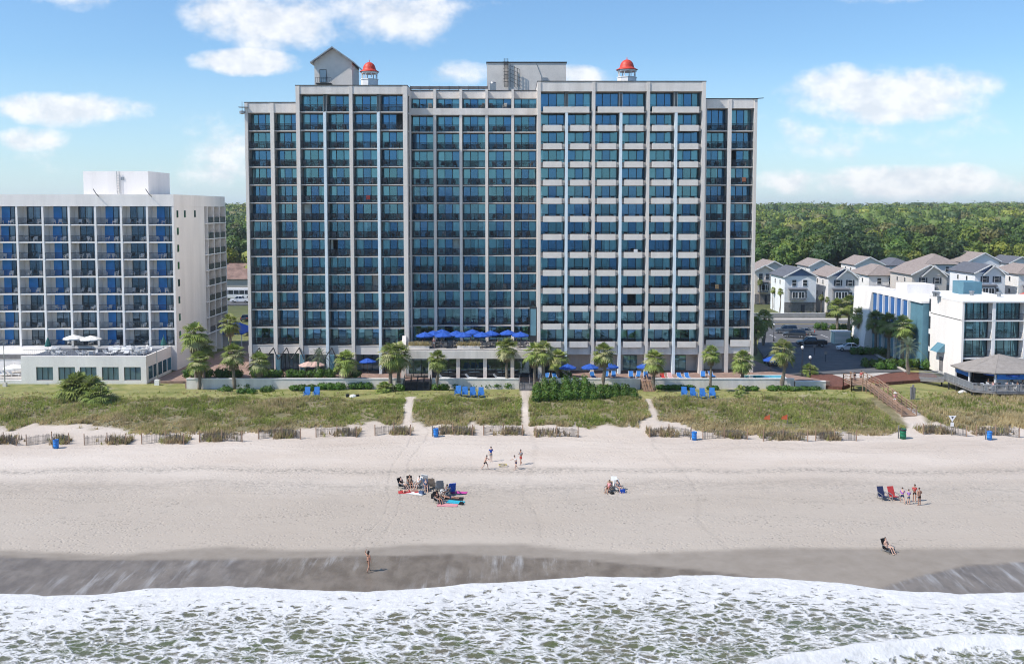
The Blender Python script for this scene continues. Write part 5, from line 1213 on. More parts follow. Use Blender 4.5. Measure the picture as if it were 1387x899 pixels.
for px, py, w_, lb, rf_ in ((1046, 306, 14, 'distant house with pinkish brown roof in the forest, left one', ROOFT), (1078, 308, 12, 'distant house with pinkish brown roof in the forest, right one', ROOFT)):
    p = atY(px, py, 560); house(p.x, 560, p.z-7, w_, 12, 6, lb, wall=(.5,.45,.4), roof=rf_, kind='hip', rise=3.2, feat=False)
for px, py, lb in ((1345, 318, 'far white flat building above the trees, left one'), (1378, 315, 'far white flat building above the trees, right one')):
    p = atY(px, py, 520); t = empty('far_building', (p.x, 520, p.z-14), 0, lb, 'building'); m = MB(); m.box(-6, 6, 0, 10, 0, 13.4); m.build('wall', MT['whitew'], t, world=False); m = MB(); m.box(-6.3, 6.3, -.3, 10.3, 13.402, 13.8); m.build('roof', MT['white'], t, world=False)
    m = MB()
    for k in range(4): m.box(-5+k*2.7, -3.6+k*2.7, -.06, -.004, 11.4, 12.8)
    m.build('window', MT['frame'], t, world=False)
t = empty('garden_wall', (60, 231.5, 2.8), 0, 'long low grey wall before the front houses along the street', 'wall')
m = MB(); m.box(-17, 16, 0, .3, -.5, 1.0); m.build('wall_face', mat('grey_block', (.34,.33,.32), .9, .15, 1), t, world=False); m = MB(); m.box(-17, 16, -.06, .36, 1.001, 1.12); m.build('coping', MT['white'], t, world=False)
for i, px in enumerate((1072, 1090, 1100, 1116, 1128)): shrub(px, 428, 2.8, 3.2, 1.0, 1.0, 'small bush %s along the grey street wall' % ordn(i+1), ('leafD','hedge'), cat='shrub')
t = empty('utility_shed', G(1141, 466, 2.6), 0, 'pale green louvred shed beside the yellow green hedge', 'shed')
m = MB(); m.box(-1.6, 1.6, 0, 2.2, 0, 2.4); m.build('wall', siding('pale_green_boards', (.42,.55,.52)), t, world=False); m = MB()
for k in range(9): m.box(-1.5, 1.5, -.08, -.002, .2+k*.24, .34+k*.24)
m.build('louvre', MT['white'], t, world=False); m = MB(); m.box(-1.8, 1.8, -.2, 2.4, 2.401, 2.5); m.build('roof', MT['white'], t, world=False)
t = empty('bus', (X_(316, 277, 398), 277.5, 3.0), 0, 'long white bus parked behind the pickup between the hotels', 'bus')
m = MB(); m.prism([(-7,0),(6.6,0),(7,.5),(7,2.1),(6.6,2.5),(-7,2.5)], .4, 3.1); m.build('body', MT['white'], t, world=False); m = MB()
for k in range(8): m.box(-6.4+k*1.6, -5.0+k*1.6, -.04, -.002, 1.5, 2.6)
m.build('window', MT['frame'], t, world=False)
for x in (-4.8, 4.2): m = MB(); m.tube([(x,-.05,.5),(x,.3,.5)], .5, 14); m.build('wheel', MT['dark'], t, world=False)

# ---- cars: side profile swept across the width, tapered glasshouse
def carmesh(kind, paint):
    PR = {'sedan': ([(-2.3,.35),(-2.32,.62),(-2.25,.86),(-1.55,.95),(-.85,1.0),(.9,1.0),(1.5,.92),(2.15,.80),(2.3,.62),(2.28,.35)], [(-1.6,.95),(-.95,1.42),(.25,1.46),(1.05,1.0)]),
          'suv': ([(-2.3,.4),(-2.35,.75),(-2.3,1.05),(-1.4,1.1),(.9,1.1),(1.5,1.05),(2.2,.92),(2.35,.7),(2.3,.4)], [(-2.22,1.08),(-2.0,1.68),(.35,1.72),(1.15,1.1)]),
          'pickup': ([(-2.85,.45),(-2.88,1.12),(-2.8,1.18),(-.7,1.18),(1.15,1.16),(1.8,1.14),(2.65,1.02),(2.8,.8),(2.75,.45)], [(-.85,1.16),(-.68,1.8),(.75,1.82),(1.45,1.15)])}[kind]
    def sweep(pr, y0, y1, wsh=lambda x, z: 1):
        m = MB(); k = len(pr); V = []
        for y in np.linspace(y0, y1, 7):
            for x, z in pr: V.append((x*(1-.035*(abs(y)/max(abs(y0),.1))**4), y*wsh(x, z), z))
        F = []
        for j in range(6):
            for i in range(k-1): F.append((j*k+i, j*k+i+1, (j+1)*k+i+1, (j+1)*k+i))
            F.append((j*k+k-1, j*k, (j+1)*k, (j+1)*k+k-1))
        F += [tuple(range(k)), tuple(6*k+i for i in reversed(range(k)))]
        m.add(V, F); return m
    w_ = .95 if kind == 'pickup' else .9
    body = sweep(PR[0], -w_, w_, lambda x, z: .97 if z > .95 or z < .4 else 1)
    cab = sweep(PR[1], -w_*.93, w_*.93, lambda x, z: .80 if z > 1.35 else .98)
    if kind == 'pickup':   # open bed
        body.mi = 1; body.box(-2.75, -.95, -.75, .75, 1.185, 1.19); body.mi = 0
        for s in (-1, 1): body.box(-2.8, -.9, s*.86-.07, s*.86+.07, 1.186, 1.25)
    roof = MB(); zs = [p for p in PR[1] if p[1] > 1.35]; x0, x1 = zs[0][0], zs[-1][0]; zt_ = zs[0][1]
    roof.box(x0-.02, x1+.02, -w_*.76, w_*.76, zt_-.01, zt_+.05)
    for s in (-1, 1):
        for a, b_ in ((PR[1][0], zs[0]), (PR[1][-1], zs[-1]), ((-.25 if kind != 'pickup' else .3, PR[1][0][1]), (-.25 if kind != 'pickup' else .3, zt_))):
            roof.bar((a[0], s*w_*.915, a[1]), (b_[0], s*w_*.755, b_[1]), .09)
    return body, cab, roof
def car(kind, loc, rz, paint, label, cat='car', s=1.0):
    t = empty('pickup_truck' if kind == 'pickup' else 'parked_car', loc, rz, label, cat, 'cars parked by the hotels'); t.scale = (s,)*3
    P_ = MT.setdefault('paint_'+paint[0], mat('car_paint_'+paint[0], paint[1], .25, .03, 1, spec=.6)); L = 2.3 if kind != 'pickup' else 2.8; w_ = .95 if kind == 'pickup' else .9
    body, cab, roof = carmesh(kind, P_); body.build('body', [P_, MT['dark']], t, world=False, smooth=False); cab.build('windows', MT['carglass'], t, world=False); roof.build('roof', P_, t, world=False)
    for x in (-L*.62, L*.62):
        for s_ in (-1, 1):
            m = MB(); m.tube([(x, s_*(w_-.2), .34), (x, s_*(w_+.02), .34)], .34, 16); wo = m.build('wheel', MT['dark'], t, world=False); m = MB(); m.tube([(x, s_*(w_+.021), .34), (x, s_*(w_+.04), .34)], .2, 10); m.build('rim', MT['metal'], wo, world=False)
    for s_ in (-1, 1):
        m = MB(); m.box(L-.12, L+.02, s_*.72-.18, s_*.72+.18, .66, .82); m.build('headlight', MT['metal'], t, world=False)
        m = MB(); m.box(-L-.03, -L+.08, s_*.74-.12, s_*.74+.12, .72, .94); m.build('tail_light', MT['redroof'], t, world=False)
        m = MB(); m.box(.75, .95, s_*(w_+.1)-.08, s_*(w_+.1)+.08, 1.0, 1.12); m.build('mirror', P_, t, world=False)
car('sedan', G(1150, 475, 2.63), R(172), ('white', (.78,.78,.80)), 'white car parked in the drive beside the dark hedge')
car('pickup', G(1099, 469, 2.63), R(178), ('black', (.012,.012,.016)), 'black pickup truck parked in the tower shade', 'pickup truck')
car('suv', G(1076, 457, 2.63), R(165), ('charcoal', (.04,.045,.055)), 'dark grey estate car parked just behind the black pickup')
car('suv', G(1065, 451, 2.63), R(168), ('slate', (.07,.09,.12)), 'slate blue car parked farthest back in the row of dark cars')
car('sedan', G(1088, 453, 2.63), R(160), ('grey', (.16,.17,.18)), 'mid grey car behind the dark estate, nearest the street')
car('suv', G(1046, 494, 2.6), R(95), ('deepblue', (.02,.03,.10)), 'dark blue car in the shade beside the tower corner')
car('pickup', (X_(326, 268, 405), 267.5, 3.01), R(180), ('white', (.78,.78,.80)), 'white pickup truck on the back street between the two hotels', 'pickup truck')
car('sedan', G(334, 434, 2.5), R(90), ('charcoal', (.04,.045,.055)), 'dark car beside the left edge of the tall hotel')
car('suv', G(336, 452, 2.5), R(92), ('slate', (.07,.09,.12)), 'dark car in the shade left of the tall hotel, nearest the beach')
# canvas canopy over the drive
t = empty('canopy', G(304, 470, 2.5), 0, 'dark blue canvas canopy over the drive between the hotels', 'canopy')
m = MB(); m.add([(-3.5,0,2.6),(3.5,0,2.6),(3.5,9,2.6),(-3.5,9,2.6),(0,0,3.9),(0,9,3.9),(-3.5,0,2.4),(3.5,0,2.4),(3.5,9,2.4),(-3.5,9,2.4)], [(0,4,5,3),(1,2,5,4),(0,1,4),(3,5,2),(0,6,7,1),(1,7,8,2),(2,8,9,3),(3,9,6,0)]); m.build('cover', MT['umb'], t, world=False)
for x in (-3.3, 3.3):
    for y in (.2, 8.8): m = MB(); m.bar((x,y,0),(x,y,2.45), .12); m.build('post', MT['white'], t, world=False)

# ---- lamp posts, bollards
def lamp(px, py, zb, h, label, rz=0):
    t = empty('street_lamp', G(px, py, zb), rz, label, 'street lamp'); m = MB(); m.tube([(0,0,0),(0,0,h)], [.09,.05], 8); m.tube([(0,0,0),(0,0,.35)], .16, 8); m.build('pole', MT['dark'], t, world=False)
    m = MB(); m.lathe(0, 0, [(0,h-.02),(.14,h+.02),(.24,h+.25),(.22,h+.42),(.08,h+.52),(0,h+.54)], 12); m.build('lamp_head', MT['white'], t, world=False, smooth=True)
lamp(1097, 508, 2.6, 2.6, 'street lamp with white globe at the corner of the parking road')
lamp(1086, 510, 2.6, 4.4, 'thin dark lamp post beside the mulch bed'); lamp(1048, 462, 2.6, 3.0, 'short dark lamp between the shaded palms and the cars')
for i, (px, py) in enumerate(((1087, 476), (1103, 481), (1118, 490))):
    t = empty('signpost', G(px, py, 2.63), 0, 'small dark signpost standing in the parking road, %s from the cars' % ordn(i+1), 'signpost'); m = MB(); m.bar((0,0,0),(0,0,1.9), .07); m.build('post', MT['dark'], t, world=False); m = MB(); m.box(-.25,.25,-.07,-.04,1.35,1.9); m.build('plate', MT['greywood'], t, world=False)
t = empty('lamp_post', (X_(6, 145, 500), 145, 2), 0, 'tall slim metal pole on a concrete foot at the far left', 'lamp post'); m = MB(); m.tube([(0,0,0),(0,0,7)], [.09,.05], 8); m.build('pole', MT['metal'], t, world=False); m = MB(); m.box(-.25,.25,-.25,.25,0,.7); m.build('foot', MT['concrete'], t, world=False); m = MB(); m.tube([(0,0,6.9),(.1,-.3,7.1),(.3,-.9,7.1)], .06, 6); m.box(.2,.4,-1.3,-.85,7.0,7.12); m.build('lamp_arm', MT['metal'], t, world=False)
t = empty('lamp_post', (X_(212, 146, 500), 146.2, 2), 0, 'slim pole rising at the corner of the white hotel podium', 'lamp post'); m = MB(); m.tube([(0,0,0),(0,0,5.6)], [.08,.05], 8); m.build('pole', MT['metal'], t, world=False); m = MB(); m.box(-.35,.35,-.3,.3,0,.9); m.build('foot', MT['white'], t, world=False)

# ================================================================ FURNITURE
def umbrella_proto(mname, name, label, cat, r=1.35, h=2.45, drop=.55):
    t = empty(name, (0,0,0), 0, label, cat); m = MB(); n_ = 8; V = [(0,0,h)]
    for ring, (rr, zz) in enumerate(((.5, .42), (1, 1))):
        for k in range(n_*2):
            a = math.pi*k/n_; sag = -.04 if k % 2 else 0; V.append((math.cos(a)*r*rr*(.97 if k % 2 else 1), math.sin(a)*r*rr*(.97 if k % 2 else 1), h-drop*zz+sag))
    F = [(0, 1+k, 1+(k+1) % 16) for k in range(16)]+[(1+k, 17+k, 17+(k+1) % 16, 1+(k+1) % 16) for k in range(16)]
    o = len(V); V += [(x, y, z-.16) for x, y, z in V[17:33]]; F += [(17+k, o+k, o+(k+1) % 16, 17+(k+1) % 16) for k in range(16)]
    m.add(V, F); m.build('canopy', MT[mname], t, world=False)
    m = MB(); m.tube([(0,0,0),(0,0,h+.1)], .03, 6); m.build('pole', MT['wood'], t, world=False)
    m = MB(); m.lathe(0, 0, [(.3,0),(.3,.08),(.06,.12),(.05,.3)], 12); m.build('base', MT['dark'], t, world=False)
    return t
def place(proto, loc, rz, label, group, used={}):
    if proto.name in used: t = copy_tree(proto)
    else: t = proto; used[proto.name] = 1
    t.location = loc; t.rotation_euler = (0, 0, rz); tag(t, label, None, group); return t
UB = umbrella_proto('umb', 'parasol', 'x', 'parasol'); UW = umbrella_proto('umbw', 'parasol', 'x', 'parasol', 1.7, 2.5)
for i, (px, py, Y) in enumerate(((575.4,453,147.6),(587,450.7,149.3),(598.5,447,151),(600.3,453,147.7),(618,450.7,149.2),(627.6,453,147.5),(640,447,151),(652.8,452.5,147.8),(665,450,149.4),(688,448.5,150.2),(705,453,148))):
    row = 'front' if Y < 148.5 else ('middle' if Y < 150 else 'rear'); o = ['leftmost','second from the left','third from the left','fourth from the left','fifth from the left','sixth from the left','seventh from the left','fourth from the right','third from the right','second from the right','rightmost'][i]
    p = atY(px, py, Y); place(UB, (p.x, Y, PZ), i, 'blue parasol on the dining terrace, %s, %s row' % (o, row), 'blue parasols on the dining terrace')
for px, py, lb in ((498, 505, 'single small blue parasol left of the thick pair of palms'), (769, 515, 'blue parasol in the shade under the outside stair'), (799, 514, 'blue parasol on the pool deck left of the booted palm'), (826, 513, 'blue parasol on the pool deck right of the booted palm'), (874, 513, 'half folded looking blue parasol behind the blue loungers'), (1044, 503, 'blue parasol in the shade near the pool by the lone palm')):
    b = G(px, py, TERR); place(UB, (b.x, max(b.y, 144.4), TERR), px, lb, 'blue parasols on the pool deck')
UP = umbrella_proto(cloth('pink', (.62,.42,.36)) and 'pink', 'parasol', 'x', 'parasol', 1.5, 2.2)
place(UP, (*G(418, 508, TERR).xy, TERR), 0, 'pinkish parasol before the entrance, left one', 'pink parasols'); place(UP, (*G(427, 508, TERR).xy, TERR), 1, 'pinkish parasol before the entrance, right one under the fronds', 'pink parasols')
place(UW, (X_(125, 156, 461), 155.5, WZ-.25), .3, 'large white parasol on the sun deck of the white hotel', 'white parasols'); place(UW, (X_(100, 156.5, 461), 156.5, WZ-.25), .8, 'small white parasol at the back of the sun deck', 'white parasols')
place(UW, (X_(18, 151, 500), 151.5, 2.0), .3, 'white parasol by the pool bar at the far left edge', 'white parasols')
UG = umbrella_proto(cloth('green_canvas', (.03,.13,.12)) and 'green_canvas', 'parasol', 'x', 'parasol', .5, 2.3, 1.4)
place(UG, (X_(63, 155, 470), 155.5, WZ-.25), 0, 'folded dark green parasol at the left of the sun deck', 'white parasols'); place(UG, (X_(222, 157, 465), 156.9, WZ-.25), 0, 'folded dark green parasol at the right end of the sun deck', 'white parasols')

def chairgeo(m, w_=.5, d=.5, h=.42, bh=.5, t=.05, arm=True, rec=.1):
    m.box(-w_/2, w_/2, -d/2, d/2, h-t, h)
    m.add([(-w_/2, d/2-.03, h),(w_/2, d/2-.03, h),(w_/2, d/2+.02, h),(-w_/2, d/2+.02, h),(-w_/2, d/2+rec, h+bh),(w_/2, d/2+rec, h+bh),(w_/2, d/2+rec+.05, h+bh),(-w_/2, d/2+rec+.05, h+bh)], [(0,3,2,1),(4,5,6,7),(0,1,5,4),(1,2,6,5),(2,3,7,6),(3,0,4,7)])
    for x in (-w_/2+.02, w_/2-.02):
        for y in (-d/2+.02, d/2-.02): m.bar((x*1.05, y*1.08, 0), (x, y, h-t), t*.8)
        if arm: m.bar((x, -d/2+.02, h+.2), (x, d/2+.04, h+.24), t); m.bar((x, -d/2+.02, h-.01), (x, -d/2+.02, h+.2), t*.8)
m = MB(); chairgeo(m, .55, .5, .42, .55, .05); CH_DARK = m.mesh('balcony_chair', mat('patio_chair_metal', (.20,.195,.19), .5, .1, 3, rand=.85))
m = MB(); chairgeo(m, .56, .5, .42, .45, .06); CH_WHITE = m.mesh('plastic_chair', MT['plastic'])
m = MB(); m.lathe(0, 0, [(.3,.68),(.3,.71),(0,.71)], 12); m.tube([(0,0,0),(0,0,.68)], .03, 6); m.lathe(0,0,[(.22,0),(.2,.03),(0,.04)],10); TB_DARK = m.mesh('balcony_table', MT['dark'])
def mesh_thing(name, me, loc, rz, label, cat, group, s=1.0):
    o = link(name, me, None, loc); o.rotation_euler = (0, 0, rz); o.scale = (s,)*3; return tag(o, label, cat, group)
SN = {'W': 'left low wing', 'A': 'left section', 'B': 'middle section', 'C': 'panelled section', 'D': 'right low wing'}
firstbay = {}
for b_ in BAYS: firstbay.setdefault(b_[0], b_[1])
cand = []
for (sn, bn, fi, x0, x1, Y, YG, z) in BAYS:
    if sn == 'B' and fi == 0 or random.random() < .08: continue
    w_ = x1-x0; k = bn-firstbay[sn]+1
    fr = random.uniform(.15, .3); lab = '%s, floor %s up, bay %s' % (SN[sn], ordn(fi+1), ordn(k))
    cand.append(('chair', x0+w_*fr, Y+.95+random.uniform(-.1,.2), z, random.uniform(-.6,.9), 'dark left-hand chair on hotel balcony, '+lab, sn))
    if random.random() < .85: cand.append(('chair', x1-w_*random.uniform(.15,.35), Y+.95+random.uniform(-.1,.2), z, random.uniform(-.9,.6), 'dark right-hand chair on hotel balcony, '+lab, sn))
    if random.random() < .6: cand.append(('table', (x0+x1)/2+random.uniform(-.3,.3), Y+.9, z, 0, 'small dark table on hotel balcony, '+lab, sn))
cand.sort(key=lambda c: (c[6] == 'C')*100+abs(c[3]-27)+abs(c[1])*.3)
nc = ntb = 0; rest = MB()
for c in cand:
    if c[0] == 'chair':
        if nc < 296: mesh_thing('balcony_chair', CH_DARK, (c[1], c[2], c[3]), c[4], c[5], 'chair', 'dark chairs on the tower balconies'); nc += 1
        else:
            rest.T = Matrix.Translation((c[1], c[2], c[3])) @ Matrix.Rotation(c[4], 4, 'Z'); chairgeo(rest, .55, .5, .42, .55, .05); rest.T = None
    else: mesh_thing('balcony_table', TB_DARK, (c[1], c[2], c[3]), 0, c[5], 'table', 'small tables on the tower balconies')
if rest.f: tag(rest.build('balcony_chairs', MT['dark']), 'the other dark chairs on the hotel balconies', 'chairs', None, 'stuff')
# a few coloured towels over the tower railings
for i, (bn, fi, cn, cc, lb) in enumerate(((5, 8, 'maroon_towel', (.22,.03,.03), 'dark red towel on a balcony rail of the left section'), (19, 9, 'orange_towel', (.30,.12,.07), 'orange towel on a balcony rail of the right low wing'), (18, 3, 'tan_towel', (.5,.3,.15), 'tan towel on a low balcony of the right wing'), (15, 5, 'white_towel', (.75,.75,.75), 'white towel on a rail in the panelled section'))):
    B_ = [b for b in BAYS if b[1] == bn and b[2] == fi][0]; m = MB(); x = B_[3]+(B_[4]-B_[3])*.6; y = B_[5]+.05; m.box(x-.3, x+.3, y-.05, y-.02, B_[7]+.45, B_[7]+1.12); m.box(x-.3, x+.3, y-.02, y+.16, B_[7]+1.1, B_[7]+1.13)
    tag(m.build('towel', cloth(cn, cc)), lb, 'towel')
for (bi, fi, a, b, z) in WB:
    for j, xx in enumerate((a+(b-a)*random.uniform(.12, .35), a+(b-a)*random.uniform(.55, .85))):
        mesh_thing('plastic_chair', CH_WHITE, (xx, YW+.85+random.uniform(-.15,.25), z), random.uniform(-1.2, 1.2), 'white plastic chair, %s one, balcony floor %s, bay %s from the photo edge' % (('left', 'right')[j], ordn(fi+1), ordn(bi)), 'chair', 'white chairs on the white hotel balconies')
# sun deck furniture
m = MB(); m.lathe(0,0,[(.55,.70),(.55,.74),(0,.74)],14)
for k in range(4): m.bar((.35*math.cos(k*1.57),.35*math.sin(k*1.57),0),(.3*math.cos(k*1.57),.3*math.sin(k*1.57),.7),.05)
TB_WHITE = m.mesh('round_table', MT['plastic'])
def loungergeo(mn, name='sun_lounger', fr='plastic', cat='sun lounger'):
    t = empty(name, (0,0,0), 0, 'x', cat)
    m = MB(); m.box(-.32,.32,-.95,.35,.30,.34); m.build('seat', MT[mn], t, world=False)
    m = MB(); m.add([(-.32,.35,.30),(.32,.35,.30),(.32,.37,.34),(-.32,.37,.34),(-.32,.85,.82),(.32,.85,.82),(.32,.82,.86),(-.32,.82,.86)], [(0,1,2,3),(4,7,6,5),(0,4,5,1),(1,5,6,2),(2,6,7,3),(3,7,4,0)]); m.build('backrest', MT[mn], t, world=False)
    for x in (-.34,.34):
        m = MB(); m.bar((x,-.98,.31),(x,.38,.31),.05); m.bar((x,.36,.31),(x,.87,.85),.05); m.build('side_rail', MT[fr], t, world=False)
        for y in (-.8,.3): m = MB(); m.bar((x,y,0),(x,y,.3),.05); m.build('leg', MT[fr], t, world=False)
    return t
LW = loungergeo('plastic'); used_l = {}
for i, (px, Y, rz) in enumerate(((150,154,.4),(155,152.5,.2),(160,155.2,.6),(166,153,.1),(146,151,1.2),(171,151.5,.3),(110,150.5,1.5),(175,155,.5))):
    place(LW, (X_(px, Y, 470), Y, WZ-.25), rz, 'white sun lounger on the white hotel sun deck, %s from the left' % ordn(sorted((150,155,160,166,146,171,110,175)).index(px)+1), 'white loungers on the sun deck')
for i, (px, Y) in enumerate(((80,149.6),(122,150),(186,150.8),(196,152.6),(72,153),(190,155))):
    mesh_thing('round_table', TB_WHITE, (X_(px, Y, 475), Y, WZ-.25), 0, 'round white table on the white hotel sun deck, %s from the left' % ordn(sorted((80,122,186,196,72,190)).index(px)+1), 'table', 'white tables on the sun deck')
    for k in range(3): a = k*2.1+i; mesh_thing('plastic_chair', CH_WHITE, (X_(px, Y, 475)+.85*math.cos(a), Y+.85*math.sin(a), WZ-.25), a-1.57, 'white plastic chair %s of the %s sun deck table from the left' % (('right', 'behind', 'in front')[k] if k else 'to the side', ordn(sorted((80,122,186,196,72,190)).index(px)+1)), 'chair', 'white chairs on the sun deck')
# blue sling chairs on the lawns: recliner with high back
def beachchair(mn, label, cat='beach chair', name='beach_chair', fr='plastic', s=1.0):
    t = empty(name, (0,0,0), 0, label, cat); t.scale = (s,)*3
    m = MB(); m.add([(-.30,-.45,.38),(.30,-.45,.38),(.30,.25,.26),(-.30,.25,.26),(-.30,-.45,.34),(.30,-.45,.34),(.30,.25,.22),(-.30,.25,.22)], [(0,1,2,3),(7,6,5,4),(0,4,5,1),(1,5,6,2),(2,6,7,3),(3,7,4,0)]); m.build('seat', MT[mn], t, world=False)
    m = MB(); m.add([(-.30,.25,.26),(.30,.25,.26),(.30,.62,1.08),(-.30,.62,1.08),(-.30,.30,.24),(.30,.30,.24),(.30,.67,1.06),(-.30,.67,1.06)], [(3,2,1,0),(4,5,6,7),(0,1,5,4),(1,2,6,5),(2,3,7,6),(3,0,4,7)]); m.build('backrest', MT[mn], t, world=False)
    for x in (-.33,.33):
        m = MB(); m.bar((x,-.45,.55),(x,.42,.60),.06,.04); m.build('armrest', MT[fr], t, world=False)
        m = MB(); m.bar((x,-.42,0),(x,-.42,.55),.04); m.bar((x,.42,0),(x,.36,.55),.04); m.bar((x,-.42,.2),(x,.42,.2),.03); m.build('leg', MT[fr], t, world=False)
    return t
BC = beachchair('lounger', 'x', 'lawn chair', 'lawn_chair', 'lounger', 1.25)
for i, (px, py, lb) in enumerate(((620,537,'blue lawn chair, first of the four before the long hedge'),(630,537,'blue lawn chair, second of the four before the long hedge'),(640.6,537,'blue lawn chair, third of the four before the long hedge'),(651.8,537,'blue lawn chair, last of the four before the long hedge'),
   (927.4,539,'blue lawn chair, first of the right-hand row of four'),(939.6,539,'blue lawn chair, second of the right-hand row of four'),(952.6,539,'blue lawn chair, third of the right-hand row of four'),(964.8,539,'blue lawn chair at the right end of the right-hand row'),
   (415.5,539,'light blue lawn chair, left of the pair before the clipped bush'),(428.5,539,'light blue lawn chair, right of the pair before the clipped bush'))):
    b = G(px, py, 2.35); place(BC, (b.x, b.y, gz(b.x, b.y, False)-.01), random.uniform(-.2,.2), lb, 'blue chairs on the lawns')
LB = loungergeo('lounger')
for i, (px, py) in enumerate(((803,512),(821,511),(831,511),(854.6,511),(864.5,511),(874.6,511.5),(921,513),(931,513),(952,511),(964,511),(740,514),(752,514.5))):
    b = G(px, py, TERR); place(LB, (b.x, max(b.y, 145), TERR), random.uniform(-.3,.3), 'blue sun lounger on the pool deck, %s from the left' % ordn(sorted([803,821,831,854.6,864.5,874.6,921,931,952,964,740,752]).index(px)+1), 'blue loungers on the pool deck')
for mn, cc, px, lb in (('red_towel', (.5,.03,.03), 895.8, 'lounger with a red towel beside the blue ones'), ('pinkish', (.6,.35,.34), 905.8, 'pale pink lounger right of the red one')):
    cloth(mn, cc); t = loungergeo(mn); b = G(px, 511, TERR); t.location = (b.x, 145.2, TERR); tag(t, lb, None, None)
m = MB(); chairgeo(m, .5, .5, .45, .5, .05); CH_WOOD = m.mesh('terrace_chair', MT['greywood'])
m = MB(); m.box(-.4,.4,-.4,.4,.70,.75)
for sx in (-.35,.35):
    for sy_ in (-.35,.35): m.bar((sx,sy_,0),(sx,sy_,.7),.05)
TB_WOOD = m.mesh('terrace_table', MT['greywood'])
tabs = [(576,147.7),(589,149.2),(601,147.6),(613,149),(627,147.8),(641,150.6),(653,147.8),(666,149.4),(678,147.7),(690,150),(704,148)]
for i, (px, Y) in enumerate(tabs):
    x = X_(px, Y, 465)+.35; mesh_thing('terrace_table', TB_WOOD, (x, Y, PZ), 0, 'square dining table on the terrace, %s from the left' % ordn(i+1), 'table', 'dining tables on the terrace')
    for k in range(4 if i % 3 else 3):
        a = k*math.pi/2; mesh_thing('terrace_chair', CH_WOOD, (x+.75*math.sin(a), Y-.75*math.cos(a), PZ), a+math.pi, 'grey dining chair %s the %s terrace table from the left' % (('in front of', 'right of', 'behind', 'left of')[k], ordn(i+1)), 'chair', 'dining chairs on the terrace')
# low glass loungers in the dining windows' forecourt
for i, px in enumerate((601.5, 638, 676)):
    t = loungergeo('plastic'); t.location = (X_(px, 145, 512), 144.6, TERR); t.rotation_euler = (0, 0, R(75)); tag(t, 'white lounger before the dining windows, %s of three' % ordn(i+1), None, 'white loungers before the windows')

# ================================================================ BEACH FURNITURE: fences, barrels, boardwalk
for i, (p, q) in enumerate(FW):
    n_ = 8; P_ = []
    for k in range(n_+1):
        t_ = k/n_; x = p.x+(q.x-p.x)*t_; y = p.y+(q.y-p.y)*t_ + .9*math.sin(math.pi*t_)*((-1)**i*.3+.9) + random.uniform(-.08,.08); P_.append((x, y))
    loc = (P_[0][0], P_[0][1], gz(*P_[0], False)); t = empty('sand_fence', loc, 0, 'slatted sand fence on the upper beach, %s section from the left' % (ordn(i+2) if i < 16 else 'first'), 'sand fence', 'sand fences along the dune foot')
    sl_ = MB(); lean = random.uniform(-.12, .12)
    for k in range(n_):
        a, b = Vector((*P_[k], 0)), Vector((*P_[k+1], 0)); L = (b-a).length; c_ = int(L/.105)
        for j in range(c_):
            pp = a+(b-a)*(j/c_); zz = gz(pp.x, pp.y, False); hh = random.uniform(.95, 1.12); sl_.bar((pp.x, pp.y, zz-.1), (pp.x+lean*.3+random.uniform(-.02,.02), pp.y+random.uniform(-.03,.03), zz+hh), .052, .015)
        za, zb_ = gz(a.x, a.y, False), gz(b.x, b.y, False)
        for hh in (.3, .85): sl_.bar((a.x, a.y, za+hh), (b.x, b.y, zb_+hh), .02)
    sl_.build('slats', MT['fencewood'], t)
    for k in (0, n_//2, n_): m = MB(); zz = gz(*P_[k], False); m.tube([(P_[k][0], P_[k][1], zz-.3), (P_[k][0], P_[k][1], zz+1.35)], .06, 6); m.build('post', MT['wood'], t)
def barrel(px, py, label, mn='barrel_blue', c=(.02,.20,.62), s=1.0, zb=1.2):
    if mn not in MT: MT[mn] = mat(mn, c, .45, .12, 3)
    b = G(px, py, zb); t = empty('rubbish_barrel', (b.x, b.y, gz(b.x, b.y)-.03), 0, label, 'barrel'); t.scale = (s,)*3
    m = MB(); m.lathe(0, 0, [(0,.01),(.29,.01),(.30,.30),(.32,.32),(.30,.34),(.30,.66),(.32,.68),(.30,.70),(.29,1.0),(.31,1.02),(.28,1.03),(.26,.98),(.26,.5),(0,.5)], 20); m.build('drum', MT[mn], t, world=False, smooth=True)
    m = MB(); m.bar((-.42,.1,-.3),(-.42,.1,1.35),.09); m.build('post', MT['greywood'], t, world=False)
    m = MB(); m.lathe(0, 0, [(.27,.80),(.27,.93),(.30,1.05),(.33,1.0),(.325,.86)], 14); m.build('bin_liner', MT['dark'] if mn != 'barrel_blue' else MT['lounger'], t, world=False)
barrel(76, 605.5, 'blue rubbish barrel on the sand at the far left'); barrel(590.5, 592, 'blue rubbish barrel beside the fence, left of the ball players'); barrel(940.3, 595, 'blue rubbish barrel between two right-hand fences'); barrel(1340, 595, 'blue rubbish barrel at the far right')
barrel(1223, 594, 'dark green rubbish barrel below the boardwalk', 'barrel_green', (.01,.16,.08), 1.2)
t = empty('beach_sign', (*G(1289, 588, 1.4).xy, gz(*G(1289, 588, 1.4).xy)), 0, 'white triangular sign above a small white plate on a post', 'sign')
m = MB(); m.bar((0,0,-.3),(0,0,2.0),.08); m.build('post', MT['greywood'], t, world=False)
m = MB(); m.prism([(0,0)]*0 or [(-.5,-.06),(.5,-.06),(.5,-.03),(-.5,-.03)], 1.0, 1.0001) if False else m.add([(-.5,-.07,2.45),(.5,-.07,2.45),(0,-.07,1.65),(-.5,-.045,2.45),(.5,-.045,2.45),(0,-.045,1.65)], [(0,2,1),(3,4,5),(0,1,4,3),(1,2,5,4),(2,0,3,5)]); o = m.build('triangle_plate', MT['white'], t, world=False)
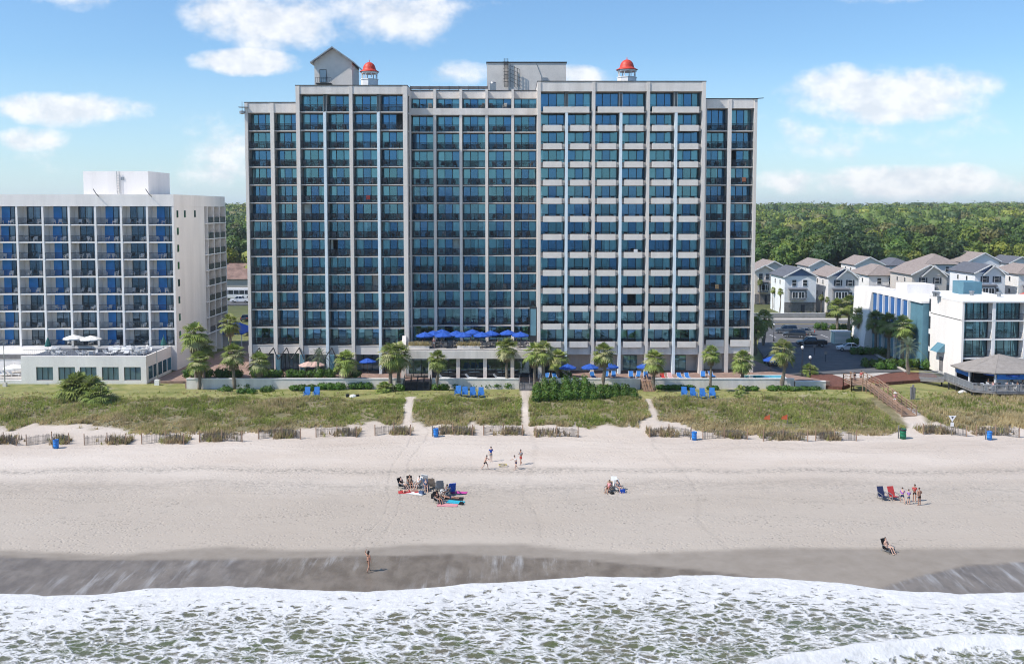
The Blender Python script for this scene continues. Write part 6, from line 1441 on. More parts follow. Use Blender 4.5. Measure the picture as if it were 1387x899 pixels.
m = MB(); m.add([(-.16,-.08,2.32),(.16,-.08,2.32),(0,-.08,2.05),(-.16,-.072,2.32),(.16,-.072,2.32),(0,-.072,2.05)], [(0,2,1),(0,1,4,3),(1,2,5,4),(2,0,3,5)]); m.build('mark', MT['dark'], o, world=False)
m = MB(); m.box(-.2,.2,-.07,-.045,1.1,1.6); m.build('lower_plate', MT['white'], t, world=False)
for i, (px, py, lb) in enumerate(((1040, 568, 'orange marker cloth in the dune grass, left one'), (1063.5, 569, 'orange marker cloth in the dune grass, right one'))):
    b = G(px, py, 2.2); t = empty('marker_flag', (b.x, b.y, gz(b.x, b.y)), 0, lb, 'marker', ); m = MB(); m.bar((.3,0,0),(.3,0,1.3),.04); m.build('stick', MT['greywood'], t, world=False); m = MB(); m.add([(.28,0,1.25),(.28,.02,.55),(-.5,.05,.62),(-.35,.02,1.0),(.28,.03,1.22),(.28,.05,.55),(-.5,.08,.62),(-.35,.05,1.0)], [(0,3,2,1),(4,5,6,7),(0,1,5,4),(1,2,6,5),(2,3,7,6),(3,0,4,7)]); m.build('cloth', cloth('orange', (.75,.16,.06)), t, world=False)
t = empty('mooring_posts', (*G(1236, 540, 2.4).xy, 2.2), 0, 'short cluster of grey wooden piles on the green slope', 'post')
m = MB()
for dx_, hh in ((-.22, 1.9), (.05, 2.2), (.25, 1.8)): m.tube([(dx_,0,-.4),(dx_,0,hh)], .15, 8)
m.build('piles', MT['greywood'], t, world=False)
# boardwalk
t = empty('boardwalk', (51.8, 133, 2.2), 0, 'weathered wooden boardwalk with rails sloping from the pavement to the beach', 'boardwalk')
xs_ = [X_(1168, 142, 520), X_(1189, 142, 520)]; bxa, bxb = 51.3, 53.2
def bz(y): return float(np.interp(y, [124.5, 138, 144], [gz(52, 124.5, False)+.15, 3.35, 3.35]))
m = MB(); y = 124.5
while y < 144.5:
    x0 = bxa if y < 138.5 or y > 144.5 else bxa-.0; m.cbox((bxa+bxb)/2, y+.07, bz(y)-.03, bxb-bxa, .13, .05); y += .15
m.box(bxa-1.6, bxa-.01, 139, 142.6, 3.28, 3.345)
m.build('planks', MT['wood'], t)
for sd_, x in (('l', bxa), ('r', bxb)):
    ys0 = list(np.arange(124.8, 144.4, 1.6))
    if sd_ == 'l': ys0 = [y for y in ys0 if not 139 < y < 142.6]
    for y in ys0: m = MB(); m.bar((x, y, gz(x, y, False)-.4), (x, y, bz(y)+1.08), .11); m.build('post', MT['wood'], t)
    segs = [(124.8, 139), (142.6, 144.4)] if sd_ == 'l' else [(124.8, 144.4)]
    m = MB()
    for a, b in segs:
        pts_ = [a, b] if b < 138.01 or a > 138 else [a, 138, b]
        for u, v in zip(pts_, pts_[1:]):
            for hh, ww in ((1.08, .14), (.72, .09), (.36, .09)): m.bar((x, u, bz(u)+hh), (x, v, bz(v)+hh), ww, .05 if ww < .1 else .06)
    m.build('handrail', MT['wood'], t)
m = MB()
for a, b in (((bxa-1.6,139),(bxa,139)),((bxa-1.6,139),(bxa-1.6,142.6)),((bxa-1.6,142.6),(bxa,142.6))):
    for hh in (1.08,.72,.36): m.bar((*a,3.34+hh),(*b,3.34+hh),.1,.06)
    for p_ in (a, b): m.bar((*p_,1.8),(*p_,4.45),.12)
m.build('viewing_platform_rail', MT['wood'], t)
t = empty('bench', (54.4, 139.5, 2.5), 0, 'wooden bench beside the boardwalk on the mulch side', 'bench'); m = MB(); m.box(-1,1,-.2,.25,.42,.48); m.build('seat', MT['wood'], t, world=False); m = MB(); m.box(-1,1,.26,.31,.5,.95); m.build('backrest', MT['wood'], t, world=False)
for x in (-.85,.85): m = MB(); m.bar((x,0,-.3),(x,0,.42),.1); m.bar((x,.28,-.3),(x,.28,.9),.07); m.build('leg', MT['wood'], t, world=False)

# ---- restaurant deck and pavilion at the right
DX, DY0 = 65.5, 133.6; DZ = 3.35
dk = empty('restaurant_deck', (DX+8, DY0+4, 2.3), 0, 'raised grey timber deck with slatted railing at the right edge', 'deck')
m = MB(); m.prism([(DX, DY0+1.5),(DX+2.5, DY0),(DX+22, DY0),(DX+22, YR-.3),(DX, YR-.3)], DZ-.25, DZ); m.build('deck_floor', MT['greywood'], dk)
m = MB()
for x in np.arange(DX+2.5, DX+21, 2.4): m.bar((x, DY0+.2, 1.6), (x, DY0+.2, DZ-.25), .18)
for y in np.arange(DY0+2, YR, 2.4): m.bar((DX+.15, y, 1.6), (DX+.15, y, DZ-.25), .18)
m.build('deck_support', MT['dark'], dk)
RG = mat('grey_painted_rail', (.30,.31,.33), .7, .1, 2)
def rail_run(a, b, nm='deck_railing'):
    a = Vector(a); b = Vector(b); L = (b-a).length; m = MB(); z = DZ
    m.bar((a.x,a.y,z+1.05),(b.x,b.y,z+1.05),.1,.06); m.bar((a.x,a.y,z+.12),(b.x,b.y,z+.12),.06)
    for k in range(int(L/.16)+1): p_ = a+(b-a)*min(1, k*.16/L); m.bar((p_.x,p_.y,z+.1),(p_.x,p_.y,z+1.03),.05 if k % 10 else .12)
    m.build(nm, RG, dk)
rail_run((DX, DY0+1.5, 0), (DX+2.5, DY0, 0)); rail_run((DX+2.5, DY0, 0), (DX+21.5, DY0, 0)); rail_run((DX, YR-3, 0), (DX, DY0+1.5, 0))
t = empty('ramp', (DX-3, 147, 2.6), 0, 'grey railed ramp climbing from the mulch bed to the deck', 'ramp')
m = MB(); ra, rb = Vector((X_(1264, 148, 505)-1.8, 148.6, 2.75)), Vector((DX, 144.4, DZ)); n2 = Vector((.25, .9, 0))
m.add([ra-n2, rb-n2, rb+n2, ra+n2, ra-n2-Vector((0,0,.4)), rb-n2-Vector((0,0,.4)), rb+n2-Vector((0,0,.4)), ra+n2-Vector((0,0,.4))], [(0,1,2,3),(7,6,5,4),(0,4,5,1),(1,5,6,2),(2,6,7,3),(3,7,4,0)]); m.build('ramp_floor', MT['greywood'], t)
for s in (-1, 1):
    m = MB()
    for k in range(24): p_ = ra+(rb-ra)*(k/23)+n2*s; m.bar(p_, p_+Vector((0,0,1.0)), .05)
    m.bar(ra+n2*s+Vector((0,0,1.0)), rb+n2*s+Vector((0,0,1.0)), .09, .06); m.build('ramp_railing', RG, t)
pv = empty('pavilion', (DX+9, 140, DZ), 0, 'restaurant pavilion with grey brown hipped roof and blue canvas sides', 'pavilion')
ze, za_ = DZ+2.35, DZ+4.15; PO = [(66.9,143.4),(66.8,138.9),(69.6,136.9),(74.6,136.9),(79.2,138.6),(80.5,142.5),(78.5,146.0),(70.5,146.2)]; PC = (72.4, 141.6)
m = MB()
for k in range(8):
    a_, b_ = PO[k], PO[(k+1) % 8]; ex_ = lambda p: (PC[0]+(p[0]-PC[0])*1.13, PC[1]+(p[1]-PC[1])*1.13, ze-.2)
    slab_roof(m, [ex_(a_), ex_(b_), (PC[0], PC[1], za_)], .2)
m.build('roof', mat('grey_brown_shingles', (.30,.27,.245), .9, .15, 1.5, bump=.4), pv)
CAN = mat('bright_blue_canvas', (.03,.19,.58), .6, .15, 1)
for k in range(8):
    a_, b_ = Vector((*PO[k], 0)), Vector((*PO[(k+1) % 8], 0)); m = MB(); m.bar((a_.x,a_.y,DZ),(a_.x,a_.y,ze-.1),.2); m.build('post', MT['white'], pv)
    m = MB(); m.bar((a_.x,a_.y,ze-.2),(b_.x,b_.y,ze-.2),.14,.22); m.build('eave_beam', MT['white'], pv)
    if k in (2, 3, 0, 4): m = MB(); d_ = b_-a_; p_, q_ = a_+d_*.05, a_+d_*.95; m.bar((p_.x,p_.y,DZ+1.75),(q_.x,q_.y,DZ+1.75),.05,1.0 if k != 1 else .4); m.build('canvas_panel', CAN, pv)
    if k in (5, 6, 7): m = MB(); m.bar((a_.x,a_.y,DZ+1.1),(b_.x,b_.y,DZ+1.1),.12,2.15); m.build('bar_wall', MT['dark'], pv)
m = MB(); m.box(70.2, 76, 138.2, 138.6, DZ, DZ+1.1); m.build('bar_counter', MT['white'], pv)
for i, (px, py, lb) in enumerate(((1318, 517, 'blue parasol at the left corner of the pavilion'), (1345, 523, 'blue parasol on the deck before the canvas panel, left one'), (1368, 524, 'blue parasol on the deck, second from the photo edge'), (1385, 521, 'blue parasol on the deck at the photo edge'))):
    b = G(px, py, DZ); place(UB, (b.x, max(b.y, 135.2), DZ), i, lb, 'blue parasols on the restaurant deck')
g = np.random.default_rng(5); DT = []
for i in range(8):
    x = DX+2.2+i*1.75; y = 135.2+(i % 2)*1.9; DT.append((x, y)); mesh_thing('deck_table', TB_WOOD, (x, y, DZ), 0, 'deck table %s from the left, %s row by the railing' % (ordn(i+1), ('front', 'rear')[i % 2]), 'table', 'tables on the restaurant deck')
    for k in range(4): a = k*math.pi/2+.3; mesh_thing('deck_chair', CH_WOOD if (i+k) % 2 else CH_WHITE, (x+.72*math.sin(a), y-.72*math.cos(a), DZ), a+math.pi, '%s chair %s the %s deck table from the left' % ('dark' if (i+k) % 2 else 'white', ('in front of', 'right of', 'behind', 'left of')[k], ordn(i+1)), 'chair', 'chairs on the restaurant deck')
t = empty('small_boat', G(1305, 533, 2.3), R(20), 'small white upturned dinghy on the grass below the deck', 'boat'); m = MB(); m.lathe(0, 0, [(0,.55),(.4,.5),(.7,.3),(.8,0)], 14); m.v = [(x*1.4, y*.6, z) for x, y, z in m.v]; m.build('hull', MT['plastic'], t, world=False, smooth=True)

sheet('pool_deck', [(WX0-14, PW+.42), (WX0-.02, PW+.42), (WX0-.02, PW+6.88), (WX0-14, PW+6.88)], 2.9, .9, MT['concpave'], 'pale pool deck of the white hotel at the left edge')
for i, px in enumerate((4, 11, 19)):
    t = copy_tree(LW); t.location = (X_(px, 149.5, 505), 149.5, 2.9); t.rotation_euler = (0, 0, R(80+i*7)); tag(t, 'white lounger by the pool of the white hotel, %s from the photo edge' % ordn(i+1), None, 'white loungers at the left pool')
# ================================================================ PEOPLE
LC = bpy.context.view_layer.layer_collection.children['place']; LC.exclude = True   # keeps the skin evaluation quick
for nm, cc in (('navy', (.02,.03,.09)), ('royal', (.02,.08,.42)), ('black', (.012,.012,.014)), ('whitecl', (.72,.72,.70)), ('purple', (.30,.10,.42)), ('lilac', (.42,.22,.55)), ('greycl', (.24,.25,.27)), ('redcl', (.48,.05,.05)), ('tancl', (.40,.30,.22)), ('pinkcl', (.62,.28,.30)), ('tealcl', (.03,.38,.50)), ('magenta', (.50,.06,.28)), ('denim', (.07,.11,.20)), ('khaki', (.34,.29,.2))): cloth(nm, cc)
def skin_obj(verts, edges, rads, root=0, sub=1):
    me = bpy.data.meshes.new('tmp'); me.from_pydata(verts, edges, []); o = bpy.data.objects.new('tmp', me); sc.collection.objects.link(o)
    md = o.modifiers.new('s', 'SKIN'); md.use_smooth_shade = True; md.branch_smoothing = .4
    for i, r in enumerate(rads):
        sv = me.skin_vertices[0].data[i]; sv.radius = r if hasattr(r, '__len__') else (r, r); sv.use_root = (i == root)
    o.modifiers.new('u', 'SUBSURF').levels = sub; o.modifiers['u'].render_levels = sub
    dg = bpy.context.evaluated_depsgraph_get(); ev = o.evaluated_get(dg); m2 = ev.to_mesh()
    V = [v.co.copy() for v in m2.vertices]; Fc = [tuple(p.vertices) for p in m2.polygons]; ev.to_mesh_clear()
    bpy.data.objects.remove(o); bpy.data.meshes.remove(me); return V, Fc
ARMS = {'down': ((.06,.02,-.27),(.02,-.05,-.24)), 'reach': ((.05,-.20,-.18),(-.04,-.22,.02)), 'bent': ((.08,.03,-.26),(-.06,-.20,.05)), 'up': ((.12,-.08,.20),(-.02,-.05,.23)), 'lap': ((.06,-.05,-.25),(-.08,-.20,-.04)), 'head': ((.20,-.03,.10),(-.10,.02,.20)), 'rest': ((.08,-.04,-.24),(.0,-.23,-.01))}
def person(loc, rz, label, pose='stand', skin='skinB', hair='hairD', top=None, bottom='navy', longhair=False, arms=('down','down'), s=1.0, hat=None, bikini=False, group=None, female=False):
    J = {}
    if pose in ('stand', 'walk', 'lunge'):
        lean = .30 if pose == 'lunge' else .03; pz = {'stand': .93, 'walk': .92, 'lunge': .80}[pose]
        J['pel'] = Vector((0,0,pz)); up = Vector((0,-math.sin(lean),math.cos(lean)))
        if pose == 'stand': legs = [((.10,-.02,.50),(.11,.02,.08),(.12,-.14,.03)), ((-.10,-.01,.50),(-.11,.03,.08),(-.13,-.13,.03))]
        elif pose == 'walk': legs = [((.09,-.16,.50),(.09,-.22,.10),(.10,-.38,.05)), ((-.09,.03,.49),(-.09,.28,.14),(-.10,.16,.03))]
        else: legs = [((.16,-.24,.46),(.18,-.26,.08),(.2,-.42,.03)), ((-.16,.05,.44),(-.20,.34,.12),(-.21,.20,.03))]
    elif pose == 'sit':      # on a low beach chair
        J['pel'] = Vector((0,.12,.40)); up = Vector((0,.34,.94)); legs = [((.12,-.32,.50),(.12,-.62,.10),(.13,-.78,.06)), ((-.12,-.32,.50),(-.13,-.62,.10),(-.14,-.78,.06))]
    elif pose == 'chair':    # at a table
        J['pel'] = Vector((0,.02,.52)); up = Vector((0,.06,1)); legs = [((.10,-.42,.52),(.11,-.44,.10),(.11,-.60,.04)), ((-.10,-.42,.52),(-.11,-.44,.10),(-.11,-.60,.04))]
    elif pose == 'lie':
        J['pel'] = Vector((0,.0,.12)); up = Vector((0,.98,.12)); legs = [((.10,-.42,.16),(.12,-.84,.08),(.13,-.98,.14)), ((-.10,-.42,.13),(-.12,-.84,.08),(-.13,-.98,.14))]
    up.normalize(); Pp = J['pel']; fw = Vector((0,-1,0)); fw = (fw-up*fw.dot(up)).normalized()
    sp1 = Pp+up*.18; ch = Pp+up*.38; nb_ = Pp+up*.54; hd0 = Pp+up*.60+fw*.01; hd1 = Pp+up*.68+fw*.03; hd2 = Pp+up*.75+fw*.01
    sw = .155 if female else .18; hw = .095
    V = [Pp, sp1, ch, nb_, hd0, hd1, hd2]; Rr = [(.15,.12), (.125 if not female else .11,.10), (.155 if not female else .135,.115), (.055,.055), (.062,.066), (.078,.092), (.066,.076)]
    Ed = [(0,1),(1,2),(2,3),(3,4),(4,5),(5,6)]; hands = []
    for i, sd in enumerate((1, -1)):
        sh = ch+up*.085+Vector((sd*sw,0,0)); a1, a2 = ARMS[arms[i]]
        el_ = sh+Vector((sd*a1[0], a1[1], a1[2])); wr = el_+Vector((sd*a2[0], a2[1], a2[2])); hn = wr+(wr-el_).normalized()*.05
        k = len(V); V += [sh, el_, wr, hn]; Rr += [.058, .042, .027, .032]; Ed += [(2,k),(k,k+1),(k+1,k+2),(k+2,k+3)]; hands.append((hn, (wr-el_).normalized(), sd))
        kn, an, to = [Vector(p) for p in legs[i]]; hp = Pp+Vector((sd*hw,0,-.03))
        k = len(V); V += [hp, kn, an, an+(to-an)*.3-Vector((0,0,.02)), to]; Rr += [.088, .058, .038, .042, .030]; Ed += [(0,k),(k,k+1),(k+1,k+2),(k+2,k+3),(k+3,k+4)]
    sv, sf = skin_obj(V, Ed, Rr); body = MB(); body.add(sv, sf)
    # nose, ears, eyes, fingers, thumbs
    hc = hd1+up*.0; sx = Vector((1,0,0)); body.bar(hc+fw*.085+up*.01, hc+fw*.112-up*.02, .022)
    for sd in (1,-1): body.bar(hc+sx*sd*.078-up*.02, hc+sx*sd*.088+up*.03, .02, .03)
    for hn, d, sd in hands:
        side = d.cross(Vector((0,1,0)) if abs(d.y) < .9 else Vector((1,0,0))).normalized(); pal = d.cross(side).normalized()
        for q, (o_, l_) in enumerate(((-.026,.062),(-.009,.074),(.009,.070),(.025,.055))):
            b0 = hn+side*o_+d*.012; b1 = b0+d*l_*.5+pal*.006; b2 = b1+d*l_*.4+pal*.02; body.tube([b0,b1,b2], [.009,.008,.006], 5)
        b0 = hn-d*.02-side*.028; body.tube([b0, b0-side*.022+d*.022, b0-side*.026+d*.048+pal*.01], [.010,.009,.007], 5)
    body.mi = 1
    for sd in (1,-1): body.cbox(*(hc+sx*sd*.03+fw*.088+up*.018), .018, .012, .010)
    body.cbox(*(hc+fw*.088-up*.045), .035, .008, .008)
    t = empty('person', loc, rz, label, 'person', group); t.scale = (s,)*3
    body.build('body', [MT[skin], MT['hairD']], t, world=False, smooth=True)
    # hair
    hm = MB(); n1_, n2_ = 6, 12; VV = []
    for a in range(n1_+1):
        th = a/n1_*R(105)
        for b in range(n2_):
            ph = 2*math.pi*b/n2_; r_ = .105; back = .03
            q = hc+up*.035-fw*.012+up*math.cos(th)*r_*.98+sx*math.sin(th)*math.cos(ph)*r_*.86-fw*math.sin(th)*math.sin(ph)*r_*(1.0 if math.sin(ph) > 0 else .80)
            if math.sin(ph) < -.2 and th > R(62): q = hc+up*.06+fw*.08*-math.sin(ph)+sx*math.cos(ph)*.07
            VV.append(q)
    FF = [(a*n2_+b, a*n2_+(b+1)%n2_, (a+1)*n2_+(b+1)%n2_, (a+1)*n2_+b) for a in range(n1_) for b in range(n2_)]; hm.add(VV, FF)
    if longhair: hm.tube([hc-fw*.07+up*.02, hc-fw*.11-up*.10, hc-fw*.10-up*.26], [.07,.075,.03], 8)
    hm.build('hair', MT[hair], t, world=False, smooth=True)
    if hat:
        m = MB(); T_ = Matrix.Translation(hc+up*.07); q = up.to_track_quat('Z', 'Y').to_matrix().to_4x4(); m.T = T_ @ q; m.lathe(0,0,[(.24,-.02),(.24,0),(.11,.01),(.10,.09),(0,.11)],16); m.build('sun_hat', MT[hat], t, world=False)
    def cloth_part(nm, idx, ed, rad, mt):
        v_, f_ = skin_obj([V[i] if not isinstance(i, Vector) else i for i in idx], ed, rad); m = MB(); m.add(v_, f_); m.build(nm, MT[mt], t, world=False, smooth=True)
    shs = [7, 16]; e = .02
    hps = [11, 20]
    k1 = [V[h]+(V[h+1]-V[h])*(.55 if not bikini else .12) for h in hps]
    cloth_part('shorts' if not bikini else 'bikini_bottom', [Pp+up*(.03 if not bikini else -.02), Pp+up*(.10 if not bikini else .05), hps[0], k1[0], hps[1], k1[1]], [(0,1),(0,2),(2,3),(0,4),(4,5)],
               [(.158,.128),(.150,.122),.098,(.085 if not bikini else .07),.098,(.085 if not bikini else .07)], bottom)
    if top and not bikini:
        s1 = [V[a]+(V[a+1]-V[a])*.55 for a in shs]
        cloth_part('shirt', [Pp+up*.08, sp1, ch, shs[0], s1[0], shs[1], s1[1]], [(0,1),(1,2),(2,3),(3,4),(2,5),(5,6)], [(.158,.13),(.135 if female else .145,.12),(.165,.135),.075,.062,.075,.062], top)
    elif bikini: cloth_part('bikini_top', [ch-up*.04, ch+up*.03], [(0,1)], [(.150,.128),(.148,.125)], bottom)
    return t
def at_px(px, py, z=1.0):
    b = G(px, py, z)
    for _ in range(3): b = G(px, py, gz(b.x, b.y))
    return Vector((b.x, b.y, gz(b.x, b.y)))
person(at_px(657, 635), R(60), 'shirtless person in dark shorts lunging toward the small round net', 'lunge', 'skinB', 'hairD', None, 'black', arms=('reach','reach'), group='ball players on the sand')
person(at_px(665, 625), R(20), 'person in royal blue shirt standing behind the round net', 'stand', 'skinB', 'hairD', 'royal', 'greycl', arms=('bent','down'), group='ball players on the sand')
person(at_px(699, 635), R(-50), 'person in white shirt and dark shorts right of the round net', 'lunge', 'skinB', 'hairD', 'whitecl', 'navy', arms=('bent','reach'), group='ball players on the sand')
person(at_px(705.5, 629), R(-35), 'person in patterned dark top standing behind the white shirted player', 'walk', 'skinA', 'hairD', 'greycl', 'redcl', arms=('bent','bent'), group='ball players on the sand', female=True)
b = at_px(681, 631.5); t = empty('ball_net', b, 0, 'small round yellow rimmed net between the four players', 'ball net')
m = MB(); m.tube([(.46*math.cos(a), .46*math.sin(a), .2) for a in np.linspace(0, 2*math.pi, 17)], .03, 6, False); m.build('rim', cloth('yellow', (.6,.48,.12)), t, world=False)
m = MB()
for k in range(5): a = k*1.257; m.bar((.46*math.cos(a), .46*math.sin(a), 0), (.46*math.cos(a), .46*math.sin(a), .2), .03)
m.build('leg', MT['dark'], t, world=False); m = MB()
for k in range(-4, 5): q = math.sqrt(max(0, .44**2-(k*.1)**2)); m.bar((k*.1,-q,.19),(k*.1,q,.19),.008); m.bar((-q,k*.1,.188),(q,k*.1,.188),.008)
m.build('net', MT['dark'], t, world=False)
person(at_px(499, 774, .2), R(150), 'person in dark bikini walking on the wet sand with hands at the hair', 'walk', 'skinA', 'hairD', None, 'black', longhair=True, arms=('head','down'), bikini=True, female=True, s=1.0)
def seated(px, py, rz, chair_m, label, clabel, **k):
    b = at_px(px, py, .6); t = beachchair(chair_m, clabel, fr='metal', s=.95); t.location = (b.x, b.y, b.z-.02); t.rotation_euler = (0,0,rz); t['group'] = 'beach chairs on the sand'
    return person(Vector((b.x, b.y, b.z-.02)), rz, label, 'sit', **k)
seated(1203, 747, R(25), 'black', 'person in black swimwear lounging in a beach chair near the wet sand', 'dark beach chair alone by the wet sand at the right', skin='skinB', top=None, bottom='black', bikini=True, female=True, longhair=True, arms=('rest','rest'))
# right-hand group
for px, py, mn, lb in ((1196, 676, 'navy', 'empty dark blue beach chair, left end of the right-hand group'), (1210, 676, 'redcl', 'empty red beach chair beside the dark blue one')):
    b = at_px(px, py, .8); t = beachchair(mn, lb, fr='metal', s=1.05); t.location = b; t.rotation_euler = (0,0,R(8)); t['group'] = 'beach chairs on the sand'
person(at_px(1222, 681), R(160), 'person in purple shirt bending beside the red chair', 'lunge', 'skinB', 'hairD', 'purple', 'navy', arms=('bent','reach'), group='right-hand beach group', s=.95)
person(at_px(1230.5, 683), R(185), 'person in lilac top, shortest of the right-hand group', 'stand', 'skinB', 'hairB', 'lilac', 'denim', arms=('bent','bent'), group='right-hand beach group', s=.86, female=True)
person(at_px(1238.5, 679), R(-20), 'person in dark swimwear facing the water at the back of the right-hand group', 'stand', 'skinA', 'hairD', 'redcl', 'black', arms=('down','bent'), group='right-hand beach group', female=True)
person(at_px(1245, 684), R(200), 'shirtless person in black shorts at the right end of the group', 'stand', 'skinA', 'hairD', None, 'black', arms=('down','bent'), group='right-hand beach group')
def towel(px, py, rz, w_, l_, mn, label, name='towel', cat='towel', h=.03):
    b = at_px(px, py, .8); m = MB(); k = 6; V = []
    for j in range(k+1):
        for i in range(k+1): V.append(((i/k-.5)*w_, (j/k-.5)*l_, h+random.uniform(-.012,.02)))
    F = [(j*(k+1)+i, j*(k+1)+i+1, (j+1)*(k+1)+i+1, (j+1)*(k+1)+i) for j in range(k) for i in range(k)]
    m.add(V, F); m.add([(x, y, z-.03) for x, y, z in V], [f[::-1] for f in F]); o = m.build(name, MT[mn], None, world=False); o.location = b; o.rotation_euler = (0,0,rz); tag(o, label, cat)
def bag(px, py, mn, label, w_=.5, h=.35, name='bag', cat='bag', strap=True):
    b = at_px(px, py, .8); t = empty(name, b, random.uniform(-1,1), label, cat); m = MB(); m.prism([(-w_/2,-.15),(w_/2,-.15),(w_/2+.04,0),(w_/2,.15),(-w_/2,.15),(-w_/2-.04,0)], -.02, h*.8); m.box(-w_/2+.03,w_/2-.03,-.11,.11,h*.8,h); m.build('body', MT[mn], t, world=False)
    m = MB(); m.tube([(w_*.35*math.cos(a), 0, h+.16*math.sin(a)) for a in np.linspace(0, math.pi, 7)], .015, 5); m.build('handle', MT['dark'], t, world=False)
# middle-right couple
seated(824, 666, R(-25), 'tancl', 'person in reddish swimwear seated at the left of the pair', 'tan beach chair, left one of the seated pair', skin='skinA', top='pinkcl', bottom='redcl', arms=('lap','rest'), female=True, longhair=True)
seated(838, 665, R(20), 'whitecl', 'person with white sun hat seated at the right of the pair', 'white beach chair, right one of the seated pair', skin='skinB', top='greycl', bottom='navy', arms=('rest','lap'), hat='whitecl')
b = at_px(831, 661, .8); t = beachchair('whitecl', 'empty white beach chair behind the seated pair', fr='metal'); t.location = b; t.rotation_euler = (0,0,R(-10))
bag(843, 667, 'royal', 'blue bag beside the white hatted person'); bag(829, 668.5, 'black', 'small black bag in front of the seated pair', .3, .2)
# large group left of the middle
seated(546, 661, R(55), 'black', 'person in black seated at the far left of the big group', 'black beach chair at the far left of the big group', skin='skinB', top='black', bottom='greycl', arms=('rest','rest'))
seated(556, 659, R(20), 'black', 'dark haired person in tan top, second in the big group', 'black beach chair, second in the big group', skin='skinA', top='tancl', bottom='black', arms=('lap','rest'), female=True, longhair=True)
seated(566, 660, R(-20), 'whitecl', 'person in white shirt behind the big group', 'white beach chair in the big group', skin='skinB', top='whitecl', bottom='khaki', arms=('rest','lap'))
person(at_px(553, 666), R(100), 'person with pink skin lying on a towel before the left chairs', 'lie', 'skinB', 'hairB', None, 'redcl', arms=('down','down'))
towel(553, 666, R(100), .9, 2.0, 'redcl', 'dull red towel under the lying person at the left', h=.02)
towel(563, 668, R(70), .9, 1.8, 'whitecl', 'white towel before the left half of the big group')
seated(577, 664, R(10), 'denim', 'person in blue top seated in the middle of the big group', 'blue beach chair in the middle of the big group', skin='skinB', top='denim', bottom='navy', arms=('lap','lap'))
b = at_px(584, 660, .8)
for i, (px, py, mn, lb) in enumerate(((579, 656, 'whitecl', 'tall white beach chair back standing behind the group'), (586, 661, 'tancl', 'tan high backed beach chair in the big group'), (596, 664, 'greycl', 'grey beach chair with grey back, right half of the big group'), (611, 668, 'royal', 'bright blue beach chair at the right of the big group'))):
    b = at_px(px, py, .8); t = beachchair(mn, lb, fr='metal', s=1.15); t.location = b; t.rotation_euler = (0,0,R(160+i*12))
seated(603, 672, R(-30), 'greycl', 'person in grey shirt at the right of the big group', 'grey beach chair in the front row of the big group', skin='skinC', top='greycl', bottom='black', arms=('rest','rest'))
seated(594, 681, R(35), 'black', 'person in dark top seated in front of the big group', 'black beach chair in front of the big group', skin='skinA', top='black', bottom='tancl', arms=('lap','rest'), hat='black')
towel(622, 667, R(80), .8, 1.6, 'magenta', 'magenta towel at the right end of the big group'); towel(611, 675, R(85), 1.0, 2.4, 'black', 'long black towel before the blue chair'); towel(617, 680, R(75), 1.0, 1.7, 'tealcl', 'turquoise towel at the front right of the big group')
towel(606, 684, R(88), .9, 2.0, 'pinkcl', 'thin pale pink towel at the front of the big group')
person(at_px(609, 675), R(85), 'person lying on the black towel', 'lie', 'skinA', 'hairD', None, 'navy', arms=('down','down'))
bag(588, 674, 'black', 'black square cooler at the left of the front row', .6, .5, 'cooler', 'cooler'); bag(571, 669, 'denim', 'blue beach bag before the middle chairs'); bag(625, 683, 'black', 'small black bag beside the turquoise towel', .35, .25); bag(600, 668, 'whitecl', 'white cooler in the big group', .55, .4, 'cooler', 'cooler')
# towels on the lawn and seen at the hotel
b = G(478, 537, 2.3); m = MB(); m.cbox(b.x, b.y, b.z+.35, 1.0, .8, .7); 
t = empty('towel_heap', (b.x, b.y, gz(b.x, b.y)), 0, 'pale heap of towels and cushions before the clipped bush', 'towels'); m = MB(); m.lathe(0,0,[(.55,0),(.5,.18),(.25,.32),(0,.36)],9); m.build('cushions', MT['whitecl'], t, world=False); m = MB(); m.cbox(-.75,-.1,.22,.45,.4,.4,.4); m.cbox(.6,.2,.15,.5,.3,.25,.8); m.build('box', MT['dark'], t, world=False)
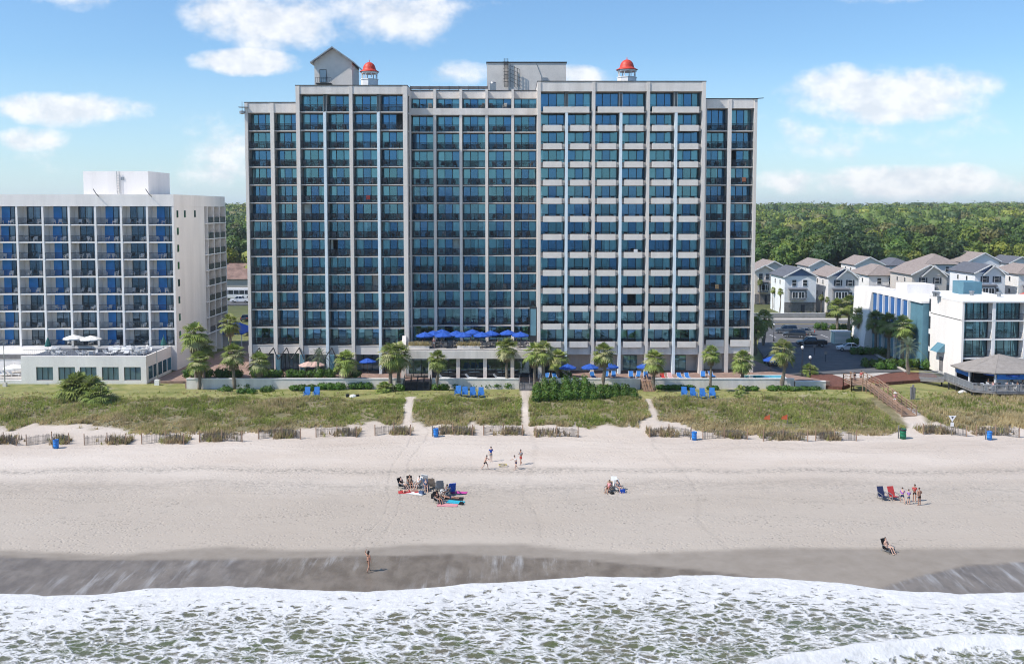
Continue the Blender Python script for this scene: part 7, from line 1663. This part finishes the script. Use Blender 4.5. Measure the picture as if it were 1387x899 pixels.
# people on the boardwalk, terrace and deck
person(Vector((bxa-.7, 140.4, 3.345)), R(30), 'person in dark shirt leaning at the top platform of the boardwalk', 'stand', 'skinA', 'hairD', 'black', 'denim', arms=('bent','bent'))
person(Vector((bxa-.2+.9, 141.6, 3.355)), R(-40), 'person in reddish top behind the one at the boardwalk rail', 'stand', 'skinB', 'hairD', 'redcl', 'black', arms=('bent','down'), female=True)
person(Vector((52.1, 129.2, bz(129.2)+.0)), R(0), 'person in white and pink walking down the boardwalk', 'walk', 'skinB', 'hairB', 'pinkcl', 'whitecl', arms=('bent','bent'), female=True, hat='whitecl')
tp = ['pinkcl','whitecl','redcl','tancl','greycl','black','tancl','whitecl','navy','khaki','royal']
for i, (px, Y) in enumerate(tabs):
    if i in (3, 6): continue
    x = X_(px, Y, 465)+.35
    for k, sd in enumerate((1, -1)):
        if (i+k) % 3 == 2: continue
        person(Vector((x+sd*.72, Y, PZ-.03)), R(90 if sd < 0 else -90)*1, 'seated diner in %s %s the %s terrace table from the left' % ({'pinkcl':'pink','whitecl':'white','redcl':'red','tancl':'tan','greycl':'grey','black':'black','navy':'navy','khaki':'khaki','royal':'blue'}[tp[(i+k*4) % 11]], 'right of' if sd > 0 else 'left of', ordn(i+1)), 'chair', ('skinA','skinB','skinC')[(i+k) % 3], ('hairD','hairB')[i % 2], tp[(i+k*4) % 11], 'denim', arms=('lap','lap'), group='diners on the terrace')
person(Vector((X_(587.5, 147, 460), 146.9, PZ)), R(180), 'person in pink shirt standing at the terrace edge among the parasols', 'stand', 'skinB', 'hairB', 'pinkcl', 'whitecl', arms=('down','bent'))
for i, (x, y) in enumerate(DT):
    for k, sd in enumerate((1, -1)):
        if (i+k) % 3 == 1: continue
        person(Vector((x+sd*.70, y, DZ-.03)), R(90 if sd < 0 else -90), 'seated diner in %s %s the %s deck table from the left' % ({'pinkcl':'pink','whitecl':'white','redcl':'red','tancl':'tan','greycl':'grey','black':'black','navy':'navy','khaki':'khaki','royal':'blue'}[tp[(i*3+k*2) % 11]], 'right of' if sd > 0 else 'left of', ordn(i+1)), 'chair', ('skinB','skinA','skinC')[(i+k) % 3], ('hairD','hairB')[i % 2], tp[(i*3+k*2) % 11], 'black', arms=('lap','lap'), group='diners on the restaurant deck')

LC.exclude = False

# thin sea air: distant trees fade a little
hz_m = bpy.data.materials.new('sea_haze'); hz_m.use_nodes = True; n = hz_m.node_tree; n.nodes.clear()
pvn = NN(n, 'ShaderNodeVolumePrincipled'); pvn.inputs['Color'].default_value = (.86,.92,1,1); pvn.inputs['Density'].default_value = .00014; pvn.inputs['Anisotropy'].default_value = .2
oo = NN(n, 'ShaderNodeOutputMaterial'); n.links.new(pvn.outputs[0], oo.inputs['Volume'])
m = MB(); m.box(-9500, 9500, -9500, 9500, -12, 62); tag(m.build('haze', hz_m), 'thin pale sea haze', None, None, 'stuff')
